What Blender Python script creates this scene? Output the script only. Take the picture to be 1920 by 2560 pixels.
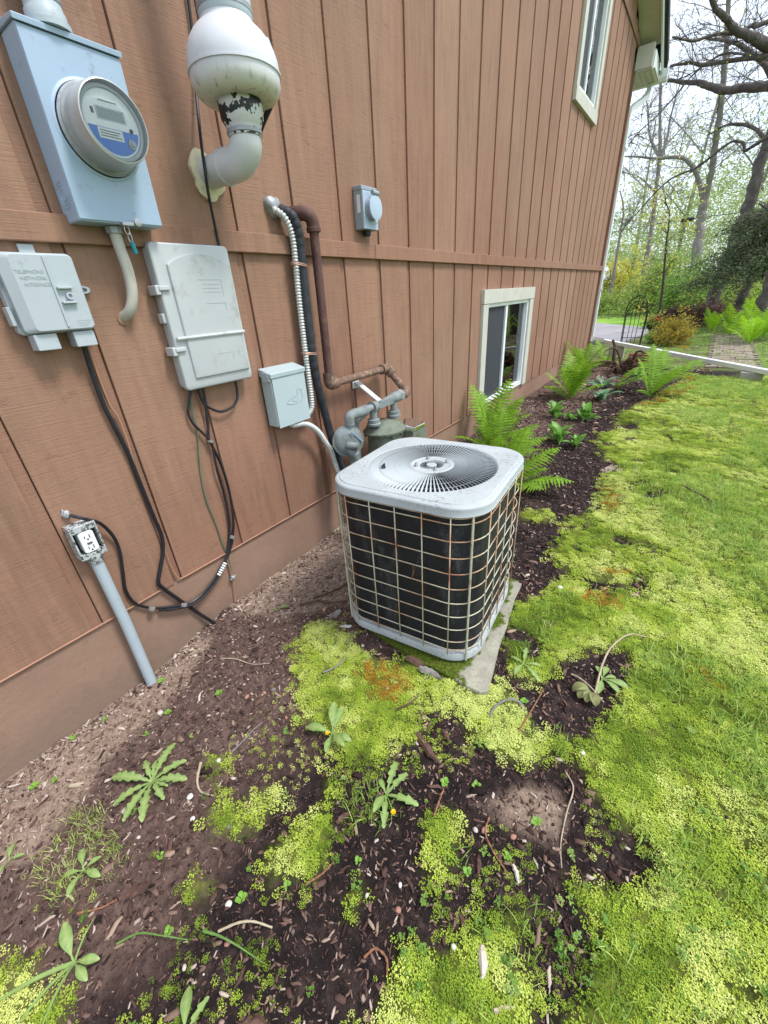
import bpy, math, random
import numpy as np
from mathutils import Matrix, Vector

R = math.radians
for o in list(bpy.data.objects):
    bpy.data.objects.remove(o, do_unlink=True)
scene = bpy.context.scene
COL = scene.collection

# ------------------------------------------------------------------ camera
CAM_POS = (1.49, 0.0, 1.30)
cd = bpy.data.cameras.new('camera')
cam = bpy.data.objects.new('camera', cd)
COL.objects.link(cam)
_r = Vector((0.8183, 0.5720, -0.0552))
_u = Vector((-0.2279, 0.4114, 0.8825))
_b = Vector((0.5275, -0.7096, 0.4670))
cam.matrix_world = Matrix(((_r.x, _u.x, _b.x, CAM_POS[0]), (_r.y, _u.y, _b.y, CAM_POS[1]),
                           (_r.z, _u.z, _b.z, CAM_POS[2]), (0, 0, 0, 1)))
cd.sensor_fit = 'HORIZONTAL'
cd.sensor_width = 36.0
cd.lens = 36.0 * 1015.7 / 1920.0
cd.clip_start = 0.02
cd.clip_end = 2000
scene.camera = cam

# ------------------------------------------------------------------ sky, sun, exposure (bright overcast)
SUN_EL, SUN_AZ = R(58), R(70)          # azimuth measured from +Y towards +X
world = bpy.data.worlds.new('World')
scene.world = world
world.use_nodes = True
wn, wl = world.node_tree.nodes, world.node_tree.links
wn.clear()
w_out = wn.new('ShaderNodeOutputWorld')
w_sky = wn.new('ShaderNodeTexSky')
w_sky.sky_type = 'NISHITA'
w_sky.sun_disc = False
w_sky.sun_elevation = SUN_EL
w_sky.sun_rotation = SUN_AZ
w_bg = wn.new('ShaderNodeBackground')
w_bg.inputs['Strength'].default_value = 0.12
w_cl = wn.new('ShaderNodeBackground')           # the cloud sheet of the overcast sky
w_cl.inputs['Strength'].default_value = 0.78
w_tc = wn.new('ShaderNodeTexCoord')
w_ns = wn.new('ShaderNodeTexNoise')
w_ns.inputs['Scale'].default_value = 2.2
w_ns.inputs['Detail'].default_value = 5
w_rp = wn.new('ShaderNodeValToRGB')
w_rp.color_ramp.elements[0].position = 0.3
w_rp.color_ramp.elements[0].color = (0.62, 0.71, 0.86, 1)
w_rp.color_ramp.elements[1].position = 0.7
w_rp.color_ramp.elements[1].color = (0.86, 0.93, 1.02, 1)
w_mx = wn.new('ShaderNodeMixShader')
w_mx.inputs[0].default_value = 0.86
wl.new(w_tc.outputs['Generated'], w_ns.inputs['Vector'])
wl.new(w_ns.outputs['Fac'], w_rp.inputs['Fac'])
wl.new(w_rp.outputs['Color'], w_cl.inputs['Color'])
wl.new(w_sky.outputs['Color'], w_bg.inputs['Color'])
wl.new(w_bg.outputs[0], w_mx.inputs[1])
wl.new(w_cl.outputs[0], w_mx.inputs[2])
wl.new(w_mx.outputs[0], w_out.inputs['Surface'])

sl = bpy.data.lights.new('sun', 'SUN')
sl.energy = 1.5
sl.angle = R(14)
sl.color = (1.0, 0.975, 0.94)
sun = bpy.data.objects.new('sun', sl)
COL.objects.link(sun)
_sd = Vector((math.cos(SUN_EL) * math.sin(SUN_AZ), math.cos(SUN_EL) * math.cos(SUN_AZ), math.sin(SUN_EL)))
sun.rotation_euler = _sd.to_track_quat('Z', 'Y').to_euler()
sun.location = (6, 4, 12)

scene.view_settings.view_transform = 'Standard'
scene.view_settings.look = 'None'
scene.view_settings.gamma = 1
scene.view_settings.exposure = 1.38
scene.view_settings.use_curve_mapping = False
scene.render.engine = 'CYCLES'

# ------------------------------------------------------------------ materials
def s(r, g, b):
    f = lambda c: (c / 255) / 12.92 if c / 255 <= 0.04045 else ((c / 255 + 0.055) / 1.055) ** 2.4
    return (f(r), f(g), f(b))

class NT:
    """small node-tree helper"""
    def __init__(self, name):
        m = bpy.data.materials.new(name)
        m.use_nodes = True
        self.m = m
        self.n = m.node_tree.nodes
        self.l = m.node_tree.links
        self.b = self.n['Principled BSDF']
    def node(self, t, **kw):
        x = self.n.new(t)
        for k, v in kw.items():
            setattr(x, k, v)
        return x
    def link(self, a, b):
        self.l.new(a, b)
    def coord(self, kind='Object', scale=(1, 1, 1), rnd=0.0):
        tc = self.node('ShaderNodeTexCoord')
        mp = self.node('ShaderNodeMapping')
        mp.inputs['Scale'].default_value = scale
        self.link(tc.outputs[kind], mp.inputs['Vector'])
        if rnd:
            oi = self.node('ShaderNodeObjectInfo')
            mu = self.node('ShaderNodeMath', operation='MULTIPLY')
            mu.inputs[1].default_value = rnd
            self.link(oi.outputs['Random'], mu.inputs[0])
            self.link(mu.outputs[0], mp.inputs['Location'])
        return mp.outputs['Vector']
    def noise(self, vec, scale, detail=4, rough=0.55):
        t = self.node('ShaderNodeTexNoise')
        t.inputs['Scale'].default_value = scale
        t.inputs['Detail'].default_value = detail
        t.inputs['Roughness'].default_value = rough
        self.link(vec, t.inputs['Vector'])
        return t.outputs['Fac']
    def ramp(self, fac, stops):
        r = self.node('ShaderNodeValToRGB')
        e = r.color_ramp.elements
        while len(e) < len(stops):
            e.new(0.5)
        for q, (p, c) in zip(e, stops):
            q.position = p
            q.color = (*c, 1) if len(c) == 3 else c
        self.link(fac, r.inputs['Fac'])
        return r.outputs['Color']
    def step(self, fac, a, b):
        r = self.node('ShaderNodeMapRange')
        r.inputs[1].default_value = a
        r.inputs[2].default_value = b
        self.link(fac, r.inputs[0])
        return r.outputs[0]
    def mix(self, fac, a, b, mode='MIX'):
        x = self.node('ShaderNodeMix', data_type='RGBA', blend_type=mode)
        for sock, v in ((x.inputs[0], fac), (x.inputs[6], a), (x.inputs[7], b)):
            if isinstance(v, (int, float)):
                sock.default_value = v
            elif isinstance(v, tuple):
                sock.default_value = (*v, 1)
            else:
                self.link(v, sock)
        return x.outputs[2]
    def math(self, op, a, b=0.0):
        x = self.node('ShaderNodeMath', operation=op)
        for sock, v in ((x.inputs[0], a), (x.inputs[1], b)):
            if isinstance(v, (int, float)):
                sock.default_value = v
            else:
                self.link(v, sock)
        return x.outputs[0]
    def bump(self, h, strength=0.3, dist=0.002):
        x = self.node('ShaderNodeBump')
        x.inputs['Strength'].default_value = strength
        x.inputs['Distance'].default_value = dist
        self.link(h, x.inputs['Height'])
        self.link(x.outputs[0], self.b.inputs['Normal'])
    def done(self, color=None, rough=0.6, metal=0.0, spec=0.5):
        if color is not None:
            if isinstance(color, tuple):
                self.b.inputs['Base Color'].default_value = (*color, 1)
            else:
                self.link(color, self.b.inputs['Base Color'])
        if isinstance(rough, (int, float)):
            self.b.inputs['Roughness'].default_value = rough
        else:
            self.link(rough, self.b.inputs['Roughness'])
        self.b.inputs['Metallic'].default_value = metal
        self.b.inputs['Specular IOR Level'].default_value = spec
        return self.m

def dim(c, k):
    return tuple(min(1, v * k) for v in c)

def paint(name, c, rough=0.55, var=0.12, scale=9, dirt=None, dlo=0.55, dhi=0.75, dscale=14, bump=0.15, bscale=180, metal=0.0, spec=0.4):
    """a worn surface: base colour varied by noise, dirt of a second colour in patches, fine relief"""
    t = NT(name)
    v = t.coord('Object', rnd=20.0)
    col = t.ramp(t.noise(v, scale, 5), [(0.3, dim(c, 1 - var)), (0.7, dim(c, 1 + var))])
    if dirt:
        col = t.mix(t.step(t.noise(v, dscale, 7, 0.7), dlo, dhi), col, dirt)
    if bump:
        t.bump(t.noise(v, bscale, 3), bump, 0.001)
    return t.done(col, rough, metal, spec)

MAT = {}
def siding(name, c):
    t = NT(name)
    v = t.coord('Object', rnd=37.0)
    saw = t.noise(t.coord('Object', (30, 9, 330), 37.0), 1.0, 3, 0.65)        # rough-sawn marks across the board
    grain = t.noise(t.coord('Object', (20, 22, 2.2), 11.0), 1.6, 5, 0.6)
    blotch = t.noise(v, 1.7, 5, 0.65)
    col = t.ramp(blotch, [(0.3, dim(c, 0.84)), (0.7, dim(c, 1.12))])
    nick = t.noise(t.coord('Object', (14, 14, 26), 7.0), 1.0, 7, 0.75)
    col = t.mix(t.step(grain, 0.35, 0.75), col, dim(c, 1.22))
    col = t.mix(t.math('MULTIPLY', t.step(saw, 0.58, 0.76), 0.45), col, dim(c, 0.58))
    col = t.mix(t.math('MULTIPLY', t.step(nick, 0.60, 0.70), 0.35), col, dim(c, 0.62))
    gp_ = t.node('ShaderNodeNewGeometry')
    wide = t.noise(gp_.outputs['Position'], 0.9, 4, 0.6)
    col = t.mix(t.step(wide, 0.40, 0.68), col, t.mix(1.0, col, (0.93, 0.84, 0.82), 'MULTIPLY'))
    oi = t.node('ShaderNodeObjectInfo')
    hsv = t.node('ShaderNodeHueSaturation')
    t.link(t.math('MULTIPLY_ADD', oi.outputs['Random'], 0.14), hsv.inputs['Value'])
    hsv.inputs['Value'].links[0].from_node.inputs[2].default_value = 0.93
    t.link(col, hsv.inputs['Color'])
    chips = t.step(t.noise(t.coord('Object', (60, 60, 25), 5.0), 1.0, 2), 0.79, 0.83)
    col = t.mix(t.math('MULTIPLY', chips, 0.8), hsv.outputs['Color'], s(196, 164, 146))
    h = t.math('ADD', t.math('MULTIPLY', saw, 1.0), t.math('MULTIPLY', grain, 0.35))
    h = t.math('SUBTRACT', h, t.math('MULTIPLY', t.step(nick, 0.58, 0.68), 0.5))
    t.bump(h, 0.5, 0.0035)
    return t.done(col, 0.72, 0, 0.25)
MAT['siding'] = siding('siding_paint', s(138, 107, 88))
MAT['siding_back'] = siding('siding_groove_paint', s(134, 102, 84))
MAT['trim_brown'] = siding('trim_paint', s(136, 104, 85))
_t = NT('foundation_paint')
_v = _t.coord('Object')
_c = _t.ramp(_t.noise(_v, 2.2, 5), [(0.3, s(136, 109, 93)), (0.7, s(150, 121, 103))])
_c = _t.mix(_t.math('MULTIPLY', _t.step(_t.noise(_v, 26, 6, 0.75), 0.58, 0.72), 0.5), _c, s(118, 96, 84))
_z = _t.node('ShaderNodeSeparateXYZ'); _t.link(_v, _z.inputs[0])
_sp = _t.math('ADD', _t.noise(_t.coord('Object', (9, 9, 3)), 1.0, 6, 0.7), _t.step(_z.outputs['Z'], 0.30, 0.0))
_c = _t.mix(_t.math('MULTIPLY', _t.step(_sp, 0.95, 1.35), 0.75), _c, s(122, 104, 90))        # mud splashed up from the bed
_t.bump(_t.math('ADD', _t.noise(_v, 34, 6, 0.7), _t.noise(_v, 5, 3)), 0.5, 0.006)
MAT['foundation'] = _t.done(_c, 0.9, 0, 0.15)
MAT['box_blue'] = paint('blue_grey_enamel', s(150, 170, 190), 0.42, 0.05, 4, s(112, 120, 128), 0.60, 0.78, 22, 0.05, spec=0.5)
MAT['box_grey'] = paint('grey_plastic', s(166, 174, 178), 0.55, 0.05, 5, s(120, 122, 116), 0.60, 0.82, 16, 0.1)
MAT['box_beige'] = paint('beige_grey_plastic', s(176, 180, 180), 0.55, 0.05, 4, s(134, 132, 120), 0.57, 0.80, 9, 0.1)
MAT['box_light'] = paint('pale_green_grey_enamel', s(164, 178, 180), 0.45, 0.05, 5, s(120, 130, 128), 0.68, 0.8, 35, 0.06)
MAT['inlet'] = paint('inlet_grey', s(140, 150, 158), 0.45, 0.05, 8, None, bump=0.05)
MAT['inlet_lid'] = paint('inlet_lid_grey', s(160, 176, 192), 0.4, 0.04, 8, None, bump=0.05)
MAT['galv'] = paint('galvanised_steel', s(150, 154, 156), 0.5, 0.15, 30, s(100, 100, 98), 0.55, 0.7, 60, 0.2, metal=0.35)
MAT['flaky'] = paint('flaking_zinc', s(175, 178, 178), 0.6, 0.15, 40, s(78, 76, 74), 0.50, 0.55, 90, 0.5, 120, metal=0.1)
MAT['pvc'] = paint('white_pvc', s(196, 198, 198), 0.35, 0.05, 5, s(160, 162, 130), 0.62, 0.85, 8, 0.05)
MAT['pvc_grey'] = paint('grey_pvc_conduit', s(165, 176, 182), 0.5, 0.06, 6, s(130, 132, 130), 0.6, 0.8, 20, 0.1)
MAT['conduit_beige'] = paint('beige_conduit', s(180, 176, 164), 0.5, 0.05, 6, s(140, 136, 120), 0.6, 0.8, 20, 0.05)
MAT['foam'] = paint('cured_foam', s(205, 195, 165), 0.85, 0.15, 30, s(130, 105, 70), 0.6, 0.75, 30, 0.8, 60)
MAT['black'] = paint('black_cable_jacket', (0.014, 0.014, 0.018), 0.42, 0.2, 20, (0.05, 0.05, 0.05), 0.6, 0.8, 30, 0.1)
MAT['foam_black'] = paint('black_pipe_insulation', (0.020, 0.022, 0.028), 0.6, 0.25, 14, (0.06, 0.065, 0.07), 0.55, 0.8, 25, 0.4, 80)
MAT['green_wire'] = paint('green_wire_jacket', s(70, 110, 85), 0.5, 0.2, 20)
MAT['brown_wire'] = paint('painted_wire', s(160, 118, 96), 0.6, 0.1, 20)
MAT['rust_dark'] = paint('dark_rust_pipe', s(84, 58, 54), 0.75, 0.25, 14, s(112, 78, 60), 0.52, 0.7, 30, 0.6, 120)
MAT['rust_scaly'] = paint('scaly_rust_pipe', s(104, 80, 68), 0.85, 0.25, 20, s(142, 118, 96), 0.48, 0.62, 45, 0.9, 110)
MAT['meter_grey'] = paint('gas_meter_paint', s(122, 130, 130), 0.65, 0.14, 12, s(90, 94, 78), 0.5, 0.7, 18, 0.3, 100)
MAT['meter_olive'] = paint('weathered_gas_meter', s(108, 114, 100), 0.7, 0.18, 10, s(80, 84, 62), 0.48, 0.68, 16, 0.35, 100)
MAT['bracket'] = paint('bracket_white', s(200, 202, 200), 0.5, 0.1, 20, s(140, 120, 100), 0.62, 0.75, 40, 0.2)
MAT['copper_tie'] = paint('copper_tie', s(168, 132, 114), 0.45, 0.15, 30, None, metal=0.3)
MAT['flex'] = paint('flexible_conduit', s(186, 188, 184), 0.45, 0.08, 20, s(140, 138, 128), 0.6, 0.8, 30, 0.05, metal=0.15)
MAT['tag_teal'] = paint('teal_seal', s(24, 110, 120), 0.4, 0.1, 20)
MAT['zinc'] = paint('zinc_hardware', s(165, 165, 165), 0.4, 0.1, 40, None, metal=0.7)
MAT['dark'] = paint('dark_cavity', (0.012, 0.012, 0.014), 0.6, 0.2, 20)
MAT['white_plastic'] = paint('white_plastic', s(222, 224, 222), 0.4, 0.03, 10, s(190, 188, 180), 0.65, 0.85, 20, 0.03)
MAT['blue_label'] = paint('blue_label', s(24, 104, 190), 0.4, 0.05, 10)
MAT['lcd'] = paint('lcd_screen', s(128, 138, 132), 0.25, 0.05, 40)
MAT['ink'] = paint('ink', s(70, 76, 82), 0.6, 0.1, 20)
MAT['emboss'] = paint('embossed_plastic', s(160, 168, 168), 0.55, 0.05, 5)
MAT['emblem'] = paint('embossed_emblem', s(128, 146, 150), 0.45, 0.05, 5)
MAT['meter_ring'] = paint('weathered_meter_ring', s(176, 178, 176), 0.35, 0.06, 12, s(110, 106, 98), 0.58, 0.8, 14, 0.05, metal=0.25)
MAT['sticker'] = paint('sticker_white', s(215, 215, 215), 0.5, 0.06, 60)
MAT['red'] = paint('red_seal', s(190, 40, 50), 0.4, 0.1, 20)
MAT['white_trim'] = paint('white_aluminium', s(214, 218, 218), 0.4, 0.04, 5, s(165, 168, 155), 0.6, 0.85, 6, 0.03)
MAT['window_trim'] = paint('window_trim_paint', s(184, 182, 170), 0.6, 0.07, 8, s(160, 152, 130), 0.62, 0.8, 20, 0.3, 90)
MAT['vinyl'] = paint('white_vinyl', s(222, 226, 226), 0.35, 0.03, 5, None, bump=0.02)
MAT['soffit'] = paint('soffit_paint', s(188, 188, 172), 0.6, 0.06, 5, s(160, 160, 138), 0.6, 0.8, 6, 0.1)
MAT['shingle'] = paint('roof_shingle', (0.03, 0.03, 0.034), 0.9, 0.3, 60, None, bump=0.8, bscale=80)
MAT['interior'] = paint('dark_interior', (0.02, 0.022, 0.026), 0.8, 0.2, 3)
MAT['screen'] = paint('window_screen', (0.035, 0.038, 0.045), 0.7, 0.1, 40, None, bump=0.2, bscale=600)
MAT['concrete'] = paint('concrete', s(150, 147, 136), 0.9, 0.10, 12, s(140, 136, 112), 0.55, 0.8, 20, 0.7, 140, spec=0.2)
MAT['asphalt'] = paint('weathered_asphalt', s(150, 145, 148), 0.9, 0.10, 2, s(120, 112, 110), 0.55, 0.7, 1.2, 0.5, 60, spec=0.2)
MAT['gravel'] = paint('pale_gravel', s(196, 192, 186), 0.95, 0.1, 3, None, bump=0.5, bscale=20, spec=0.1)
MAT['paver'] = paint('weathered_paver', s(142, 128, 118), 0.9, 0.14, 9, s(120, 132, 70), 0.52, 0.68, 7, 0.6, 80, spec=0.15)
MAT['terracotta'] = paint('terracotta', s(150, 92, 66), 0.85, 0.12, 9, s(110, 74, 58), 0.55, 0.7, 14, 0.3)
MAT['iron'] = paint('black_iron', (0.012, 0.013, 0.013), 0.5, 0.2, 30)
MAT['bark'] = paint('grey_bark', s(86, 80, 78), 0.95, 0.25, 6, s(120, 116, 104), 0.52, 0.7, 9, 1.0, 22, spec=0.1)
MAT['bark_far'] = paint('hazed_far_bark', s(128, 122, 118), 0.95, 0.2, 3, s(146, 142, 134), 0.55, 0.7, 4, 0.8, 10, spec=0.1)  # bark lightened for distance: the haze is painted into the colour
MAT['bark_dark'] = paint('dark_bark', s(80, 70, 66), 0.95, 0.2, 6, None, bump=0.8, bscale=25, spec=0.1)
MAT['driftwood'] = paint('dead_wood', s(84, 66, 56), 0.95, 0.25, 14, s(120, 106, 94), 0.55, 0.7, 20, 0.9, 60, spec=0.1)
MAT['twig_pale'] = paint('pale_twig', s(170, 156, 134), 0.9, 0.18, 20, s(110, 92, 76), 0.55, 0.7, 40, 0.6, 90, spec=0.1)
MAT['twig_grey'] = paint('grey_twig', s(128, 124, 118), 0.9, 0.2, 20, s(84, 76, 70), 0.5, 0.7, 40, 0.6, 90, spec=0.1)
MAT['bark_chip'] = paint('bark_piece', s(92, 70, 62), 0.95, 0.25, 30, s(128, 104, 92), 0.55, 0.72, 40, 0.9, 80, spec=0.1)
MAT['stone_pale'] = paint('pale_stone', s(186, 176, 164), 0.85, 0.12, 30, s(150, 130, 116), 0.55, 0.7, 30, 0.4, 90, spec=0.2)
MAT['stone_pink'] = paint('pink_stone', s(160, 118, 104), 0.85, 0.15, 30, s(120, 96, 86), 0.55, 0.7, 30, 0.4, 90, spec=0.2)
MAT['stone_grey'] = paint('grey_stone', s(112, 108, 108), 0.85, 0.15, 30, None, bump=0.4, bscale=90, spec=0.2)
MAT['shell'] = paint('white_shell', s(196, 192, 186), 0.7, 0.06, 30, None, bump=0.3, bscale=80)
MAT['catkin'] = paint('dry_catkin', s(124, 86, 66), 0.9, 0.2, 60, s(160, 122, 96), 0.5, 0.7, 80, 0.6, 90, spec=0.1)
MAT['dandelion_yellow'] = paint('dandelion_petals', s(240, 190, 20), 0.6, 0.1, 60)
MAT['red_flower'] = paint('red_petals', s(215, 70, 35), 0.6, 0.15, 60)

def leafmat(name, c, var=0.25, rough=0.5, trans=0.35, scale=25, tint=None, obj=True):
    t = NT(name)
    v = t.coord('Object', rnd=13.0)
    col = t.ramp(t.noise(v, scale, 3), [(0.3, dim(c, 1 - var)), (0.7, dim(c, 1 + var))])
    if tint:                                       # a per-leaf / per-instance shift towards a second colour
        at = t.node('ShaderNodeAttribute', attribute_type=tint[1], attribute_name='tint')
        col = t.mix(at.outputs['Fac'], col, tint[0])
    t.done(col, rough, 0, 0.3)
    out = t.n['Material Output']
    tr = t.node('ShaderNodeBsdfTranslucent')
    t.link(col, tr.inputs['Color'])
    mx = t.node('ShaderNodeMixShader')
    mx.inputs[0].default_value = trans
    t.link(t.b.outputs[0], mx.inputs[1])
    t.link(tr.outputs[0], mx.inputs[2])
    t.link(mx.outputs[0], out.inputs['Surface'])
    return t.m
MAT['fern'] = leafmat('fern_leaf', s(124, 164, 44), 0.32, 0.55, 0.4)
MAT['fern_far'] = leafmat('far_fern_leaf', s(150, 192, 46), 0.2, 0.55, 0.45)
MAT['hosta'] = leafmat('hosta_leaf', s(110, 158, 66), 0.18, 0.4, 0.35)
MAT['bluegreen'] = leafmat('blue_green_leaf', s(104, 142, 104), 0.18, 0.4, 0.3)
MAT['dandelion'] = leafmat('dandelion_leaf', s(116, 152, 78), 0.28, 0.5, 0.3, 45, (s(176, 188, 124), 'GEOMETRY'))
MAT['seedling'] = leafmat('seedling_leaf', s(128, 172, 70), 0.18, 0.45, 0.35, 30)
MAT['wilted'] = leafmat('wilted_leaf', s(138, 140, 92), 0.2, 0.6, 0.3, 30)
MAT['juniper'] = leafmat('juniper_leaf', s(70, 86, 60), 0.3, 0.7, 0.15, 3, (s(112, 120, 82), 'GEOMETRY'))
MAT['leaf_spring'] = leafmat('spring_leaf', s(128, 152, 72), 0.22, 0.55, 0.45, 2, (s(186, 196, 92), 'GEOMETRY'))
MAT['leaf_yellow'] = leafmat('yellow_leaf', s(190, 192, 74), 0.2, 0.55, 0.45, 2, (s(208, 196, 96), 'GEOMETRY'))
MAT['leaf_green'] = leafmat('green_leaf', s(104, 142, 62), 0.25, 0.55, 0.4, 2, (s(152, 176, 80), 'GEOMETRY'))
MAT['leaf_orange'] = leafmat('orange_yellow_leaf', s(196, 160, 56), 0.2, 0.55, 0.4, 4, (s(150, 160, 66), 'GEOMETRY'))
MAT['leaf_purple'] = leafmat('purple_brown_leaf', s(88, 62, 62), 0.25, 0.6, 0.25, 4, (s(110, 84, 66), 'GEOMETRY'))
MAT['leaf_woods'] = leafmat('hazed_woods_leaf', s(146, 162, 108), 0.2, 0.6, 0.45, 1, (s(176, 188, 116), 'GEOMETRY'))  # young leaf green, paled further to paint in distance haze

def glassmat(name, rough=0.0, tint=(0.95, 0.97, 0.96), ior=1.6):
    t = NT(name)
    n = t.noise(t.coord('Object'), 3.0, 1)
    bp = t.node('ShaderNodeBump'); bp.inputs['Strength'].default_value = 0.03; bp.inputs['Distance'].default_value = 0.01
    t.link(n, bp.inputs['Height'])
    tr = t.node('ShaderNodeBsdfTransparent'); tr.inputs['Color'].default_value = (*tint, 1)
    gl = t.node('ShaderNodeBsdfGlossy'); gl.inputs['Roughness'].default_value = rough
    fr = t.node('ShaderNodeFresnel'); fr.inputs['IOR'].default_value = ior
    mx = t.node('ShaderNodeMixShader')
    t.link(bp.outputs[0], gl.inputs['Normal'])
    t.link(fr.outputs[0], mx.inputs[0]); t.link(tr.outputs[0], mx.inputs[1]); t.link(gl.outputs[0], mx.inputs[2])
    t.link(mx.outputs[0], t.n['Material Output'].inputs['Surface'])
    return t.m
MAT['glass'] = glassmat('window_glass', 0.0, (0.8, 0.85, 0.84), 3.2)
MAT['meter_glass'] = glassmat('meter_cover_glass', 0.02, (0.97, 0.98, 0.98), 1.35)

# ------------------------------------------------------------------ mesh helpers
ORG = {}
def origin(o):
    while o is not None:
        if o.name in ORG:
            return ORG[o.name]
        o = o.parent
    return np.zeros(3)

def thing(name, label, cat, loc=(0, 0, 0), rotz=0.0, group=None, kind=None):
    o = bpy.data.objects.new(name, None)
    COL.objects.link(o)
    o.empty_display_size = 0.1
    o.location = loc
    o.rotation_euler = (0, 0, rotz)
    tag(o, label, cat, group, kind)
    ORG[o.name] = np.array(loc, float)
    return o

def tag(o, label=None, cat=None, group=None, kind=None):
    if label: o['label'] = label
    if cat: o['category'] = cat
    if group: o['group'] = group
    if kind: o['kind'] = kind
    return o

def mesh_from(name, V, F, mat, smooth=False, angle=40):
    me = bpy.data.meshes.new(name)
    me.from_pydata([tuple(map(float, v)) for v in V], [], F)
    if mat is not None:
        me.materials.append(mat)
    if smooth:
        me.shade_smooth()
        me.set_sharp_from_angle(angle=R(angle))
    me.update()
    return me

def fast_mesh(name, V, F, mat, tint=None):
    """V (n,3), F (m,k) arrays"""
    V = np.asarray(V, np.float32); F = np.asarray(F, np.int32)
    m, k = F.shape
    me = bpy.data.meshes.new(name)
    me.vertices.add(len(V)); me.vertices.foreach_set('co', V.ravel())
    me.loops.add(m * k); me.loops.foreach_set('vertex_index', F.ravel())
    me.polygons.add(m)
    me.polygons.foreach_set('loop_start', np.arange(0, m * k, k, dtype=np.int32))
    me.polygons.foreach_set('loop_total', np.full(m, k, np.int32))
    if tint is not None:
        a = me.attributes.new('tint', 'FLOAT', 'POINT')
        a.data.foreach_set('value', np.asarray(tint, np.float32))
    me.update(calc_edges=True)
    me.validate()
    me.materials.append(mat)
    return me

def link(name, me, parent=None, loc=(0, 0, 0), rot=(0, 0, 0)):
    o = bpy.data.objects.new(name, me)
    COL.objects.link(o)
    o.parent = parent
    o.location = loc
    o.rotation_euler = rot
    return o

def catmull(P, n):
    P = np.asarray(P, float)
    if len(P) < 3:
        t = np.linspace(0, 1, n)[:, None]
        return P[0] * (1 - t) + P[-1] * t
    Q = np.vstack([2 * P[0] - P[1], P, 2 * P[-1] - P[-2]])
    out = []
    u = np.linspace(0, len(P) - 1, n)
    for x in u:
        i = min(int(x), len(P) - 2); t = x - i
        a, b, c, d = Q[i], Q[i + 1], Q[i + 2], Q[i + 3]
        out.append(0.5 * (2 * b + (c - a) * t + (2 * a - 5 * b + 4 * c - d) * t * t + (3 * b - a - 3 * c + d) * t ** 3))
    return np.array(out)

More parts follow.
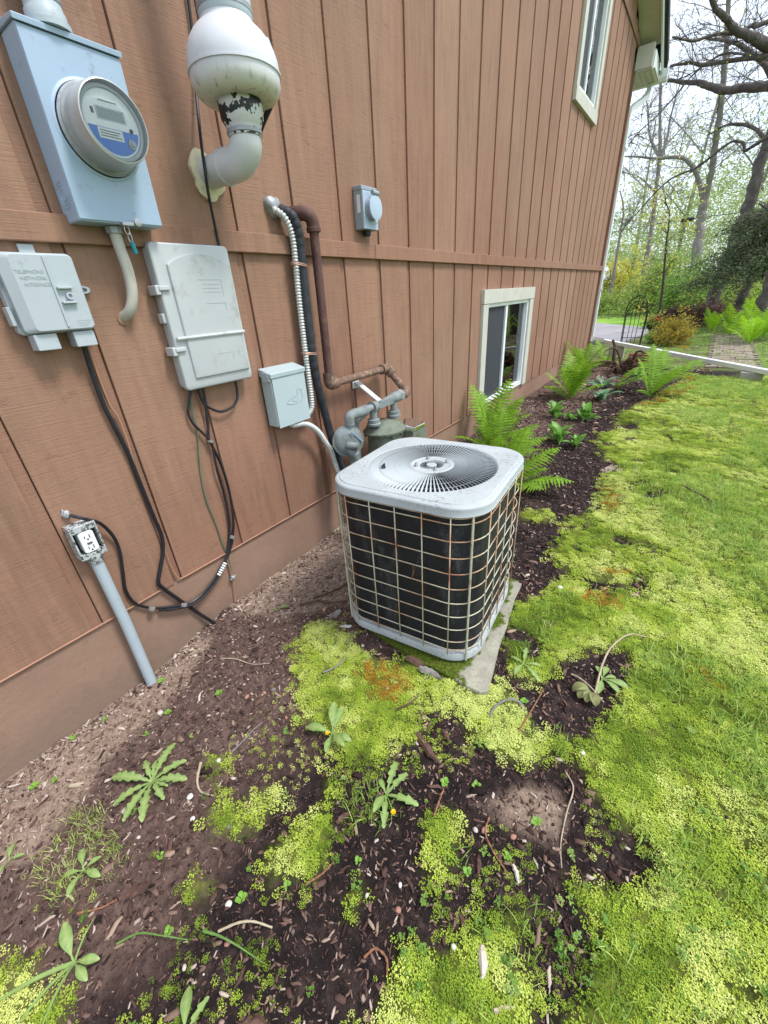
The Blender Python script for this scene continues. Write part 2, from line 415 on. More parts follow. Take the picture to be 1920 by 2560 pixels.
class MB:
    def __init__(self):
        self.V = []; self.F = []; self.n = 0
    def add(self, V, F):
        V = np.asarray(V, float)
        self.V.append(V)
        self.F += [tuple(int(i) + self.n for i in f) for f in F]
        self.n += len(V)
        return self
    def box(self, x0, x1, y0, y1, z0, z1):
        V = [(x0, y0, z0), (x1, y0, z0), (x1, y1, z0), (x0, y1, z0), (x0, y0, z1), (x1, y0, z1), (x1, y1, z1), (x0, y1, z1)]
        return self.add(V, [(0, 3, 2, 1), (4, 5, 6, 7), (0, 1, 5, 4), (1, 2, 6, 5), (2, 3, 7, 6), (3, 0, 4, 7)])
    def loft(self, rings, cap0=True, cap1=True, closed=False):
        m = len(rings[0]); V = np.vstack(rings); F = []
        k = len(rings)
        for i in range(k if closed else k - 1):
            j = (i + 1) % k
            for a in range(m):
                b = (a + 1) % m
                F.append((i * m + a, i * m + b, j * m + b, j * m + a))
        if not closed:
            if cap0: F.append(tuple(range(m - 1, -1, -1)))
            if cap1: F.append(tuple((k - 1) * m + a for a in range(m)))
        return self.add(V, F)
    def sweep(self, path, prof, scale=None, closed=False, up=(0, 0, 1)):
        """carry a 2D profile (side, up) along a path"""
        P = np.asarray(path, float); prof = np.asarray(prof, float)
        T = np.gradient(P, axis=0)
        if closed:
            T = np.roll(P, -1, 0) - np.roll(P, 1, 0)
        T /= np.linalg.norm(T, axis=1)[:, None] + 1e-12
        u = np.array(up, float)
        if abs(T[0] @ u) > 0.95: u = np.array((1.0, 0, 0))
        rings = []
        N = u - T[0] * (u @ T[0]); N /= np.linalg.norm(N)
        for i in range(len(P)):
            N = N - T[i] * (N @ T[i]); N /= np.linalg.norm(N) + 1e-12
            B = np.cross(T[i], N)
            k = 1.0 if scale is None else scale[i]
            rings.append(P[i] + k * (prof[:, :1] * B + prof[:, 1:] * N))
        return self.loft(rings, closed=closed)
    def tube(self, path, r, n=10, closed=False):
        a = np.arange(n) * 2 * np.pi / n
        c = np.stack([np.cos(a), np.sin(a)], 1)
        P = np.asarray(path, float)
        rr = np.full(len(P), r) if np.isscalar(r) else np.asarray(r, float)
        return self.sweep(P, c, rr, closed)
    def lathe(self, c, axis, prof, n=24, ell=None, caps=(True, True)):
        """prof: list of (distance along axis, radius)"""
        A = np.array(axis, float); A /= np.linalg.norm(A)
        u = np.array((0, 0, 1.0)) if abs(A[2]) < 0.9 else np.array((1.0, 0, 0))
        N = u - A * (u @ A); N /= np.linalg.norm(N); B = np.cross(A, N)
        a = np.arange(n) * 2 * np.pi / n
        k = ell or (1, 1)
        rings = [np.array(c) + A * h + max(r, 1e-5) * (k[0] * np.cos(a)[:, None] * N + k[1] * np.sin(a)[:, None] * B) for h, r in prof]
        return self.loft(rings, caps[0], caps[1])
    def prism(self, poly, h0, h1, axis='z'):
        """extrude a polygon; axis says which coordinate runs from h0 to h1"""
        poly = np.asarray(poly, float); m = len(poly)
        def mk(h):
            hh = np.full((m, 1), h)
            if axis == 'z': return np.hstack([poly, hh])
            if axis == 'x': return np.hstack([hh, poly])
            return np.hstack([poly[:, :1], hh, poly[:, 1:]])
        return self.loft([mk(h0), mk(h1)])
    def build(self, name, mat, parent=None, smooth=True, angle=40, bevel=0.0, seg=2, local=False):
        V = np.vstack(self.V)
        if parent is not None and not local:
            V = V - origin(parent)
        me = mesh_from(name, V, self.F, MAT[mat] if isinstance(mat, str) else mat, smooth, angle)
        o = link(name, me, parent)
        if bevel:
            b = o.modifiers.new('bevel', 'BEVEL')
            b.width = bevel; b.segments = seg; b.limit_method = 'ANGLE'; b.angle_limit = R(35)
            b.harden_normals = False
        return o

def bx(*a):
    return MB().box(*a)

def rrect(y0, y1, z0, z1, r, n=6):
    out = []
    for cy, cz, a0 in ((y1 - r, z1 - r, 0), (y0 + r, z1 - r, 90), (y0 + r, z0 + r, 180), (y1 - r, z0 + r, 270)):
        for i in range(n + 1):
            a = R(a0 + 90 * i / n)
            out.append((cy + r * math.cos(a), cz + r * math.sin(a)))
    return np.array(out)

def text(body, size, mat, parent, loc, extrude=0.0006, align='CENTER'):
    """raised lettering on a wall-facing surface: reads along +Y, faces +X"""
    cu = bpy.data.curves.new('lettering', 'FONT')
    cu.body = body; cu.size = size; cu.extrude = extrude; cu.align_x = align; cu.align_y = 'CENTER'
    tmp = bpy.data.objects.new('lettering_tmp', cu)
    COL.objects.link(tmp)
    dg = bpy.context.evaluated_depsgraph_get()
    me = bpy.data.meshes.new_from_object(tmp.evaluated_get(dg))
    bpy.data.objects.remove(tmp, do_unlink=True)
    me.transform(Matrix(((0, 0, 1, 0), (1, 0, 0, 0), (0, 1, 0, 0), (0, 0, 0, 1))))
    me.materials.clear(); me.materials.append(MAT[mat])
    o = link('lettering', me, parent)
    o.location = Vector(loc) - Vector(origin(parent))
    return o

# value noise for terrain and masks
class Noise2:
    def __init__(self, seed):
        self.g = np.random.default_rng(seed).random((256, 256))
    def __call__(self, x, y):
        xi = np.floor(x).astype(int); yi = np.floor(y).astype(int)
        fx = x - xi; fy = y - yi
        fx = fx * fx * (3 - 2 * fx); fy = fy * fy * (3 - 2 * fy)
        g = self.g
        a = g[xi & 255, yi & 255]; b = g[(xi + 1) & 255, yi & 255]
        c = g[xi & 255, (yi + 1) & 255]; d = g[(xi + 1) & 255, (yi + 1) & 255]
        return (a * (1 - fx) + b * fx) * (1 - fy) + (c * (1 - fx) + d * fx) * fy
    def fbm(self, x, y, f, o=4):
        t = 0; a = 1; n = 0
        for i in range(o):
            t = t + a * self(x * f + 17.3 * i, y * f + 5.1 * i); n += a; a *= 0.5; f *= 2.03
        return t / n
NZ = Noise2(5); NZ2 = Noise2(9); NZ3 = Noise2(21)

def inside(poly, x, y):
    poly = np.asarray(poly)
    c = np.zeros(x.shape, bool)
    j = len(poly) - 1
    for i in range(len(poly)):
        xi, yi = poly[i]; xj, yj = poly[j]
        if yi != yj:
            c ^= ((yi > y) != (yj > y)) & (x < (xj - xi) * (y - yi) / (yj - yi) + xi)
        j = i
    return c

# ================================================================== the ground
YS = [-3, .35, .76, 1.58, 3.3, 5.6, 7, 8, 12, 20, 40, 700]
ZS = [-.03, -.01, .05, .085, .12, .16, .175, .19, .22, .26, .3, .3]
def gbase(y):
    return np.interp(y, YS, ZS)

MOSS = [
 [(2.37, 7.2), (1.89, 6.7), (1.55, 6.9), (1.29, 5.61), (1.1, 4.9), (1.08, 4.44), (1.03, 3.63), (1.25, 3.19), (1.22, 2.75), (1.25, 2.47), (1.12, 2.22), (1.16, 1.88), (1.27, 1.72), (1.19, 1.56), (1.11, 1.41), (1.15, 1.17), (1.23, 1.04), (1.34, 1.09), (1.37, 1.2), (1.41, 1.27), (1.5, 1.38), (1.58, 1.37), (1.54, 1.21), (1.57, 1.13), (1.49, 0.95), (1.48, 0.88), (1.56, 0.81), (1.61, 0.75), (1.69, 0.75), (1.73, 0.73), (1.68, 0.65), (1.55, 0.58), (1.48, 0.5), (1.36, 0.37), (1.3, 0.27), (1.27, 0.19), (1.29, 0.05), (1.2, -1.5), (9, -1.5), (9, 7.2)],
 [(0.46, 0.73), (0.54, 0.87), (0.73, 0.88), (0.91, 0.92), (1.09, 0.94), (1.19, 0.96), (1.21, 1.03), (1.3, 0.96), (1.38, 0.88), (1.4, 0.78), (1.3, 0.76), (1.2, 0.74), (1.1, 0.7), (1.09, 0.6), (0.99, 0.57), (0.93, 0.51), (0.81, 0.51), (0.76, 0.54), (0.65, 0.56), (0.56, 0.63)],
 [(0.86, 0.29), (0.91, 0.36), (0.97, 0.38), (1.0, 0.33), (1.01, 0.27), (0.96, 0.23), (0.91, 0.23)],
 [(1.18, 0.51), (1.2, 0.56), (1.27, 0.57), (1.29, 0.52), (1.29, 0.44), (1.25, 0.43), (1.2, 0.46)],
 [(0.87, 0.44), (0.94, 0.48), (0.97, 0.43), (0.92, 0.4)],
 [(0.48, 0.26), (0.51, 0.31), (0.57, 0.3), (0.57, 0.25)],
 [(0.35, -0.4), (0.57, -0.24), (0.68, -0.19), (0.79, -0.24), (0.62, -0.6), (0.4, -0.6)],
 [(1.38, 0.88), (1.43, 0.93), (1.48, 0.91), (1.45, 0.84), (1.4, 0.83)],
 [(0.87, 2.27), (1.03, 2.29), (1.03, 2.17), (0.9, 2.16)],
 [(0.67, 0.3), (0.73, 0.35), (0.8, 0.32), (0.78, 0.26), (0.78, 0.21), (0.71, 0.25)],
 [(0.61, 0.19), (0.68, 0.25), (0.76, 0.22), (0.71, 0.17)],
 [(0.82, 0.21), (0.85, 0.27), (0.93, 0.22), (0.92, 0.17)],
 [(1.26, 0.27), (1.3, 0.31), (1.31, 0.27), (1.27, 0.24)],
 [(0.72, 0.07), (0.78, 0.12), (0.82, 0.06), (0.74, 0.04)],
 [(1.1, 0.26), (1.12, 0.32), (1.14, 0.31), (1.14, 0.24)],
 [(0.43, 0.74), (0.4, 0.9), (0.53, 0.94), (0.63, 0.88), (0.53, 0.8)],
]
DRY = [
 [(-0.2, 0.77), (-0.2, 1.9), (0.3, 1.75), (0.44, 1.06), (0.29, 0.84), (0.12, 0.77)],
 [(-0.2, -0.6), (-0.2, 0.62), (0.07, 0.60), (0.16, 0.40), (0.20, 0.18), (0.25, 0.0), (0.32, -0.14), (0.28, -0.6)],
 [(1.3, 0.62), (1.38, 0.73), (1.49, 0.71), (1.48, 0.62), (1.37, 0.59)],
]
GRASSY = [
 [(0.28, -0.15), (0.32, -0.02), (0.46, 0.01), (0.56, -0.05), (0.52, -0.16), (0.41, -0.21)],
 [(1.67, 0.78), (1.76, 0.86), (1.81, 0.84), (1.8, 0.75), (1.73, 0.65), (1.68, 0.68)],
 [(1.0, 0.45), (1.07, 0.53), (1.12, 0.5), (1.07, 0.43), (1.02, 0.42)],
]
ORANGE = [
 [(0.75, 0.82), (0.85, 0.89), (0.94, 0.84), (0.92, 0.75), (0.83, 0.74)],
 [(1.2, 2.73), (1.29, 2.82), (1.39, 2.49), (1.3, 2.44)],
 [(1.33, 1.61), (1.43, 1.7), (1.48, 1.59), (1.38, 1.55)],
 [(1.36, 1.85), (1.44, 1.97), (1.5, 1.85), (1.39, 1.79)],
 [(1.16, 5.57), (1.55, 6.7), (1.75, 6.4), (1.41, 5.21), (1.09, 4.71)],
 [(1.72, 1.39), (1.8, 1.43), (1.8, 1.37), (1.73, 1.34)],
]
def warp(x, y, a, f):
    return x + a * (NZ.fbm(x, y, f, 3) - 0.5) * 2, y + a * (NZ2.fbm(x, y, f, 3) - 0.5) * 2
def moss_mask(x, y):
    d = np.clip(np.hypot(x - 1.49, y) * 0.5, 0.5, 2)
    wx, wy = warp(x, y, 0.06 * d, 9)
    wx, wy = warp(wx, wy, 0.025, 45)
    m = np.zeros(x.shape, bool)
    for p in MOSS:
        m |= inside(p, wx, wy)
    hole = (NZ3.fbm(x, y, 6.5, 3) > 0.69) & (x < 1.62) & (x > 1.0)             # bare spots
    return m & ~hole
def moss_soft(x, y, r=0.03):
    t = np.zeros(x.shape)
    for a in range(7):
        t += moss_mask(x + r * math.cos(a * 2.4) * (a / 6) ** .5, y + r * math.sin(a * 2.4) * (a / 6) ** .5)
    return t / 7
def soft(polys, x, y, a=0.05, f=8):
    t = np.zeros(x.shape)
    for dx, dy in ((0, 0), (.02, .01), (-.02, .015), (.01, -.02), (-.012, -.018)):
        wx, wy = warp(x + dx, y + dy, a, f)
        m = np.zeros(x.shape, bool)
        for p in polys:
            m |= inside(p, wx, wy)
        t += m
    return t / 5
def gz(x, y, moss=None):
    x = np.asarray(x, float); y = np.asarray(y, float)
    near = np.clip(1.6 - np.hypot(x - 1.2, y - 1) / 6, 0, 1)
    z = gbase(y) + 0.03 * (NZ.fbm(x, y, 1.3, 2) - 0.5) * near
    z = z + near * (0.022 * (NZ2.fbm(x, y, 9, 3) - 0.5) + 0.010 * (NZ3.fbm(x, y, 45, 2) - 0.5))
    if moss is None:
        moss = moss_mask(x, y)
    return z + 0.010 * moss

def ticks(a, b, st, lo, hi, grow=1.18):
    c = list(np.arange(a, b + st / 2, st))
    d = st; v = c[-1]
    while v < hi:
        d *= grow; v += d; c.append(v)
    d = st; v = c[0]; pre = []
    while v > lo:
        d *= grow; v -= d; pre.append(v)
    return np.array(pre[::-1] + c)
gx = ticks(-0.02, 2.2, 0.0125, -400, 400, 1.14)
gy = ticks(-0.55, 2.2, 0.0125, -400, 700, 1.06)
GX, GY = np.meshgrid(gx, gy, indexing='ij')
mm = moss_mask(GX, GY).astype(float)
GZv = gz(GX, GY, mm)
GZv[GX < -0.05] = np.minimum(GZv[GX < -0.05], gbase(GY[GX < -0.05]) - 0.02)
nx, ny = GX.shape
gv = np.stack([GX.ravel(), GY.ravel(), GZv.ravel()], 1)
ii = (np.arange(nx - 1)[:, None] * ny + np.arange(ny - 1)[None, :]).ravel()
gf = np.stack([ii, ii + ny, ii + ny + 1, ii + 1], 1)
t = NT('soil')
v = t.coord('Object')
def gattr(n):
    return t.node('ShaderNodeAttribute', attribute_type='GEOMETRY', attribute_name=n).outputs['Fac']
fine = t.noise(v, 90, 6, 0.7)
soilc = t.ramp(t.noise(v, 26, 6, 0.7), [(0.3, s(26, 21, 21)), (0.5, s(42, 34, 33)), (0.72, s(78, 63, 59))])
redc = t.ramp(t.noise(v, 40, 6, 0.7), [(0.3, s(62, 48, 44)), (0.7, s(122, 99, 90))])
sxy = t.node('ShaderNodeSeparateXYZ'); t.link(v, sxy.inputs[0])
leftz = t.math('ADD', t.noise(v, 2.3, 3), t.step(sxy.outputs['X'], 0.95, 0.25))
soilc = t.mix(t.step(leftz, 0.62, 0.95), soilc, redc)
dryc = t.ramp(t.noise(v, 55, 6, 0.7), [(0.3, s(116, 96, 84)), (0.7, s(172, 150, 132))])
soilc = t.mix(gattr('dry'), soilc, dryc)
mossc = t.ramp(fine, [(0.3, s(76, 86, 32)), (0.7, s(140, 154, 56))])
col = t.mix(gattr('moss'), soilc, mossc)
farc = t.ramp(t.noise(v, 1.2, 5), [(0.3, s(92, 128, 48)), (0.7, s(138, 170, 66))])
leafl = t.ramp(t.noise(v, 3.5, 6, 0.7), [(0.35, s(84, 76, 60)), (0.5, s(104, 116, 62)), (0.7, s(120, 142, 72))])
col = t.mix(gattr('litter'), col, leafl)
col = t.mix(gattr('lawn'), col, farc)
t.bump(t.math('ADD', fine, t.noise(v, 260, 4, 0.7)), 0.9, 0.006)
soil_mat = t.done(col, 0.95, 0, 0.15)
gm = fast_mesh('ground', gv, gf, soil_mat)
def gat(n, val):
    a = gm.attributes.new(n, 'FLOAT', 'POINT')
    a.data.foreach_set('value', np.asarray(val, np.float32).ravel())
gat('moss', moss_soft(GX, GY, 0.03) ** 2 * np.clip(0.35 + 0.9 * NZ3.fbm(GX, GY, 30, 2), 0, 1) * 0.85)
gat('dry', soft(DRY, GX, GY))
lit = ((GY > 7.4) & ~((GY > 13.2) & (GY < 16.5) & (GX < 0.9))) | (GX < -30)
gat('litter', lit.astype(float))
gat('lawn', (((GY > 13.2) & (GY < 16.9) & (GX < 0.9) | ((GY > 24) & (GX < -2.2))) | (GX > 9)).astype(float))
gm.shade_smooth()
ground = tag(link('ground', gm), kind='structure')

def slab_sheet(name, pts, mat, lift, th=0.06):
    P = np.array(pts, float)
    zz = np.array([float(gbase(p[1])) for p in P]) + lift
    m = len(P)
    mb = MB().loft([np.hstack([P, (zz - th)[:, None]]), np.hstack([P, zz[:, None]])])
    return tag(mb.build(name, mat, smooth=False), kind='structure')
slab_sheet('driveway', [(-14, 10.9), (0.35, 9.9), (0.62, 11.7), (0.45, 12.9), (-1.0, 14.5), (-5, 16.0), (-14, 17)], 'asphalt', 0.045)
slab_sheet('gravel_road', [(-40, 33), (-2.2, 26.5), (0.6, 26.0), (0.6, 28.4), (-2.4, 29.2), (-40, 41)], 'gravel', 0.10)
slab_sheet('gravel_lane', [(-60, 60), (-4.0, 44.0), (1.5, 43.5), (1.5, 48), (-4, 49), (-60, 74)], 'gravel', 0.30)

# ================================================================== the house
house = thing('house', 'brown board-sided house wall with painted foundation, sliding windows and pale eaves', 'house', (0, 4, 0))
SB, BB, BT, FR = 0.325, 1.479, 1.545, 4.07            # siding bottom, belly band bottom and top, frieze
CORNER = 8.36
def roofz(y):
    return 4.062 + 0.367 * (8.461 - y)
WLOW = (3.53, 4.80, 0.36, 1.29)                        # openings behind the window trim
WUP = (5.50, 6.42, 2.90, 3.98)
def cut(rects, hole):
    out = []
    hy0, hy1, hz0, hz1 = hole
    for (a, b, c, d) in rects:
        if b <= hy0 or a >= hy1 or d <= hz0 or c >= hz1:
            out.append((a, b, c, d)); continue
        if a < hy0: out.append((a, hy0, c, d))
        if b > hy1: out.append((hy1, b, c, d))
        m0, m1 = max(a, hy0), min(b, hy1)
        if c < hz0: out.append((m0, m1, c, hz0))
        if d > hz1: out.append((m0, m1, hz1, d))
    return out
PITCH, GW = 0.3035, 0.036
edges = [1.204 + PITCH * k for k in range(-9, 24)]
backing = MB()
for _r in cut(cut([(edges[0], CORNER - 0.05, SB + 0.01, 3.95)], WLOW), WUP):
    backing.box(-0.05, -0.0215, *_r)
rng = np.random.default_rng(3)
for k in range(len(edges) - 1):
    y0 = edges[k]; y1 = min(edges[k + 1] - GW, CORNER - 0.05)
    if y0 > CORNER - 0.08: break
    top = min(FR + 0.02, 9)
    for z0, z1 in ((SB, BB + 0.03), (BB + 0.035, min(FR, 4.07))):
        rc = cut(cut([(y0, y1, z0, z1)], WLOW), WUP)
        dx = float(rng.uniform(-0.0012, 0.0012))
        for r in rc:
            if r[1] - r[0] > 0.012: bx(-0.021, dx, *r).build('siding_board', 'siding', house, smooth=False, bevel=0.0015, seg=1)
        g0, g1 = y1, min(edges[k + 1] - 0.0029, CORNER - 0.045)
        for r in cut(cut([(g0, g1, z0, z1)], WLOW), WUP):
            if r[1] - r[0] > 0.002: backing.box(-0.022, -0.0085, *r)
    # gable boards above the frieze
    if y0 > 3:
        z1 = roofz(y1) + 0.02
        bx(-0.021, 0.0, y0, y1, FR + 0.03, z1).build('gable_board', 'siding', house, smooth=False)
backing.build('siding_backing', 'siding_back', house, smooth=False)
bx(-0.02, 0.016, 3.0, CORNER - 0.02, FR - 0.035, FR + 0.045).build('frieze_board', 'trim_brown', house, smooth=False, bevel=0.002)
for a, b in ((-1.6, 2.043), (2.046, 5.7), (5.703, CORNER - 0.03)):
    bx(0.0015, 0.021, a, b, BB, BT).build('belly_band', 'trim_brown', house, smooth=False, bevel=0.003)
bx(-0.3, -0.006, -1.8, CORNER - 0.02, -0.4, SB + 0.004).build('foundation', 'foundation', house, smooth=False)
bx(-0.3, -0.052, -1.8, CORNER - 0.03, SB, 4.6).build('inner_wall', 'interior', house, smooth=False)
bx(-9, -0.31, CORNER - 0.28, CORNER - 0.04, -0.4, 3.9).build('front_wall', 'siding', house, smooth=False)
bx(-0.05, 0.012, CORNER - 0.045, CORNER, SB - 0.02, 3.9).build('corner_board', 'trim_brown', house, smooth=False, bevel=0.002)

# roof, rake and eave
def slope_slab(mb, x0, x1, ya, yb, off0, off1):
    V = []
    for x in (x0, x1):
        for y in (ya, yb):
            for o in (off0, off1):
                V.append((x, y, roofz(y) + o))
    return mb.add(V, [(0, 1, 3, 2), (4, 6, 7, 5), (0, 4, 5, 1), (2, 3, 7, 6), (0, 2, 6, 4), (1, 5, 7, 3)])
slope_slab(MB(), -9, 0.292, 1.0, 8.95, 0.13, 0.16).build('roof', 'shingle', house, smooth=False)
for i in range(9):                                      # rake soffit panels
    a = 8.47 - 0.42 * (i + 1); b = 8.47 - 0.42 * i - 0.004
    slope_slab(MB(), 0.0, 0.245, a, b, 0.0, 0.012).build('soffit_panel', 'soffit', house, smooth=False)
slope_slab(MB(), 0.246, 0.268, 1.0, 8.93, -0.03, 0.125).build('rake_fascia', 'white_trim', house, smooth=False, bevel=0.002)
slope_slab(MB(), 0.270, 0.310, 1.0, 8.93, 0.045, 0.135).build('roof_edge', 'shingle', house, smooth=False)
bx(0.0, 0.200, 8.30, 8.36, 3.812, 4.045).build('cornice_return', 'soffit', house, smooth=False, bevel=0.002)
for i in range(4):
    bx(-0.02 + 0.066 * i, -0.02 + 0.066 * i + 0.062, 8.36, 8.90, 3.800, 3.812).build('eave_soffit_panel', 'soffit', house, smooth=False)
bx(-9, -0.022, 8.36, 8.90, 3.80, 3.812).build('eave_soffit_panel', 'soffit', house, smooth=False)
bx(0.201, 0.222, 8.33, 8.91, 3.795, 3.98).build('return_end_board', 'white_trim', house, smooth=False, bevel=0.002)
gut = MB().sweep([(-9, 8.96, 3.86), (0.33, 8.96, 3.86)], [(-0.055, 0.06), (0.055, 0.06), (0.055, -0.02), (0.03, -0.06), (-0.05, -0.06)])
gut.build('gutter', 'white_trim', house, smooth=False, bevel=0.002)

def window(name, y0, y1, z0, z1, tw, sill, split, label):
    w = MB()                                            # painted wood trim round the opening
    w.box(-0.02, 0.026, y0, y0 + tw, z0, z1 - tw * 1.02)
    w.box(-0.02, 0.026, y1 - tw, y1, z0, z1 - tw * 1.02)
    w.box(-0.02, 0.030, y0 - 0.004, y1 + 0.004, z1 - tw, z1)
    if sill: w.box(-0.02, 0.032, y0 - 0.004, y1 + 0.004, z0 - 0.005, z0 + tw)
    win = w.build('window', 'window_trim', house, smooth=False, bevel=0.002)
    win['label'] = label
    a, b = y0 + tw, y1 - tw
    c, d = (z0 + tw + 0.001 if sill else z0 + 0.005), z1 - tw - 0.001
    f = MB(); e = 0.03
    f.box(-0.06, 0.008, a + 0.001, a + e, c, d); f.box(-0.06, 0.008, b - e, b - 0.001, c, d)
    f.box(-0.06, 0.0075, a + e, b - e, c, c + e * 1.3); f.box(-0.06, 0.0075, a + e, b - e, d - e, d)
    m = a + (b - a) * split
    f.box(-0.055, 0.004, m - 0.022, m + 0.022, c + e * 1.3, d - e)
    f.build('frame', 'vinyl', win, smooth=False, bevel=0.0015)
    bx(-0.040, -0.036, a + e, m - 0.022, c + e * 1.3, d - e).build('pane', 'glass', win, smooth=False)
    bx(-0.034, -0.030, m + 0.022, b - e, c + e * 1.3, d - e).build('pane', 'glass', win, smooth=False)
    bx(-0.014, -0.0125, a + e, m - 0.022, c + e * 1.3, d - e).build('insect_screen', 'screen', win, smooth=False)
    bx(-0.0515, -0.0495, a + e, b - e, c + e, d - e).build('dark_room_plate', 'interior', win, smooth=False)  # flat near-black plate, painted darkness in place of the unlit room
    return win
window('window', 3.51, 4.82, 0.345, 1.307, 0.105, False, 0.45, 'lower sliding window with dark screened left pane')
window('window', 5.47, 6.44, 2.885, 4.0, 0.10, True, 0.42, 'upper sliding window with dark screened left pane')

# ================================================================== things fixed to the wall
# --- downspout with its long run across the bed
ds = thing('downspout', 'white aluminium downspout at the house corner with a long run lying across the planting bed', 'downspout', (0.02, 8.42, 0.3))
pf = [(-0.036, -0.026), (0.036, -0.026), (0.036, 0.026), (-0.036, 0.026)]
MB().sweep(catmull([(0.13, 8.90, 3.80), (0.13, 8.88, 3.70), (0.10, 8.74, 3.60), (0.03, 8.47, 3.47), (0.012, 8.405, 3.38), (0.012, 8.40, 3.25)], 24), pf, up=(1, 0, 0)).build('top_elbow', 'white_trim', ds, smooth=True, angle=50)
MB().sweep([(0.012, 8.40, 3.26), (0.012, 8.40, 1.85)], np.array(pf) * 1.04, up=(1, 0, 0)).build('pipe', 'white_trim', ds, smooth=False, bevel=0.004)
MB().sweep([(0.012, 8.40, 1.86), (0.014, 8.40, 0.55)], np.array(pf), up=(1, 0, 0)).build('pipe', 'white_trim', ds, smooth=False, bevel=0.004)
dA, dB = np.array((0.10, 8.36, 0.445)), np.array((3.4, 5.55, 0.215))
MB().sweep(catmull([(0.014, 8.40, 0.58), (0.016, 8.40, 0.50), (0.045, 8.385, 0.46), dA, dA + (dB - dA) * 0.05], 16), np.array(pf) * 1.03, up=(1, 0, 0)).build('bottom_elbow', 'white_trim', ds, smooth=True, angle=50)
MB().sweep([dA + (dB - dA) * 0.045, dA + (dB - dA) * 0.5], np.array(pf) * 0.98, up=(0, 0, 1)).build('extension', 'white_trim', ds, smooth=False, bevel=0.004)
MB().sweep([dA + (dB - dA) * 0.49, dB], np.array(pf) * 1.02, up=(0, 0, 1)).build('extension', 'white_trim', ds, smooth=False, bevel=0.004)
for z in (3.0, 1.2):
    bx(-0.03, 0.053, 8.362, 8.43, z, z + 0.025).build('strap', 'white_trim', ds, smooth=False)
for f, c in ((0.12, 0.0), (0.62, 0.0)):
    p = dA + (dB - dA) * f
    zt = p[2] - 0.03; zb = float(gbase(p[1])) - 0.02
    blk = bx(p[0] - 0.11, p[0] + 0.11, p[1] - 0.06, p[1] + 0.06, zb, zt).build('concrete_block', 'concrete', smooth=False, bevel=0.006)
    tag(blk, 'pale concrete block propping the downspout run near the house corner' if f < 0.3 else 'small concrete block under the downspout run beside the brick path', 'block')

# --- electric meter
em = thing('electric_meter', 'blue-grey electric meter box with a round glass meter on its front', 'meter', (0.0, 0.735, 1.523))
bx(0.002, 0.088, 0.620, 0.848, 1.523, 1.893).build('box_body', 'box_blue', em, smooth=False, bevel=0.004)
bx(0.0885, 0.0915, 0.6205, 0.8475, 1.527, 1.888).build('cover', 'box_blue', em, smooth=False, bevel=0.0015)
MB().prism([(0.0, 1.893), (0.094, 1.893), (0.097, 1.889), (0.099, 1.901), (0.0, 1.909)], 0.615, 0.853, 'y').build('top_lip', 'box_blue', em, smooth=False, bevel=0.002)
MC = (0.737, 1.722)
MB().lathe((0.0915, *MC), (1, 0, 0), [(0, 0.103), (0.002, 0.101), (0.003, 0.096), (0.0, 0.094)], 48).build('socket_lip', 'box_blue', em)
MB().lathe((0.0915, *MC), (1, 0, 0), [(0, 0.092), (0.010, 0.094), (0.013, 0.090), (0.016, 0.088), (0.0185, 0.088)], 48).build('sealing_ring', 'galv', em)
MB().lathe((0.1095, *MC), (1, 0, 0), [(0, 0.0845), (0.012, 0.083), (0.016, 0.0855), (0.060, 0.0825), (0.070, 0.0815), (0.0745, 0.0800), (0.0755, 0.0775), (0.050, 0.0765)], 48, caps=(True, False)).build('meter_body', 'meter_ring', em)
mg = MB().lathe((0.110, *MC), (1, 0, 0), [(0.0725, 0.0768), (0.0745, 0.0768), (0.0760, 0.070), (0.0765, 0.001)], 48).build('cover_glass', 'meter_glass', em)
fp = MB().lathe((0.110, *MC), (1, 0, 0), [(0.050, 0.0755), (0.056, 0.0755), (0.0565, 0.074), (0.0565, 0.001)], 48).build('faceplate', 'white_plastic', em)
MB().lathe((0.1668, *MC), (1, 0, 0), [(0, 0.0735), (0.0045, 0.0735), (0.0045, 0.0675), (0.0, 0.0655)], 40, caps=(False, False)).build('dial_ring', 'box_grey', fp)
bx(0.1665, 0.1672, 0.704, 0.774, 1.727, 1.752).build('display_bezel', 'box_grey', fp, smooth=False)
bx(0.1673, 0.1678, 0.708, 0.770, 1.730, 1.749).build('display', 'lcd', fp, smooth=False)
def disc_part(pred, n=40):
    pts = [(MC[0] + 0.062 * math.cos(R(360 * i / n)), MC[1] + 0.062 * math.sin(R(360 * i / n))) for i in range(n)]
    return [p for p in pts if pred(p)]
lab = disc_part(lambda p: p[1] < MC[1] - 0.006)
MB().prism(lab, 0.1665, 0.1670, 'x').build('label', 'blue_label', fp, smooth=False)
bx(0.1671, 0.1674, 0.697, 0.757, 1.690, 1.711).build('label_panel', 'sticker', fp, smooth=False)
for i in range(3):
    bx(0.1675, 0.1677, 0.701, 0.751 - 0.006 * (i % 2), 1.7045 - 0.0052 * i, 1.7065 - 0.0052 * i).build('print_line', 'ink', fp, smooth=False)
bx(0.1675, 0.1677, 0.717, 0.761, 1.7635, 1.7650).build('print_line', 'ink', fp, smooth=False)
bx(0.1675, 0.1677, 0.692, 0.699, 1.735, 1.747).build('print_line', 'ink', fp, smooth=False)
MB().lathe((0.1672, 0.782, 1.716), (1, 0, 0), [(0, 0.005), (0.003, 0.004), (0.0032, 0.0)], 16).build('optical_port', 'dark', fp)
MB().lathe((0.1672, 0.775, 1.688), (1, 0, 0), [(0, 0.011), (0.0035, 0.010), (0.0036, 0.006), (0.006, 0.005), (0.006, 0.0)], 20).build('reset_knob', 'galv', fp)
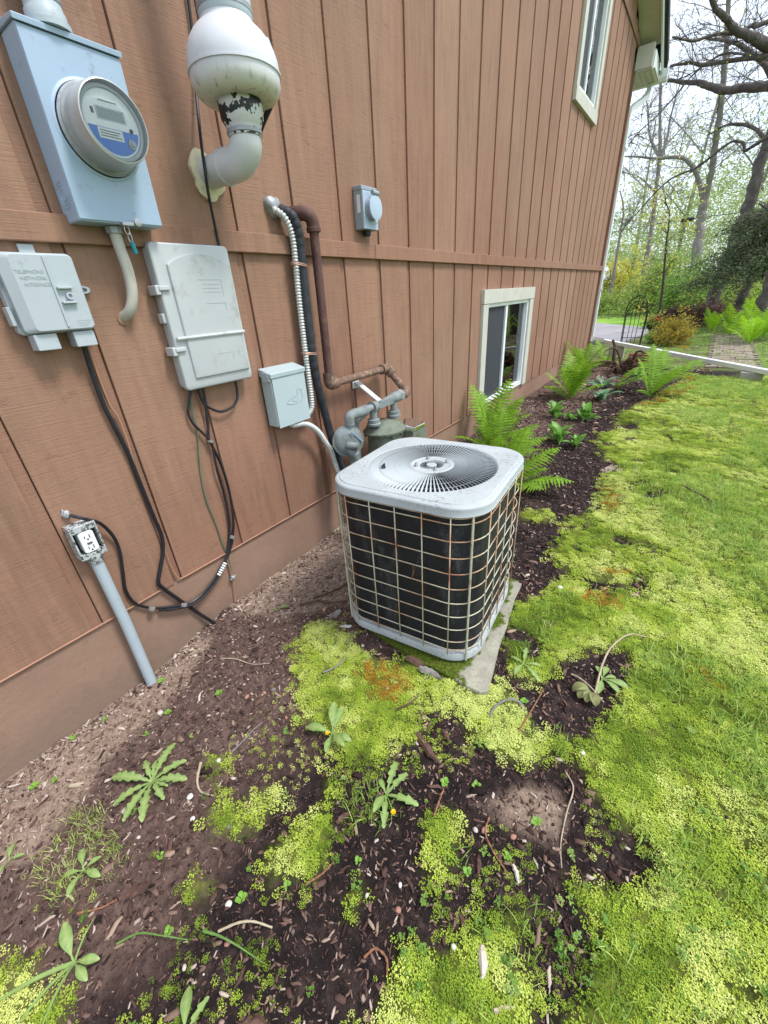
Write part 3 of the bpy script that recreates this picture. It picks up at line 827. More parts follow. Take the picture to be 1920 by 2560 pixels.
for r in (0.013, 0.021, 0.029):
    a = np.linspace(0, 2 * np.pi, 33)[:-1]
    MB().tube(np.stack([0.045 + r * np.cos(a), np.full(32, 0.6195), 1.583 + r * np.sin(a)], 1), 0.0009, 5, closed=True).build('knockout', 'box_blue', em)
MB().lathe((0.062, 0.706, 1.903), (0, 0, 1), [(0, 0.047), (0.012, 0.047), (0.014, 0.043), (0.03, 0.042), (0.034, 0.039), (0.06, 0.0385), (0.9, 0.0365)], 28).build('service_mast', 'pvc_grey', em)
MB().lathe((0.062, 0.706, 1.95), (0, 0, 1), [(0, 0.0405), (0.012, 0.0415), (0.030, 0.0408), (0.05, 0.0412), (0.07, 0.0402)], 28).build('tape_wrap', 'galv', em)
bx(0.080, 0.1005, 0.725, 0.758, 1.5185, 1.5275).build('hasp', 'zinc', em, smooth=False, bevel=0.002)
MB().lathe((0.1005, 0.768, 1.528), (1, 0, 0), [(0, 0.010), (0.004, 0.010), (0.005, 0.007), (0.005, 0.0)], 20).build('latch_screw', 'zinc', em)
# padlock seal
sealt = thing('seal_tag', 'small teal security seal hanging from a wire loop under the meter box', 'seal', (0.092, 0.738, 1.47))
a = np.linspace(0, 2 * np.pi, 25)[:-1]
MB().tube(np.stack([0.093 + 0.0 * a, 0.735 + 0.0065 * np.cos(a), 1.510 + 0.011 * np.sin(a)], 1), 0.0013, 6, closed=True).build('wire_loop', 'zinc', sealt)
MB().tube(np.stack([0.093 + 0.004 * np.cos(a), 0.738 + 0.003 * np.cos(a), 1.491 + 0.012 * np.sin(a)], 1), 0.0013, 6, closed=True).build('wire_loop', 'zinc', sealt)
MB().tube([(0.0925, 0.739, 1.481), (0.092, 0.742, 1.452)], 0.0065, 10).build('seal_body', 'tag_teal', sealt)

# --- bent conduit from the meter box into the wall
cb = thing('bent_conduit', 'beige bent conduit leaving the meter box bottom and entering the wall', 'conduit', (0.0, 0.70, 1.29))
MB().tube(catmull([(0.045, 0.722, 1.524), (0.045, 0.724, 1.47), (0.044, 0.728, 1.41), (0.040, 0.722, 1.35), (0.024, 0.706, 1.305), (-0.015, 0.690, 1.285)], 26), 0.0155, 14).build('pipe', 'conduit_beige', cb)
MB().lathe((0.045, 0.722, 1.505), (0, 0, 1), [(0, 0.022), (0.016, 0.022), (0.0175, 0.019)], 8).build('locknut', 'galv', cb)
MB().lathe((0.0, 0.691, 1.283), (1, 0, 0), [(0, 0.021), (0.004, 0.019), (0.005, 0.015)], 16).build('caulk_ring', 'siding', cb)

# --- radon fan
fan = thing('vent_fan', 'white bulb-shaped vent fan on a pipe elbow leaving the wall', 'fan', (0.225, 1.112, 1.70))
FX, FY = 0.225, 1.112
fanmat = NT('fan_housing')
vv = fanmat.coord('Object')
fc = fanmat.ramp(fanmat.noise(vv, 5, 4), [(0.3, s(196, 197, 202)), (0.7, s(206, 207, 212))])
streak = fanmat.noise(fanmat.coord('Object', (70, 70, 9)), 1.0, 4, 0.6)
sep = fanmat.node('ShaderNodeSeparateXYZ'); fanmat.link(vv, sep.inputs[0])
low = fanmat.step(sep.outputs['Z'], 0.185, 0.12)
gr = fanmat.mix(low, fc, s(196, 194, 168))
dm = fanmat.math('MULTIPLY', fanmat.step(streak, 0.56, 0.7), low)
gr = fanmat.mix(fanmat.math('MULTIPLY', dm, 0.85), gr, s(66, 58, 44))
fanmat.done(gr, 0.4)
MB().lathe((FX, FY, 1.70), (0, 0, 1), [(0.192, 0.1265), (0.198, 0.1272), (0.216, 0.1262), (0.236, 0.1205), (0.254, 0.111), (0.270, 0.098), (0.282, 0.084), (0.290, 0.073), (0.296, 0.0705), (0.302, 0.0700)], 44).build('upper_housing', fanmat.m, fan, angle=60)
MB().lathe((FX, FY, 1.70), (0, 0, 1), [(0.136, 0.060), (0.131, 0.085), (0.136, 0.105), (0.149, 0.119), (0.166, 0.1255), (0.186, 0.1262), (0.187, 0.1305), (0.1915, 0.1305), (0.192, 0.127)], 44).build('lower_housing', fanmat.m, fan, angle=60)
cm = NT('peeling_coupling')
cv = cm.coord('Object')
cc = cm.mix(cm.step(cm.noise(cv, 20, 3, 0.7), 0.50, 0.512), s(196, 198, 196), (0.01, 0.01, 0.011))
cm.bump(cm.noise(cv, 90, 2), 0.3); cm.done(cc, 0.45)
MB().lathe((FX, FY, 1.70), (0, 0, 1), [(0.054, 0.049), (0.074, 0.050), (0.080, 0.054), (0.094, 0.0620), (0.120, 0.0640), (0.152, 0.0645)], 32).build('coupling', cm.m, fan)
MB().lathe((FX, FY, 1.70), (0, 0, 1), [(0.058, 0.0505), (0.059, 0.0525), (0.069, 0.0525), (0.070, 0.0505)], 32).build('hose_clamp', 'galv', fan)
MB().lathe((FX, FY, 1.70), (0, 0, 1), [(0.299, 0.0705), (0.303, 0.0725), (0.340, 0.0725), (0.352, 0.066), (0.368, 0.051), (0.42, 0.048)], 32).build('coupling', 'pvc_grey', fan)
MB().lathe((FX, FY, 1.70), (0, 0, 1), [(0.312, 0.0728), (0.313, 0.0740), (0.324, 0.0740), (0.325, 0.0728)], 32).build('hose_clamp', 'galv', fan)
MB().lathe((FX, FY, 2.11), (0, 0, 1), [(0, 0.0445), (1.3, 0.0445)], 24).build('stack_pipe', 'pvc', fan)
bend = [(FX, FY, 1.78), (FX, FY, 1.752)]
for i in range(1, 9):
    a = R(90 * i / 9); bend.append((FX - 0.072 * (1 - math.cos(a)), FY, 1.752 - 0.049 * math.sin(a)))
bend += [(FX - 0.072, FY, 1.703), (0.10, FY, 1.703)]
rad = [0.0455] * 2 + [0.0475] * 8 + [0.0475, 0.0475]
MB().tube(bend, rad, 24).build('elbow', 'pvc', fan, angle=50)
MB().lathe((0.118, FY, 1.703), (1, 0, 0), [(-0.13, 0.0445), (0.0, 0.0445)], 24).build('wall_pipe', 'pvc', fan)
MB().lathe((0.113, FY, 1.703), (1, 0, 0), [(-0.006, 0.0500), (0.006, 0.0500)], 24).build('elbow_rim', 'pvc', fan)
rg = np.random.default_rng(4)
fr = []
for h, k in ((0.0, 1.0), (0.012, 1.02), (0.018, 0.85), (0.020, 0.70)):
    a = np.arange(22) * 2 * np.pi / 22
    rr = 0.066 * k * (1 + 0.13 * np.sin(3 * a + 1) + 0.06 * np.sin(7 * a) + 0.02 * rg.standard_normal(22))
    fr.append(np.stack([np.full(22, h), FY + rr * np.cos(a), 1.698 + rr * np.sin(a)], 1))
MB().loft(fr).build('foam_collar', 'foam', fan)
MB().tube([(FX + 0.055, FY + 0.062, 1.945), (FX + 0.075, FY + 0.083, 1.957)], 0.017, 12).build('wire_hub', 'pvc', fan)
MB().tube(catmull([(FX + 0.05, FY + 0.10, 1.86), (FX - 0.02, FY + 0.09, 1.80), (FX - 0.06, FY + 0.075, 1.74), (0.02, FY + 0.05, 1.70)], 20), 0.008, 8).build('power_cord', 'black', fan)

def cable(name, label, pts, r, mat, cat='cable', n=60, group=None):
    o = MB().tube(catmull(pts, n), r, 8).build(name, mat)
    tag(o, label, cat, group)
    return o
cable('coax_cable', 'black cable running straight down the wall past the vent fan', [(0.012, 1.19, 2.7), (0.012, 1.165, 2.13), (0.014, 1.132, 1.95), (0.05, 1.080, 1.78), (0.066, 1.060, 1.70), (0.05, 1.066, 1.63), (0.027, 1.083, 1.53), (0.027, 1.085, 1.475)], 0.0048, 'black')

# --- telephone interface box
nid = thing('telephone_box', 'grey telephone interface box with raised lettering at the left picture edge', 'utility box', (0, 0.50, 1.26))
MB().prism(rrect(0.405, 0.585, 1.262, 1.452, 0.012), 0.004, 0.030, 'x').build('back_box', 'box_grey', nid)
lid = MB().loft([np.hstack([np.full((28, 1), x), rrect(0.412 + i, 0.580 - j, 1.264 + k, 1.450 - k, r)]) for x, i, j, k, r in ((0.030, 0, 0, 0, .012), (0.052, 0, 0, 0, .012), (0.064, 0.018, 0.002, 0.003, .012), (0.067, 0.022, 0.005, 0.006, .010))])
lido = lid.build('cover', 'box_grey', nid, angle=30)
bx(0.0665, 0.0705, 0.507, 0.5125, 1.275, 1.442).build('rib', 'box_grey', nid, smooth=False, bevel=0.001)
for i, w in enumerate(('TELEPHONE', 'NETWORK', 'INTERFACE')):
    text(w, 0.0115, 'emboss', nid, (0.0672, 0.468 + 0.004 * i, 1.407 - 0.0145 * i), 0.0008)
for (a, b, c, d) in ((0.515, 0.550, 1.367, 1.372), (0.515, 0.550, 1.332, 1.337)):
    bx(0.067, 0.078, a, b, c, d).build('latch_rib', 'box_grey', nid, smooth=False, bevel=0.001)
MB().lathe((0.0671, 0.538, 1.350), (1, 0, 0), [(0, 0.009), (0.009, 0.009), (0.009, 0.005), (0.004, 0.005), (0.004, 0.0)], 16).build('cover_screw', 'box_grey', nid)
for z in (1.285, 1.375):
    bx(0.010, 0.040, 0.396, 0.405, z, z + 0.045).build('hinge', 'box_grey', nid, smooth=False, bevel=0.002)
MB().lathe((0.002, 0.600, 1.366), (1, 0, 0), [(0, 0.014), (0.012, 0.014), (0.012, 0.008), (0.002, 0.008)], 18, ell=(0.7, 1.3)).build('mounting_ear', 'box_grey', nid)
bx(0.001, 0.008, 0.484, 0.520, 1.452, 1.474).build('mounting_ear', 'box_grey', nid, smooth=False, bevel=0.002)
for a, b in ((0.424, 0.478), (0.518, 0.572)):
    bx(0.008, 0.056, a, b, 1.222, 1.262).build('cable_port', 'box_grey', nid, smooth=False, bevel=0.002)
for i in range(3):
    bx(0.0671, 0.0676, 0.535, 0.572 - 0.006 * i, 1.288 - 0.006 * i, 1.2905 - 0.006 * i).build('embossed_line', 'emboss', nid, smooth=False)

# --- cable television box
cbx = thing('cable_box', 'tall beige-grey cable box with a rounded raised panel and side latches', 'utility box', (0, 0.95, 1.045))
MB().prism(rrect(0.812, 1.094, 1.046, 1.488, 0.016), 0.003, 0.034, 'x').build('back_box', 'box_beige', cbx)
MB().loft([np.hstack([np.full((28, 1), x), rrect(0.806 + i, 1.098 - i, 1.040 + i, 1.492 - i, .016)]) for x, i in ((0.032, 0.001), (0.040, 0), (0.050, 0.002), (0.053, 0.006))]).build('cover', 'box_beige', cbx, angle=30)
arch = [(0.848, 1.075), (1.085, 1.075), (1.087, 1.43)] + [(1.087 - 0.239 * t, 1.43 + 0.034 * math.sin(math.pi * min(1, t * 1.0)) ** 0.7) for t in np.linspace(0.05, 0.95, 10)] + [(0.848, 1.43)]
cy = np.mean(np.array(arch), 0)
MB().loft([np.hstack([np.full((len(arch), 1), x), cy + (np.array(arch) - cy) * k]) for x, k in ((0.052, 1.0), (0.060, 0.985), (0.062, 0.96))]).build('raised_panel', 'box_beige', cbx, angle=30)
MB().tube([(0.061, 0.815, 1.213), (0.063, 0.86, 1.213), (0.063, 1.09, 1.213)], 0.006, 8).build('cross_rib', 'box_beige', cbx)
for z in (1.345, 1.160):
    bx(0.010, 0.058, 0.790, 0.806, z, z + 0.028).build('latch', 'box_beige', cbx, smooth=False, bevel=0.003)
    bx(0.053, 0.062, 0.800, 0.838, z + 0.012, z + 0.026).build('latch_tongue', 'box_beige', cbx, smooth=False, bevel=0.003)
bx(0.010, 0.040, 0.797, 0.811, 1.262, 1.292).build('hinge', 'box_beige', cbx, smooth=False, bevel=0.003)
def frame_mark(y0, y1, z0, z1, x, parent):
    m = MB()
    w = 0.0015
    m.box(x, x + 0.0008, y0, y1, z1 - w, z1); m.box(x, x + 0.0008, y1 - w, y1, z0, z1 - w)
    m.build('embossed_frame', 'emboss', parent, smooth=False)
frame_mark(0.945, 1.035, 1.335, 1.388, 0.0621, cbx); frame_mark(0.958, 1.035, 1.292, 1.315, 0.0621, cbx); frame_mark(0.965, 1.022, 1.122, 1.150, 0.0621, cbx)
for i in range(3):
    bx(0.0621, 0.0626, 0.955, 1.025, 1.372 - 0.012 * i, 1.3745 - 0.012 * i).build('embossed_line', 'emboss', cbx, smooth=False)

# --- power inlet
inl = thing('power_inlet', 'small grey power inlet box with a round hinged lid', 'inlet box', (0, 1.975, 1.60))
bx(0.001, 0.052, 1.915, 2.035, 1.598, 1.768).build('box_body', 'inlet', inl, smooth=False, bevel=0.003)
bx(-0.0, 0.054, 1.912, 2.038, 1.752, 1.770).build('top_cap', 'inlet', inl, smooth=False, bevel=0.003)
bx(0.0525, 0.0555, 1.917, 2.033, 1.600, 1.751).build('front_plate', 'inlet_lid', inl, smooth=False, bevel=0.001)
IC = (1.978, 1.683)
MB().lathe((0.0555, *IC), (1, 0, 0), [(0, 0.050), (0.018, 0.047), (0.024, 0.046), (0.024, 0.043)], 32).build('socket_collar', 'inlet', inl)
MB().lathe((0.080, *IC), (1, 0, 0), [(0, 0.050), (0.004, 0.0515), (0.008, 0.050), (0.009, 0.046), (0.009, 0.0)], 32).build('lid', 'inlet_lid', inl)
bx(0.080, 0.088, 1.966, 1.990, 1.622, 1.640).build('lid_tab', 'inlet_lid', inl, smooth=False, bevel=0.003)
MB().tube([(0.085, 1.955, 1.741), (0.085, 2.001, 1.741)], 0.010, 12).build('hinge', 'inlet', inl)
bx(0.020, 0.040, 1.9145, 1.9149, 1.665, 1.735).build('sticker', 'sticker', inl, smooth=False)
a = np.linspace(0, 2 * np.pi, 25)[:-1]
MB().tube(np.stack([0.030 + 0.011 * np.cos(a), np.full(24, 1.9148), 1.640 + 0.011 * np.sin(a)], 1), 0.0007, 5, closed=True).build('knockout', 'inlet', inl)
MB().lathe((0.025, 1.975, 1.575), (0, 0, 1), [(0, 0.018), (0.023, 0.02)], 12).build('bottom_fitting', 'dark', inl)

# --- air conditioner disconnect
dis = thing('disconnect_box', 'pale grey disconnect box with an embossed duck emblem', 'utility box', (0, 1.27, 0.81))
bx(0.002, 0.064, 1.173, 1.366, 0.812, 1.030).build('box_body', 'box_light', dis, smooth=False, bevel=0.003)
bx(0.0655, 0.0700, 1.176, 1.368, 0.806, 1.026).build('door', 'box_light', dis, smooth=False, bevel=0.002)
MB().prism([(0.0, 1.026), (0.074, 1.020), (0.076, 1.040), (0.0, 1.060)], 1.168, 1.372, 'y').build('hood', 'box_light', dis, smooth=False, bevel=0.003)
bx(0.018, 0.060, 1.1655, 1.1725, 1.005, 1.045).build('hinge_tab', 'box_light', dis, smooth=False, bevel=0.002)
MB().lathe((0.062, 1.166, 1.012), (0, -1, 0), [(0, 0.005), (0.003, 0.004), (0.003, 0)], 12).build('rivet', 'zinc', dis)
for r in (0.012, 0.020):
    MB().tube(np.stack([0.034 + r * np.cos(a), np.full(24, 1.1728), 0.846 + r * np.sin(a)], 1), 0.0008, 5, closed=True).build('knockout', 'box_light', dis)
duck = [(1.250, 0.905), (1.262, 0.915), (1.285, 0.922), (1.300, 0.924), (1.306, 0.931), (1.300, 0.938), (1.303, 0.946), (1.311, 0.949), (1.318, 0.945), (1.327, 0.942), (1.319, 0.938), (1.321, 0.930), (1.325, 0.918), (1.320, 0.905), (1.306, 0.898), (1.280, 0.896), (1.262, 0.899)]
duck = [(1.283 + (a_ - 1.285) * 1.35, 0.915 + (b_ - 0.915) * 1.15) for a_, b_ in duck]
MB().tube([(0.0703, *p) for p in duck], 0.0012, 5, closed=True).build('duck_emblem', 'emblem', dis)
MB().tube([(0.0703, 1.272, 0.911), (0.0703, 1.290, 0.902), (0.0703, 1.310, 0.908)], 0.0010, 5).build('duck_emblem', 'emblem', dis)

def flex(name, label, pts, r=0.0125, period=0.0122):
    P = catmull(pts, 400)
    d = np.r_[0, np.cumsum(np.linalg.norm(np.diff(P, axis=0), axis=1))]
    n = int(d[-1] / period * 6)
    u = np.linspace(0, d[-1], n)
    Q = np.stack([np.interp(u, d, P[:, i]) for i in range(3)], 1)
    rr = r * (1 + 0.16 * np.cos(2 * np.pi * u / period))
    o = MB().tube(Q, rr, 10).build(name, 'flex', angle=70)
    tag(o, label, 'conduit')
    return o
flex('flexible_conduit', 'ribbed metal conduit dropping beside the black insulated line into the disconnect box', [(-0.01, 1.372, 1.632), (0.03, 1.378, 1.622), (0.048, 1.405, 1.595), (0.045, 1.432, 1.534), (0.042, 1.434, 1.444), (0.040, 1.428, 1.33), (0.040, 1.424, 1.217), (0.040, 1.422, 1.10), (0.040, 1.420, 0.975), (0.040, 1.420, 0.90), (0.040, 1.414, 0.845), (0.040, 1.39, 0.822), (0.040, 1.368, 0.822)])
flex('flexible_conduit', 'ribbed metal conduit curving from under the disconnect box to the air conditioner', [(0.045, 1.26, 0.812), (0.05, 1.27, 0.795), (0.06, 1.329, 0.787), (0.06, 1.381, 0.759), (0.062, 1.423, 0.716), (0.066, 1.452, 0.662), (0.075, 1.476, 0.607), (0.09, 1.48, 0.539), (0.13, 1.47, 0.455), (0.22, 1.44, 0.36), (0.36, 1.40, 0.31), (0.50, 1.38, 0.30)])
line = thing('insulated_line', 'black foam-insulated refrigerant line dropping down the wall to the air conditioner', 'pipe', (0, 1.45, 0.5))
lp = catmull([(-0.02, 1.41, 1.635), (0.03, 1.415, 1.625), (0.052, 1.440, 1.605), (0.055, 1.458, 1.56), (0.05, 1.461, 1.50), (0.05, 1.459, 1.40), (0.05, 1.455, 1.28), (0.05, 1.453, 1.16), (0.05, 1.451, 1.09), (0.05, 1.457, 1.02), (0.05, 1.465, 0.934), (0.05, 1.486, 0.827), (0.055, 1.510, 0.674), (0.07, 1.530, 0.547), (0.11, 1.535, 0.43), (0.24, 1.50, 0.33), (0.42, 1.45, 0.28), (0.52, 1.43, 0.28)], 150)
ripple = 1 + 0.02 * np.sin(np.arange(150) * 1.15) - 0.10 * (np.arange(150) % 5 == 0) + 0.04 * (NZ(np.arange(150) * 0.21, np.zeros(150)) - 0.5)
k = 84
MB().tube(lp[:k], 0.0215 * ripple[:k], 14).build('insulation', 'foam_black', line)
MB().tube(lp[k - 2:], 0.0205 * ripple[k - 2:], 14).build('insulation', 'foam_black', line)
MB().tube(lp[k - 5:k + 3], 0.010, 8).build('copper_pipe', 'rust_dark', line)
for z, y in ((1.435, 1.447), (1.085, 1.437), (0.622, 1.498)):
    m = MB()
    a = np.linspace(0, 2 * np.pi, 25)[:-1]
    for j in range(2):
        m.tube(np.stack([0.048 + 0.026 * np.cos(a), y + 0.040 * np.sin(a), z + 0.006 * j - 0.006 * np.sin(a)], 1), 0.0024, 5, closed=True)
    m.build('copper_tie', 'copper_tie', line)
rg = np.random.default_rng(8)
fr = []
for h, kk in ((0.0, 1.0), (0.018, 1.0), (0.03, 0.7), (0.033, 0.2)):
    a = np.arange(18) * 2 * np.pi / 18
    rr = 0.036 * kk * (1 + 0.12 * np.sin(3 * a) + 0.05 * rg.standard_normal(18))
    fr.append(np.stack([np.full(18, h - 0.004), 1.385 + rr * np.cos(a), 1.640 + rr * np.sin(a)], 1))
MB().loft(fr).build('putty_seal', 'galv', line)

# --- gas pipe and meter
gp = thing('gas_pipe', 'rusty iron gas pipe dropping down the wall and turning toward the gas meter', 'pipe', (0, 1.55, 0.93))
MB().tube(catmull([(-0.02, 1.500, 1.628), (0.02, 1.506, 1.628), (0.045, 1.522, 1.625), (0.058, 1.540, 1.612), (0.060, 1.548, 1.588), (0.06, 1.549, 1.575)], 16), 0.0275, 16).build('elbow', 'rust_dark', gp)
MB().lathe((0.06, 1.549, 1.560), (0, 0, 1), [(0, 0.030), (0.014, 0.031), (0.016, 0.028)], 20).build('elbow_band', 'rust_dark', gp)
MB().tube([(0.06, 1.549, 1.565), (0.06, 1.545, 1.25), (0.06, 1.540, 0.96)], 0.0200, 16).build('vertical_pipe', 'rust_dark', gp)
MB().tube(catmull([(0.06, 1.541, 0.985), (0.06, 1.541, 0.95), (0.06, 1.552, 0.932), (0.06, 1.585, 0.932)], 14), 0.029, 16).build('elbow', 'rust_scaly', gp)
MB().tube([(0.06, 1.58, 0.932), (0.06, 2.01, 0.932)], 0.0190, 16).build('horizontal_pipe', 'rust_scaly', gp)
MB().tube(catmull([(0.06, 1.985, 0.932), (0.06, 2.02, 0.932), (0.066, 2.040, 0.926), (0.092, 2.045, 0.898)], 14), 0.028, 16).build('elbow', 'rust_scaly', gp)
MB().tube([(0.085, 2.045, 0.905), (0.172, 2.045, 0.818)], 0.0205, 16).build('drop_pipe', 'rust_scaly', gp)
MB().tube(catmull([(0.158, 2.045, 0.832), (0.180, 2.045, 0.808), (0.186, 2.030, 0.798), (0.182, 1.995, 0.798)], 14), 0.027, 16).build('elbow', 'rust_scaly', gp)

gm_ = thing('gas_meter', 'weathered grey gas meter with regulator on a pipe bar behind the air conditioner', 'gas meter', (0.18, 1.80, 0.10))
GXX = 0.18
MB().lathe((GXX, 1.993, 0.797), (0, -1, 0), [(0, 0.034), (0.030, 0.034), (0.031, 0.026)], 6).build('union_nut', 'meter_grey', gm_, angle=30)
MB().tube([(GXX, 1.966, 0.797), (GXX, 1.93, 0.797), (GXX, 1.89, 0.795), (GXX, 1.80, 0.790), (GXX, 1.74, 0.788), (GXX, 1.71, 0.788)], [0.030, 0.031, 0.024, 0.019, 0.026, 0.032], 14).build('meter_bar', 'meter_grey', gm_)
bx(GXX + 0.012, GXX + 0.022, 1.76, 1.89, 0.772, 0.812).build('bar_web', 'meter_grey', gm_, smooth=False, bevel=0.003)
MB().tube([(GXX, 1.715, 0.788), (GXX, 1.62, 0.790)], 0.0195, 14).build('outlet_pipe', 'meter_grey', gm_)
MB().tube([(GXX, 1.67, 0.789), (GXX, 1.655, 0.789), (GXX, 1.61, 0.788), (GXX, 1.575, 0.790)], [0.022, 0.027, 0.027, 0.022], 14).build('coupling', 'meter_grey', gm_)
MB().tube(catmull([(GXX, 1.585, 0.790), (GXX, 1.545, 0.790), (GXX, 1.525, 0.780), (GXX, 1.522, 0.745)], 12), 0.0255, 14).build('elbow', 'meter_grey', gm_)
MB().tube([(GXX, 1.522, 0.76), (GXX, 1.522, 0.54)], 0.0185, 14).build('riser_pipe', 'meter_grey', gm_)
MB().tube([(GXX, 1.522, 0.54), (GXX, 1.522, 0.05)], 0.0165, 12).build('ground_pipe', 'meter_olive', gm_)
MB().lathe((GXX, 1.522, 0.690), (0, 0, 1), [(-0.012, 0.028), (0.018, 0.030), (0.020, 0.024)], 16).build('flange', 'meter_grey', gm_)
reg = MB().lathe((GXX - 0.005, 1.502, 0.668), (0.80, -0.60, 0.10), [(-0.016, 0.03), (-0.010, 0.066), (-0.004, 0.080), (0.005, 0.080), (0.006, 0.070), (0.014, 0.064), (0.020, 0.040), (0.020, 0.0)], 26).build('regulator', 'meter_grey', gm_)
MB().tube([(GXX + 0.01, 1.478, 0.655), (GXX + 0.062, 1.500, 0.648)], 0.019, 14).build('regulator_vent', 'meter_grey', gm_)
MB().tube([(GXX + 0.0, 1.49, 0.625), (GXX + 0.04, 1.500, 0.600), (GXX + 0.035, 1.505, 0.575)], [0.024, 0.024, 0.020], 12).build('regulator_body', 'meter_grey', gm_)
MB().lathe((GXX + 0.03, 1.505, 0.572), (0, 0, -1), [(0, 0.025), (0.028, 0.026), (0.034, 0.020)], 14).build('regulator_cap', 'meter_grey', gm_)
MB().sweep([(GXX + 0.02, 1.51, 0.715), (GXX + 0.05, 1.55, 0.66)], [(-0.006, -0.003), (0.006, -0.003), (0.006, 0.003), (-0.006, 0.003)]).build('tag_plate', 'box_blue', gm_, smooth=False)
for y in (1.722, 1.918):
    MB().lathe((GXX, y, 0.690), (0, 0, 1), [(0, 0.036), (0.012, 0.038), (0.016, 0.032), (0.034, 0.033), (0.036, 0.020), (0.095, 0.019)], 18).build('port', 'meter_grey', gm_)
MC2 = (GXX, 1.820)
MB().lathe((*MC2, 0.25), (0, 0, 1), [(0, 0.08), (0.02, 0.105), (0.20, 0.108), (0.27, 0.104), (0.29, 0.098), (0.385, 0.096)], 32, ell=(0.95, 1.15)).build('body', 'meter_olive', gm_)
MB().lathe((*MC2, 0.635), (0, 0, 1), [(0, 0.118), (0.012, 0.120), (0.016, 0.112), (0.035, 0.100), (0.050, 0.080), (0.056, 0.0)], 32, ell=(0.95, 1.15)).build('top_flange', 'meter_olive', gm_)
for i in range(10):
    q = R(36 * i + 10)
    MB().lathe((MC2[0] + 0.108 * 0.95 * math.cos(q), MC2[1] + 0.108 * 1.15 * math.sin(q), 0.615), (0, 0, 1), [(0, 0.006), (0.020, 0.006)], 8).build('bolt', 'meter_olive', gm_)
MB().prism(rrect(1.875, 2.020, 0.535, 0.640, 0.012), GXX + 0.03, GXX + 0.150, 'x').build('index_box', 'meter_olive', gm_)
MB().prism([(GXX + 0.035, 0.641), (GXX + 0.152, 0.628), (GXX + 0.150, 0.650), (GXX + 0.04, 0.668)], 1.89, 2.01, 'y').build('index_window', 'meter_glass', gm_, smooth=False, bevel=0.003)
bx(GXX + 0.045, GXX + 0.13, 1.905, 1.995, 0.6405, 0.6435).build('index_plate', 'box_grey', gm_, smooth=False)
MB().lathe((GXX + 0.14, 1.868, 0.600), (0.6, -0.8, 0), [(0, 0.006), (0.010, 0.005), (0.010, 0)], 10).build('red_seal', 'red', gm_)
brk = MB().sweep([(0.012, 1.807, 0.895), (0.165, 1.807, 0.800)], [(-0.018, -0.003), (0.018, -0.003), (0.018, 0.004), (-0.018, 0.004)]).build('support_arm', 'bracket', gm_, smooth=False, bevel=0.001)
bx(0.001, 0.010, 1.780, 1.834, 0.86, 0.915).build('wall_plate', 'bracket', gm_, smooth=False, bevel=0.002)
MB().sweep([(0.12, 1.640, 0.745), (0.12, 1.638, 0.10)], [(-0.02, -0.004), (0.02, -0.004), (0.02, 0.004), (-0.02, 0.004)], up=(1, 0, 0)).build('support_post', 'meter_grey', gm_, smooth=False)
MB().tube([(0.12, 1.645, 0.715), (0.14, 1.73, 0.760)], 0.010, 8).build('support_strut', 'meter_grey', gm_)

# --- outdoor receptacle
oc = thing('outlet_box', 'open zinc outlet box with white receptacle on a grey conduit post at the wall', 'outlet', (0.03, 0.345, 0.0))
rec = MB()
rec.box(0.002, 0.010, 0.306, 0.382, 0.602, 0.720)
rec.box(0.010, 0.050, 0.306, 0.311, 0.602, 0.720); rec.box(0.010, 0.050, 0.377, 0.382, 0.602, 0.720)
rec.box(0.010, 0.050, 0.311, 0.377, 0.602, 0.622); rec.box(0.010, 0.050, 0.311, 0.377, 0.698, 0.720)
rec.build('box_body', 'flaky', oc, smooth=False, bevel=0.002)
bx(0.011, 0.0115, 0.3115, 0.3765, 0.6225, 0.6975).build('cavity', 'dark', oc, smooth=False)
rc = MB().prism(rrect(0.323, 0.365, 0.624, 0.696, 0.008), 0.012, 0.053, 'x').build('receptacle', 'white_plastic', oc, bevel=0.002)
for z in (0.641, 0.679):
    for y, h in ((0.337, 0.0045), (0.351, 0.006)):
        bx(0.0531, 0.0537, y - 0.0012, y + 0.0012, z - h, z + h).build('slot', 'dark', rc, smooth=False)
    MB().lathe((0.0531, 0.344, z - 0.009), (1, 0, 0), [(0, 0.003), (0.0005, 0.0028), (0.0005, 0)], 10).build('slot', 'dark', rc)
bx(0.0531, 0.056, 0.337, 0.3515, 0.6595, 0.6645).build('test_button', 'white_plastic', rc, smooth=False, bevel=0.001)
bx(0.0531, 0.056, 0.337, 0.3515, 0.6535, 0.6585).build('test_button', 'ink', rc, smooth=False, bevel=0.001)
MB().lathe((0.030, 0.345, 0.575), (0, 0, 1), [(0, 0.021), (0.010, 0.024), (0.027, 0.024)], 18).build('connector', 'flaky', oc)
MB().tube([(0.030, 0.345, 0.585), (0.030, 0.347, 0.30), (0.031, 0.340, -0.06)], 0.0185, 18).build('post', 'pvc_grey', oc)
rg = np.random.default_rng(2)
fr = []
for h, kk in ((0.0, 1.0), (0.012, 0.9), (0.02, 0.4)):
    a = np.arange(14) * 2 * np.pi / 14
    rr = 0.012 * kk * (1 + 0.25 * rg.standard_normal(14) * 0.6)
    fr.append(np.stack([np.full(14, h), 0.330 + rr * np.cos(a), 0.755 + 1.2 * rr * np.sin(a)], 1))
MB().loft(fr).build('caulk_blob', 'flaky', oc)

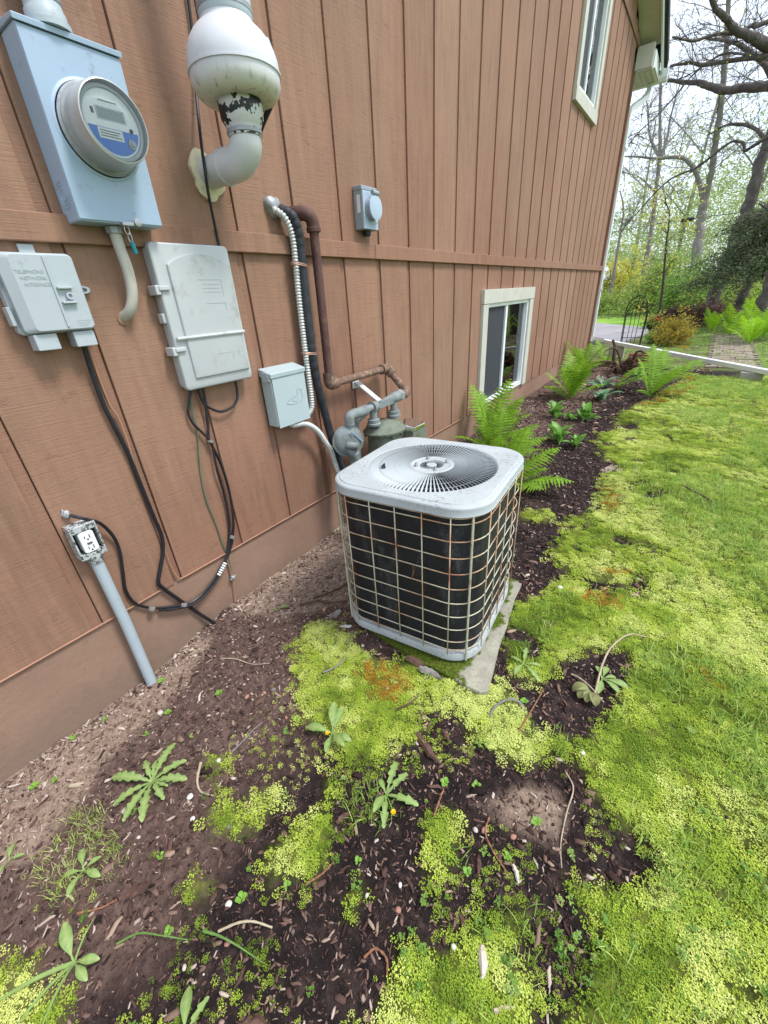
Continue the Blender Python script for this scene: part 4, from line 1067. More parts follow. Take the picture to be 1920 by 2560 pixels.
# --- loose wiring
w = 0.0055
cable('black_cable', 'black cable looping from the outlet box up to the cable box', [(0.02, 0.335, 0.752), (0.035, 0.350, 0.742), (0.04, 0.366, 0.728), (0.03, 0.399, 0.694), (0.018, 0.422, 0.630), (0.015, 0.423, 0.567), (0.012, 0.407, 0.483), (0.011, 0.393, 0.410), (0.010, 0.404, 0.344), (0.008, 0.445, 0.291), (0.010, 0.507, 0.249), (0.020, 0.600, 0.217), (0.020, 0.698, 0.249), (0.018, 0.758, 0.294), (0.016, 0.808, 0.330), (0.012, 0.848, 0.388), (0.012, 0.875, 0.47), (0.012, 0.890, 0.598), (0.012, 0.886, 0.72), (0.012, 0.868, 0.812), (0.012, 0.861, 0.846), (0.014, 0.872, 0.90), (0.02, 0.884, 1.0), (0.02, 0.886, 1.05)], w, 'black', n=150)
cable('black_cable', 'black cable bowing out to the left below the cable box and down the wall', [(0.02, 0.845, 1.05), (0.017, 0.823, 1.004), (0.015, 0.807, 0.962), (0.015, 0.813, 0.92), (0.016, 0.839, 0.877), (0.023, 0.858, 0.841), (0.021, 0.862, 0.80), (0.021, 0.856, 0.717), (0.015, 0.862, 0.61), (0.013, 0.857, 0.509), (0.013, 0.842, 0.424), (0.020, 0.803, 0.341), (0.026, 0.75, 0.28), (0.026, 0.69, 0.236), (0.026, 0.60, 0.207), (0.018, 0.51, 0.238), (0.014, 0.47, 0.262)], w * 0.9, 'black', n=120)
cable('cable_loop', 'short black cable loop hanging below the right end of the cable box', [(0.02, 0.865, 1.05), (0.02, 0.871, 0.994), (0.02, 0.889, 0.964), (0.02, 0.936, 0.935), (0.02, 0.988, 0.939), (0.02, 1.021, 0.962), (0.02, 1.032, 1.0), (0.02, 1.034, 1.05)], w * 0.9, 'black', n=50)
cable('phone_cable', 'thick black cable dropping from the telephone box into the ground', [(0.03, 0.545, 1.24), (0.02, 0.542, 1.17), (0.015, 0.542, 1.064), (0.015, 0.547, 0.999), (0.012, 0.561, 0.885), (0.012, 0.565, 0.758), (0.012, 0.569, 0.632), (0.012, 0.572, 0.551), (0.012, 0.558, 0.489), (0.012, 0.525, 0.423), (0.012, 0.504, 0.378), (0.010, 0.511, 0.343), (0.008, 0.554, 0.25), (0.010, 0.611, 0.132), (0.025, 0.662, 0.03), (0.03, 0.68, -0.03)], 0.0072, 'black', n=110)
cable('green_wire', 'thin green ground wire hanging below the cable box', [(0.015, 0.835, 1.05), (0.010, 0.830, 0.997), (0.010, 0.827, 0.934), (0.008, 0.820, 0.857), (0.006, 0.795, 0.738), (0.006, 0.784, 0.607), (0.006, 0.795, 0.492), (0.006, 0.799, 0.398), (0.006, 0.807, 0.312), (0.006, 0.805, 0.241), (0.006, 0.80, 0.205)], 0.0024, 'green_wire', 'wire', n=70)
cable('painted_wire', 'thin brown-painted wire running down the siding and along its bottom edge', [(0.008, 0.560, 1.24), (0.005, 0.562, 1.059), (0.005, 0.574, 0.996), (0.005, 0.575, 0.912), (0.005, 0.570, 0.836), (0.005, 0.572, 0.729), (0.005, 0.573, 0.554), (0.005, 0.567, 0.459), (0.005, 0.577, 0.352), (0.005, 0.60, 0.335), (0.004, 0.665, 0.333), (0.004, 0.792, 0.333), (0.004, 0.98, 0.334), (0.004, 1.5, 0.333), (0.004, 2.2, 0.334), (0.004, 3.2, 0.333)], 0.0032, 'brown_wire', 'wire', n=160)
cable('painted_wire', 'brown-painted wire along the siding bottom at the left picture edge', [(0.004, -0.8, 0.331), (0.004, -0.1, 0.333), (0.004, 0.33, 0.332), (0.004, 0.51, 0.334)], 0.0032, 'brown_wire', 'wire', n=40)
cable('ground_rod_wire', 'short brown wire from the ground clamp down into the soil', [(0.004, 0.80, 0.33), (0.006, 0.80, 0.24), (0.008, 0.795, 0.15), (0.008, 0.780, 0.06), (0.01, 0.775, -0.02)], 0.0030, 'brown_wire', 'wire', n=30)
gc = thing('ground_clamp', 'small weathered ground clamp on the foundation below the black cables', 'clamp', (0.0, 0.80, 0.19))
MB().lathe((0.008, 0.800, 0.196), (0.1, 0.3, 1), [(0, 0.009), (0.004, 0.013), (0.014, 0.013), (0.018, 0.008)], 10).build('clamp_body', 'galv', gc)
MB().tube([(0.012, 0.788, 0.200), (0.016, 0.815, 0.212)], 0.004, 8).build('clamp_screw', 'galv', gc)
cpl = thing('cable_splice', 'white ribbed splice connector on the black cables above the foundation', 'connector', (0.03, 0.755, 0.30))
for i in range(6):
    f = i / 5
    MB().lathe((0.026, 0.733 + 0.040 * f, 0.268 + 0.034 * f), (0.0, 0.76, 0.65), [(0, 0.0085), (0.003, 0.0095), (0.0065, 0.0085)], 10).build('ring', 'white_plastic', cpl)
for i, (y, z) in enumerate(((0.445, 0.291), (0.560, 0.226), (0.862, 0.835), (0.846, 0.400))):
    o = MB().lathe((0.020, y, z), (0, 0.5, 0.8), [(-0.006, 0.012), (0, 0.013), (0.006, 0.012)], 10).build('cable_clip', 'twig_grey')
    tag(o, ('small grey clip on the black cable nearest the conduit post', 'small grey clip where the black cables cross on the foundation', 'small grey clip bundling the cables just below the cable box', 'small grey clip on the cables above the white splice connector')[i], 'clip')

# ================================================================== air conditioner
AC = thing('air_conditioner', 'old white-topped air conditioner condenser with a rusty wire guard', 'air conditioner', (0.795, 1.250, 0.085), R(4.5))
H, CR = 0.281, 0.112
def rr_out(h, r, n=14):
    return rrect(-h, h, -h, h, r, n)
def rr_polar(h, r, th):
    out = []
    for t_ in th:
        c, s_ = math.cos(t_), math.sin(t_)
        lo, hi = 0.0, h * 1.5
        for _ in range(30):
            m = (lo + hi) / 2
            qx, qy = abs(m * c) - (h - r), abs(m * s_) - (h - r)
            d = math.hypot(max(qx, 0), max(qy, 0)) + min(max(qx, qy), 0) - r
            if d > 0: hi = m
            else: lo = m
        out.append(lo)
    return np.array(out)
TH = np.arange(128) * 2 * np.pi / 128
CS = np.stack([np.cos(TH), np.sin(TH)], 1)
def ring(rad, z):
    rad = np.full(128, rad) if np.isscalar(rad) else rad
    return np.hstack([CS * rad[:, None], np.full((128, 1), z)])
ZT = 0.655                                           # top surface above the base
def ring_rr(h, z):
    return ring(rr_polar(h - 0.007, CR + (h - 0.007 - H), TH), z)
acw = NT('condenser_enamel')
av = acw.coord('Object')
ac_c = acw.ramp(acw.noise(av, 7, 4), [(0.3, s(160, 166, 168)), (0.7, s(174, 180, 182))])
spots = acw.step(acw.noise(av, 95, 4, 0.75), 0.55, 0.63)
zone = acw.step(acw.noise(av, 4.5, 3), 0.40, 0.62)
ac_c = acw.mix(acw.math('MULTIPLY', acw.math('MULTIPLY', spots, zone), 0.8), ac_c, s(92, 90, 80))
ac_c = acw.mix(acw.math('MULTIPLY', acw.step(acw.noise(av, 2.2, 5), 0.55, 0.75), 0.35), ac_c, s(150, 156, 138))
acw.bump(acw.noise(av, 160, 3), 0.12, 0.001)
acw.done(ac_c, 0.62, 0, 0.25)
MAT['ac_white'] = acw.m
GR_ = 0.238
tm = MB().loft([ring(GR_ - 0.004, ZT - 0.02), ring(GR_, ZT - 0.004), ring(GR_ + 0.004, ZT - 0.001), ring_rr(0.262, ZT), ring_rr(0.282, ZT), ring_rr(0.284, ZT - 0.003), ring_rr(0.294, ZT - 0.004), ring_rr(0.299, ZT - 0.007), ring_rr(0.301, ZT - 0.011), ring_rr(0.301, ZT - 0.030), ring_rr(0.303, ZT - 0.036), ring_rr(0.300, ZT - 0.038), ring_rr(0.297, ZT - 0.034), ring_rr(0.296, ZT - 0.018), ring(GR_ + 0.01, ZT - 0.02)], closed=True)
tm.build('top_cover', 'ac_white', AC, local=True, angle=24)
# radial grille: every blade its own part
bl = MB()
NB = 98
pr = [(0.082, 0.0), (0.12, 0.002), (0.17, 0.003), (0.225, 0.002), (GR_ + 0.002, -0.001)]
rings = []
for rr_, lift in pr:
    wdt = 0.0008 + 0.0019 * (rr_ / 0.222)
    rings.append(np.array([(rr_, -wdt, lift + 0.001), (rr_, wdt, lift - 0.004), (rr_, wdt * 0.7, lift - 0.0065), (rr_, -wdt * 1.2, lift - 0.0018)]))
bl.loft(rings)
bme = mesh_from('grille_blade', np.vstack(bl.V), bl.F, MAT['ac_white'])
for i in range(NB):
    link('grille_blade', bme, AC, (0, 0, ZT - 0.002), (0, 0, 2 * math.pi * i / NB))
MB().lathe((0, 0, ZT - 0.012), (0, 0, 1), [(0, 0.083), (0.010, 0.084), (0.0125, 0.080), (0.0125, 0.072), (0.0105, 0.068), (0.0120, 0.050), (0.0120, 0.048), (0.008, 0.046), (0.008, 0.0)], 48).build('grille_hub', 'ac_white', AC, local=True)
hb = MB()
sb = mesh_from('hub_slot', [(0.020, -0.0008, 0), (0.043, -0.0014, 0), (0.043, 0.0014, 0), (0.020, 0.0008, 0)], [(0, 1, 2, 3)], MAT['dark'])
for i in range(44):
    link('hub_slot', sb, AC, (0, 0, ZT - 0.0033), (0, 0, 2 * math.pi * i / 44))
MB().lathe((0, 0, ZT - 0.0032), (0, 0, 1), [(0, 0.020), (0.003, 0.018), (0.0035, 0)], 24).build('hub_cap', 'ac_white', AC, local=True)
for i in range(4):
    q = R(90 * i + 38)
    MB().lathe((0.058 * math.cos(q), 0.058 * math.sin(q), ZT - 0.0005), (0, 0, 1), [(0, 0.009), (0.002, 0.008), (0.010, 0.0045), (0.014, 0.003), (0.014, 0)], 10).build('motor_bolt', 'galv', AC, local=True)
for rr_ in (0.115, 0.155, 0.195):
    MB().tube(ring(rr_, ZT - 0.012)[::2], 0.0018, 5, closed=True).build('grille_ring', 'ac_white', AC, local=True)
# fan below the grille
MB().lathe((0, 0, ZT - 0.20), (0, 0, 1), [(0, 0.06), (0.13, 0.06), (0.15, 0.05), (0.15, 0)], 20).build('motor', 'dark', AC, local=True)
for i in range(4):
    q0 = R(90 * i + 15)
    P = []
    for rr_ in (0.05, 0.12, 0.195):
        for dq, dz in ((-0.42, 0.03), (0.42, -0.03)):
            P.append((rr_ * math.cos(q0 + dq), rr_ * math.sin(q0 + dq), ZT - 0.075 + dz))
    MB().add(P, [(0, 2, 3, 1), (2, 4, 5, 3)]).build('fan_blade', 'rust_dark', AC, local=True)
MB().loft([ring(0.243, ZT - 0.022), ring(0.243, ZT - 0.35)], cap0=False).build('shroud', 'dark', AC, local=True)
# coil
ck = NT('coil_fins')
kv = ck.coord('Object')
kc = ck.ramp(ck.noise(kv, 12, 4), [(0.3, (0.003, 0.003, 0.006)), (0.7, (0.007, 0.008, 0.014))])
rows = ck.node('ShaderNodeTexWave', wave_type='BANDS', bands_direction='Z')
rows.inputs['Scale'].default_value = 70; ck.link(kv, rows.inputs['Vector'])
dustn = ck.noise(ck.coord('Object', (16, 16, 5)), 1.0, 6, 0.7)
dust = ck.math('MULTIPLY', ck.step(dustn, 0.50, 0.70), ck.step(ck.noise(ck.coord('Object', (260, 260, 120)), 1.0, 2), 0.35, 0.75))
kc = ck.mix(ck.math('MULTIPLY', dust, 0.75), kc, s(120, 122, 124))
kc = ck.mix(ck.math('MULTIPLY', ck.step(rows.outputs['Fac'], 0.6, 1.0), 0.25), kc, (0.022, 0.023, 0.028))
ck.bump(rows.outputs['Fac'], 0.4, 0.002)
ck.done(kc, 0.55, 0, 0.4)
o2 = rr_out(H - 0.012, CR - 0.012)
MB().loft([np.hstack([o2, np.full((len(o2), 1), z)]) for z in (0.04, ZT - 0.022)]).build('coil', ck.m, AC, local=True, angle=60)
o3 = rr_out(H + 0.004, CR + 0.004)
def o3r(k, z):
    oo = rr_out(H + k, CR + k); return np.hstack([oo, np.full((len(oo), 1), z)])
MB().loft([o3r(0.000, 0.006), o3r(0.006, 0.010), o3r(0.007, 0.036), o3r(0.004, 0.042), o3r(-0.005, 0.043)]).build('base_pan', 'ac_white', AC, local=True, angle=50)
# guard wires
gw = NT('rusty_guard_wire')
gvv = gw.coord('Object')
oi = gw.node('ShaderNodeNewGeometry')
pos = oi.outputs['Position']
sz_ = gw.node('ShaderNodeSeparateXYZ'); gw.link(pos, sz_.inputs[0])
nn = gw.math('ADD', gw.noise(pos, 7.5, 5, 0.65), gw.math('MULTIPLY', gw.step(sz_.outputs['Z'], 0.25, 0.72), 0.10))
gc_ = gw.ramp(nn, [(0.50, s(186, 182, 160)), (0.62, s(176, 142, 112)), (0.72, s(142, 96, 68))])
gw.bump(gw.noise(pos, 200, 3), 0.6, 0.001); gw.done(gc_, 0.7)
MAT['post_cream'] = paint('weathered_cream_post', s(176, 176, 154), 0.6, 0.1, 20, s(140, 104, 76), 0.56, 0.66, 25, 0.3)
wr = rr_out(H + 0.004, CR + 0.004, 10)
wm = MB().tube(np.hstack([wr, np.zeros((len(wr), 1))]), 0.0021, 6, closed=True)
wme = mesh_from('guard_ring', np.vstack(wm.V), wm.F, gw.m, True, 180)
for z in (0.610, 0.589, 0.526, 0.463, 0.401, 0.339, 0.278, 0.218, 0.159, 0.101, 0.062):
    link('guard_ring', wme, AC, (0, 0, z))
vm = MB().tube([(0, 0, 0.045), (0, 0, 0.616)], 0.0022, 6)
vme = mesh_from('guard_bar', np.vstack(vm.V), vm.F, gw.m, True, 180)
hw = H + 0.0095
for sx in (-0.196, -0.098, 0.0, 0.098, 0.196):
    for (x, y) in ((sx, -hw), (sx, hw), (hw, sx), (-hw, sx)):
        link('guard_bar', vme, AC, (x, y, 0))
for q in range(4):
    a = R(45 + 90 * q); c = H - CR
    x = math.copysign(c, math.cos(a)) + (CR + 0.0095) * math.cos(a); y = math.copysign(c, math.sin(a)) + (CR + 0.0095) * math.sin(a)
    m = MB().tube([(x, y, 0.012), (x, y, 0.618)], 0.0040, 6).build('corner_post', 'post_cream', AC, local=True)
for (x, y) in ((-0.02, -hw + 0.002), (0.15, -hw + 0.002)):
    MB().lathe((x, y, 0.024), (0, -1, 0), [(0, 0.004), (0.003, 0.003), (0.003, 0)], 8).build('screw', 'galv', AC, local=True)
pn = cable('pine_needle', 'fallen brown needle hanging on the air conditioner guard', [(0.885, 0.957, 0.50), (0.888, 0.953, 0.47), (0.884, 0.954, 0.44)], 0.0010, 'catkin', 'needle', 8)
pn = cable('pine_needle', 'forked dry needle caught beside another on the air conditioner guard', [(0.897, 0.958, 0.50), (0.891, 0.954, 0.47), (0.882, 0.954, 0.435)], 0.0010, 'catkin', 'needle', 8)
lf = MB().lathe((0.655, 1.135, 0.742), (0.3, 0.2, 1), [(0, 0.004), (0.003, 0.010), (0.005, 0.008), (0.018, 0.002)], 8).build('seed_pod', 'dark')
tag(lf, 'small dark seed pod lying on the air conditioner grille', 'seed')

# concrete pad
pad = thing('concrete_pad', 'pale mossy concrete pad under the air conditioner', 'pad', (0.8, 1.25, 0.0), 0)
pp = np.array([(0.52, 1.02), (0.66, 0.97), (0.82, 0.945), (0.93, 0.93), (1.02, 0.932), (1.10, 0.925), (1.165, 0.925), (1.185, 0.945), (1.17, 1.03), (1.145, 1.15), (1.128, 1.30), (1.102, 1.46), (1.09, 1.60), (0.52, 1.60)])
cp = pp.mean(0)
padm = NT('mossy_concrete')
pv = padm.coord('Object')
pc = padm.ramp(padm.noise(pv, 14, 6, 0.7), [(0.3, s(128, 124, 110)), (0.7, s(168, 164, 148))])
pc = padm.mix(padm.math('MULTIPLY', padm.step(padm.noise(pv, 90, 4, 0.7), 0.52, 0.7), 0.5), pc, s(112, 108, 94))
spx = padm.node('ShaderNodeSeparateXYZ'); padm.link(pv, spx.inputs[0])
mzone = padm.math('ADD', padm.noise(pv, 7, 5, 0.7), padm.math('MULTIPLY', padm.step(spx.outputs['X'], 0.36, 0.22), 0.45))
pc = padm.mix(padm.step(mzone, 0.74, 0.80), pc, padm.ramp(padm.noise(pv, 120, 3), [(0.3, s(48, 58, 16)), (0.7, s(92, 106, 34))]))
padm.bump(padm.noise(pv, 120, 5, 0.7), 0.7, 0.004); padm.done(pc, 0.95, 0, 0.15)
MB().loft([np.hstack([cp + (pp - cp) * k, np.full((len(pp), 1), z)]) for z, k in ((-0.05, 1.0), (0.070, 1.0), (0.079, 0.993), (0.081, 0.985))]).build('slab', padm.m, pad, angle=30)
for i, (x, y, a) in enumerate(((0.55, 1.02, 0.3), (1.02, 1.02, 0.2), (0.55, 1.48, 0.1), (1.0, 1.5, 0.0))):
    pass

# ================================================================== scattered ground cover (too many to count)
def scatter(name, protos, pos, rot, scl, idx, tint, label, cat):
    me = bpy.data.meshes.new(name)
    N = len(pos)
    me.vertices.add(N); me.vertices.foreach_set('co', np.asarray(pos, np.float32).ravel())
    a = me.attributes.new('rot', 'FLOAT_VECTOR', 'POINT'); a.data.foreach_set('vector', np.asarray(rot, np.float32).ravel())
    for n_, v_ in (('scl', scl), ('tint', tint)):
        a = me.attributes.new(n_, 'FLOAT', 'POINT'); a.data.foreach_set('value', np.asarray(v_, np.float32))
    a = me.attributes.new('idx', 'INT', 'POINT'); a.data.foreach_set('value', np.asarray(idx, np.int32))
    me.update()
    o = link(name, me)
    tag(o, label, cat, kind='stuff')
    ng = bpy.data.node_groups.new(name + '_scatter', 'GeometryNodeTree')
    ng.interface.new_socket('Geometry', in_out='INPUT', socket_type='NodeSocketGeometry')
    ng.interface.new_socket('Geometry', in_out='OUTPUT', socket_type='NodeSocketGeometry')
    n_, l_ = ng.nodes, ng.links
    gi = n_.new('NodeGroupInput'); go = n_.new('NodeGroupOutput')
    def attr(nm, dt):
        x = n_.new('GeometryNodeInputNamedAttribute'); x.data_type = dt; x.inputs['Name'].default_value = nm
        return x.outputs['Attribute']
    r_, s_, i_ = attr('rot', 'FLOAT_VECTOR'), attr('scl', 'FLOAT'), attr('idx', 'INT')
    e2r = n_.new('FunctionNodeEulerToRotation'); l_.new(r_, e2r.inputs[0])
    jn = n_.new('GeometryNodeJoinGeometry')
    for k_, pm in enumerate(protos):
        po = bpy.data.objects.new(name + '_piece', pm)
        oi_ = n_.new('GeometryNodeObjectInfo'); oi_.inputs['Object'].default_value = po
        oi_.inputs['As Instance'].default_value = True
        cmpn = n_.new('FunctionNodeCompare'); cmpn.data_type = 'INT'; cmpn.operation = 'EQUAL'
        l_.new(i_, cmpn.inputs[2]); cmpn.inputs[3].default_value = k_
        ip = n_.new('GeometryNodeInstanceOnPoints')
        l_.new(gi.outputs[0], ip.inputs['Points']); l_.new(cmpn.outputs[0], ip.inputs['Selection'])
        l_.new(oi_.outputs['Geometry'], ip.inputs['Instance'])
        l_.new(e2r.outputs[0], ip.inputs['Rotation']); l_.new(s_, ip.inputs['Scale'])
        l_.new(ip.outputs[0], jn.inputs[0])
    l_.new(jn.outputs[0], go.inputs[0])
    md = o.modifiers.new('scatter', 'NODES'); md.node_group = ng
    return o

def tintmat(name, stops, attr='INSTANCER', rough=0.8, trans=0.0, var=0.15, scale=40, bump=0.0):
    t = NT(name)
    at = t.node('ShaderNodeAttribute', attribute_type=attr, attribute_name='tint')
    col = t.ramp(at.outputs['Fac'], stops)
    n = t.noise(t.coord('Object'), scale, 3)
    col = t.mix(n, col, t.mix(1.0, col, (1 - var * 2,) * 3, 'MULTIPLY'))
    if bump: t.bump(n, bump, 0.002)
    t.done(col, rough, 0, 0.15)
    if trans:
        tr = t.node('ShaderNodeBsdfTranslucent'); t.link(col, tr.inputs['Color'])
        mx = t.node('ShaderNodeMixShader'); mx.inputs[0].default_value = trans
        t.link(t.b.outputs[0], mx.inputs[1]); t.link(tr.outputs[0], mx.inputs[2])
        t.link(mx.outputs[0], t.n['Material Output'].inputs['Surface'])
    return t.m
# tint 0..1 runs from dark olive over yellow-green to rusty orange
moss_mat = tintmat('moss', [(0.0, s(106, 132, 42)), (0.3, s(160, 184, 64)), (0.55, s(194, 210, 90)), (0.75, s(220, 228, 134)), (0.8, s(190, 164, 62)), (1.0, s(172, 114, 46))], rough=0.85, trans=0.12, var=0.12, scale=120)
grass_mat = tintmat('grass', [(0.0, s(130, 168, 76)), (0.5, s(168, 198, 96)), (0.85, s(200, 214, 120)), (1.0, s(208, 202, 158))], rough=0.6, trans=0.35, var=0.1)
chip_mat = tintmat('mulch', [(0.0, s(40, 32, 32)), (0.3, s(72, 54, 50)), (0.55, s(112, 86, 78)), (0.75, s(142, 114, 102)), (0.9, s(182, 154, 134)), (1.0, s(214, 196, 182))], rough=0.95, var=0.25, scale=160, bump=0.6)
crumb_mat = tintmat('soil_crumbs', [(0.0, s(38, 31, 32)), (0.5, s(74, 60, 60)), (0.85, s(116, 96, 92)), (1.0, s(176, 152, 136))], rough=0.98, var=0.2, scale=90, bump=0.5)
peb_mat = tintmat('pebbles', [(0.0, s(90, 82, 80)), (0.4, s(140, 116, 106)), (0.7, s(180, 156, 140)), (1.0, s(216, 208, 198))], rough=0.8, var=0.12, scale=60)
weed_mat = tintmat('small_weeds', [(0.0, s(92, 132, 54)), (0.6, s(128, 164, 76)), (1.0, s(164, 184, 104))], rough=0.5, trans=0.35, var=0.1)

def moss_clump(seed, n=54, Rr=0.0165):
    r = np.random.default_rng(seed); V = []; F = []
    for i in range(n):
        q = r.uniform(0, 2 * np.pi); d = Rr * math.sqrt(r.uniform(0, 1))
        c = np.array((d * math.cos(q), d * math.sin(q), 0.003 * (1 - (d / Rr) ** 2) + r.uniform(0, 0.004)))
        k = r.integers(5, 7); L = r.uniform(0.0012, 0.0026); ph = r.uniform(0, 6.28)
        lean = r.normal(0, 0.25, 2)
        for j in range(k):
            a = ph + 2 * np.pi * j / k + r.normal(0, 0.15)
            up = r.uniform(0.25, 0.8)
            dv = np.array((math.cos(a), math.sin(a), up)); dv[:2] += lean; dv /= np.linalg.norm(dv)
            sv = np.array((-math.sin(a), math.cos(a), 0)) * L * 0.34
            b = len(V)
            V += [c, c + dv * L * 0.55 + sv, c + dv * L, c + dv * L * 0.55 - sv]
            F.append((b, b + 1, b + 2, b + 3))
    return fast_mesh('moss_clump', np.array(V), np.array(F), moss_mat)
def grass_clump(seed, n=11, Lm=0.06, spread=0.03, wd=0.0014):
    r = np.random.default_rng(seed); V = []; F = []
    for i in range(n):
        q = r.uniform(0, 2 * np.pi); lean = r.uniform(0.15, 1.1); L = Lm * r.uniform(0.5, 1.15)
        b0 = np.array((r.normal(0, spread * 0.5), r.normal(0, spread * 0.5), 0))
        dr = np.array((math.cos(q), math.sin(q), 0)); sd = np.array((-math.sin(q), math.cos(q), 0))
        base = len(V); p = b0.copy(); ang = math.pi / 2 - lean * 0.4
        for j in range(5):
            w_ = wd * (1 - (j / 4) ** 2 * 0.9)
            V += [p - sd * w_, p + sd * w_]
            p = p + (dr * math.cos(ang) + np.array((0, 0, math.sin(ang)))) * L / 4
            ang -= lean * 0.45
        for j in range(4):
            k = base + 2 * j; F.append((k, k + 1, k + 3, k + 2))
    return fast_mesh('grass_clump', np.array(V), np.array(F), grass_mat)
def chip(seed, el=2.6, fl=0.28):
    r = np.random.default_rng(seed)
    V = []
    for t_ in (-1, -0.4, 0.45, 1):
        w_ = (1 - 0.6 * abs(t_) ** 3) / el * r.uniform(0.8, 1.2); h_ = fl * w_ * r.uniform(0.8, 1.3)
        oy, oz = r.normal(0, 0.05), r.normal(0, 0.03)
        V += [(t_ * 0.5 + r.normal(0, .04), oy - w_ * .5, oz - h_), (t_ * 0.5 + r.normal(0, .04), oy + w_ * .5, oz - h_), (t_ * 0.5, oy + w_ * .45, oz + h_), (t_ * 0.5, oy - w_ * .45, oz + h_ * r.uniform(.6, 1.2))]
    F = []
    for i in range(3):
        for j in range(4):
            F.append((4 * i + j, 4 * i + (j + 1) % 4, 4 * i + 4 + (j + 1) % 4, 4 * i + 4 + j))
    F += [(3, 2, 1, 0), (12, 13, 14, 15)]
    return fast_mesh('mulch_chip', np.array(V), np.array(F), chip_mat)
ICO_V = None
def blob(seed, mat, jit=0.22, flat=0.7, sub=1):
    import bmesh
    bm = bmesh.new(); bmesh.ops.create_icosphere(bm, subdivisions=sub, radius=0.5)
    r = np.random.default_rng(seed)
    V = np.array([v.co[:] for v in bm.verts]); F = np.array([[v.index for v in f.verts] for f in bm.faces]); bm.free()
    V *= (1 + jit * r.standard_normal((len(V), 1)) * 0.6); V *= (1, r.uniform(0.65, 1), flat)
    me = fast_mesh('lump', V, F, mat)
    return me
def weed(seed):
    r = np.random.default_rng(seed); V = []; F = []
    for i in range(9):
        q = r.uniform(0, 6.28); d = 0.012 * math.sqrt(r.uniform(0, 1)); z = r.uniform(0.004, 0.018)
        for j in range(3):
            a = q + j * 2.1 + r.normal(0, .3); L = r.uniform(0.004, 0.007)
            c = np.array((d * math.cos(q), d * math.sin(q), z)); dv = np.array((math.cos(a), math.sin(a), r.uniform(-.1, .5))); sd = np.array((-math.sin(a), math.cos(a), 0))
            b = len(V)
            V += [c, c + dv * L * .5 + sd * L * .42, c + dv * L, c + dv * L * .5 - sd * L * .42]; F.append((b, b + 1, b + 2, b + 3))
    return fast_mesh('weed_clump', np.array(V), np.array(F), weed_mat)

rs = np.random.default_rng(77)
def rand_area(n, x0, x1, y0, y1):
    return rs.uniform(x0, x1, n), rs.uniform(y0, y1, n)
def in_pad(x, y):
    return inside(pp, x, y)
def jit_rot(n, tilt):
    return np.stack([rs.normal(0, tilt, n), rs.normal(0, tilt, n), rs.uniform(0, 6.283, n)], 1)
def grass_patch(x, y):
    return np.clip((NZ3.fbm(x, y, 1.7, 3) - 0.50 + 0.10 * np.clip(x - 1.7, 0, 1.2)) * 7, 0, 1) * np.clip((x - 1.35) * 3, 0, 1)
# moss
parts = []
for (n, a, sc) in ((32000, (0.3, 2.3, -0.6, 1.7), (0.75, 1.2)), (20000, (0.9, 3.3, 1.5, 4.0), (1.0, 1.6)), (17000, (0.9, 5.2, 3.6, 7.2), (1.5, 2.4)), (5000, (2.2, 4.5, -0.6, 1.6), (1.2, 1.9))):
    x, y = rand_area(n, *a)
    k = (rs.random(n) < moss_soft(x, y, 0.035 if a[3] < 2 else 0.06) ** 1.3) & ~in_pad(x, y)
    k &= rs.random(n) < (1 - 0.4 * grass_patch(x, y)) * np.where((x > 1.75) | (y < 0.5), 0.30 + 0.95 * NZ.fbm(x, y, 3.2, 3), 0.72 + 0.5 * NZ.fbm(x, y, 8, 2))
    x, y = x[k], y[k]
    parts.append((x, y, rs.uniform(*sc, k.sum()) * np.where(rs.random(k.sum()) < 0.3, 0.6, 1.0)))
x, y = rand_area(16000, 0.45, 1.75, -0.5, 1.1)                 # lone sprigs on the soil
k = ~in_pad(x, y) & (rs.random(16000) < np.clip((NZ3.fbm(x, y, 7, 3) - 0.50) * 3.0, 0, 0.5) * np.clip((x - 0.4) * 1.5, 0, 1))
parts.append((x[k], y[k], rs.uniform(0.3, 0.7, k.sum())))
X_ = np.concatenate([p[0] for p in parts]); Y_ = np.concatenate([p[1] for p in parts]); S_ = np.concatenate([p[2] for p in parts])
og = soft(ORANGE, X_, Y_, 0.06, 10)
lobe = NZ2.fbm(X_, Y_, 3.2, 3)
ti = np.clip(0.42 + 1.3 * (lobe - 0.5) + 1.0 * (NZ.fbm(X_, Y_, 11, 3) - 0.5) + rs.normal(0, 0.12, len(X_)) + 0.10 * (X_ > 1.25), 0.0, 0.74)
orr = rs.random(len(X_)) < og * 0.75
ti = np.where(orr, rs.uniform(0.8, 1.0, len(X_)), ti)
P_ = np.stack([X_, Y_, gz(X_, Y_) - 0.002 + 0.004 * rs.random(len(X_))], 1)
scatter('moss', [moss_clump(i) for i in range(5)], P_, jit_rot(len(X_), 0.15), S_, rs.integers(0, 5, len(X_)), ti, 'yellow-green moss carpeting the yard beside the mulch bed', 'moss')
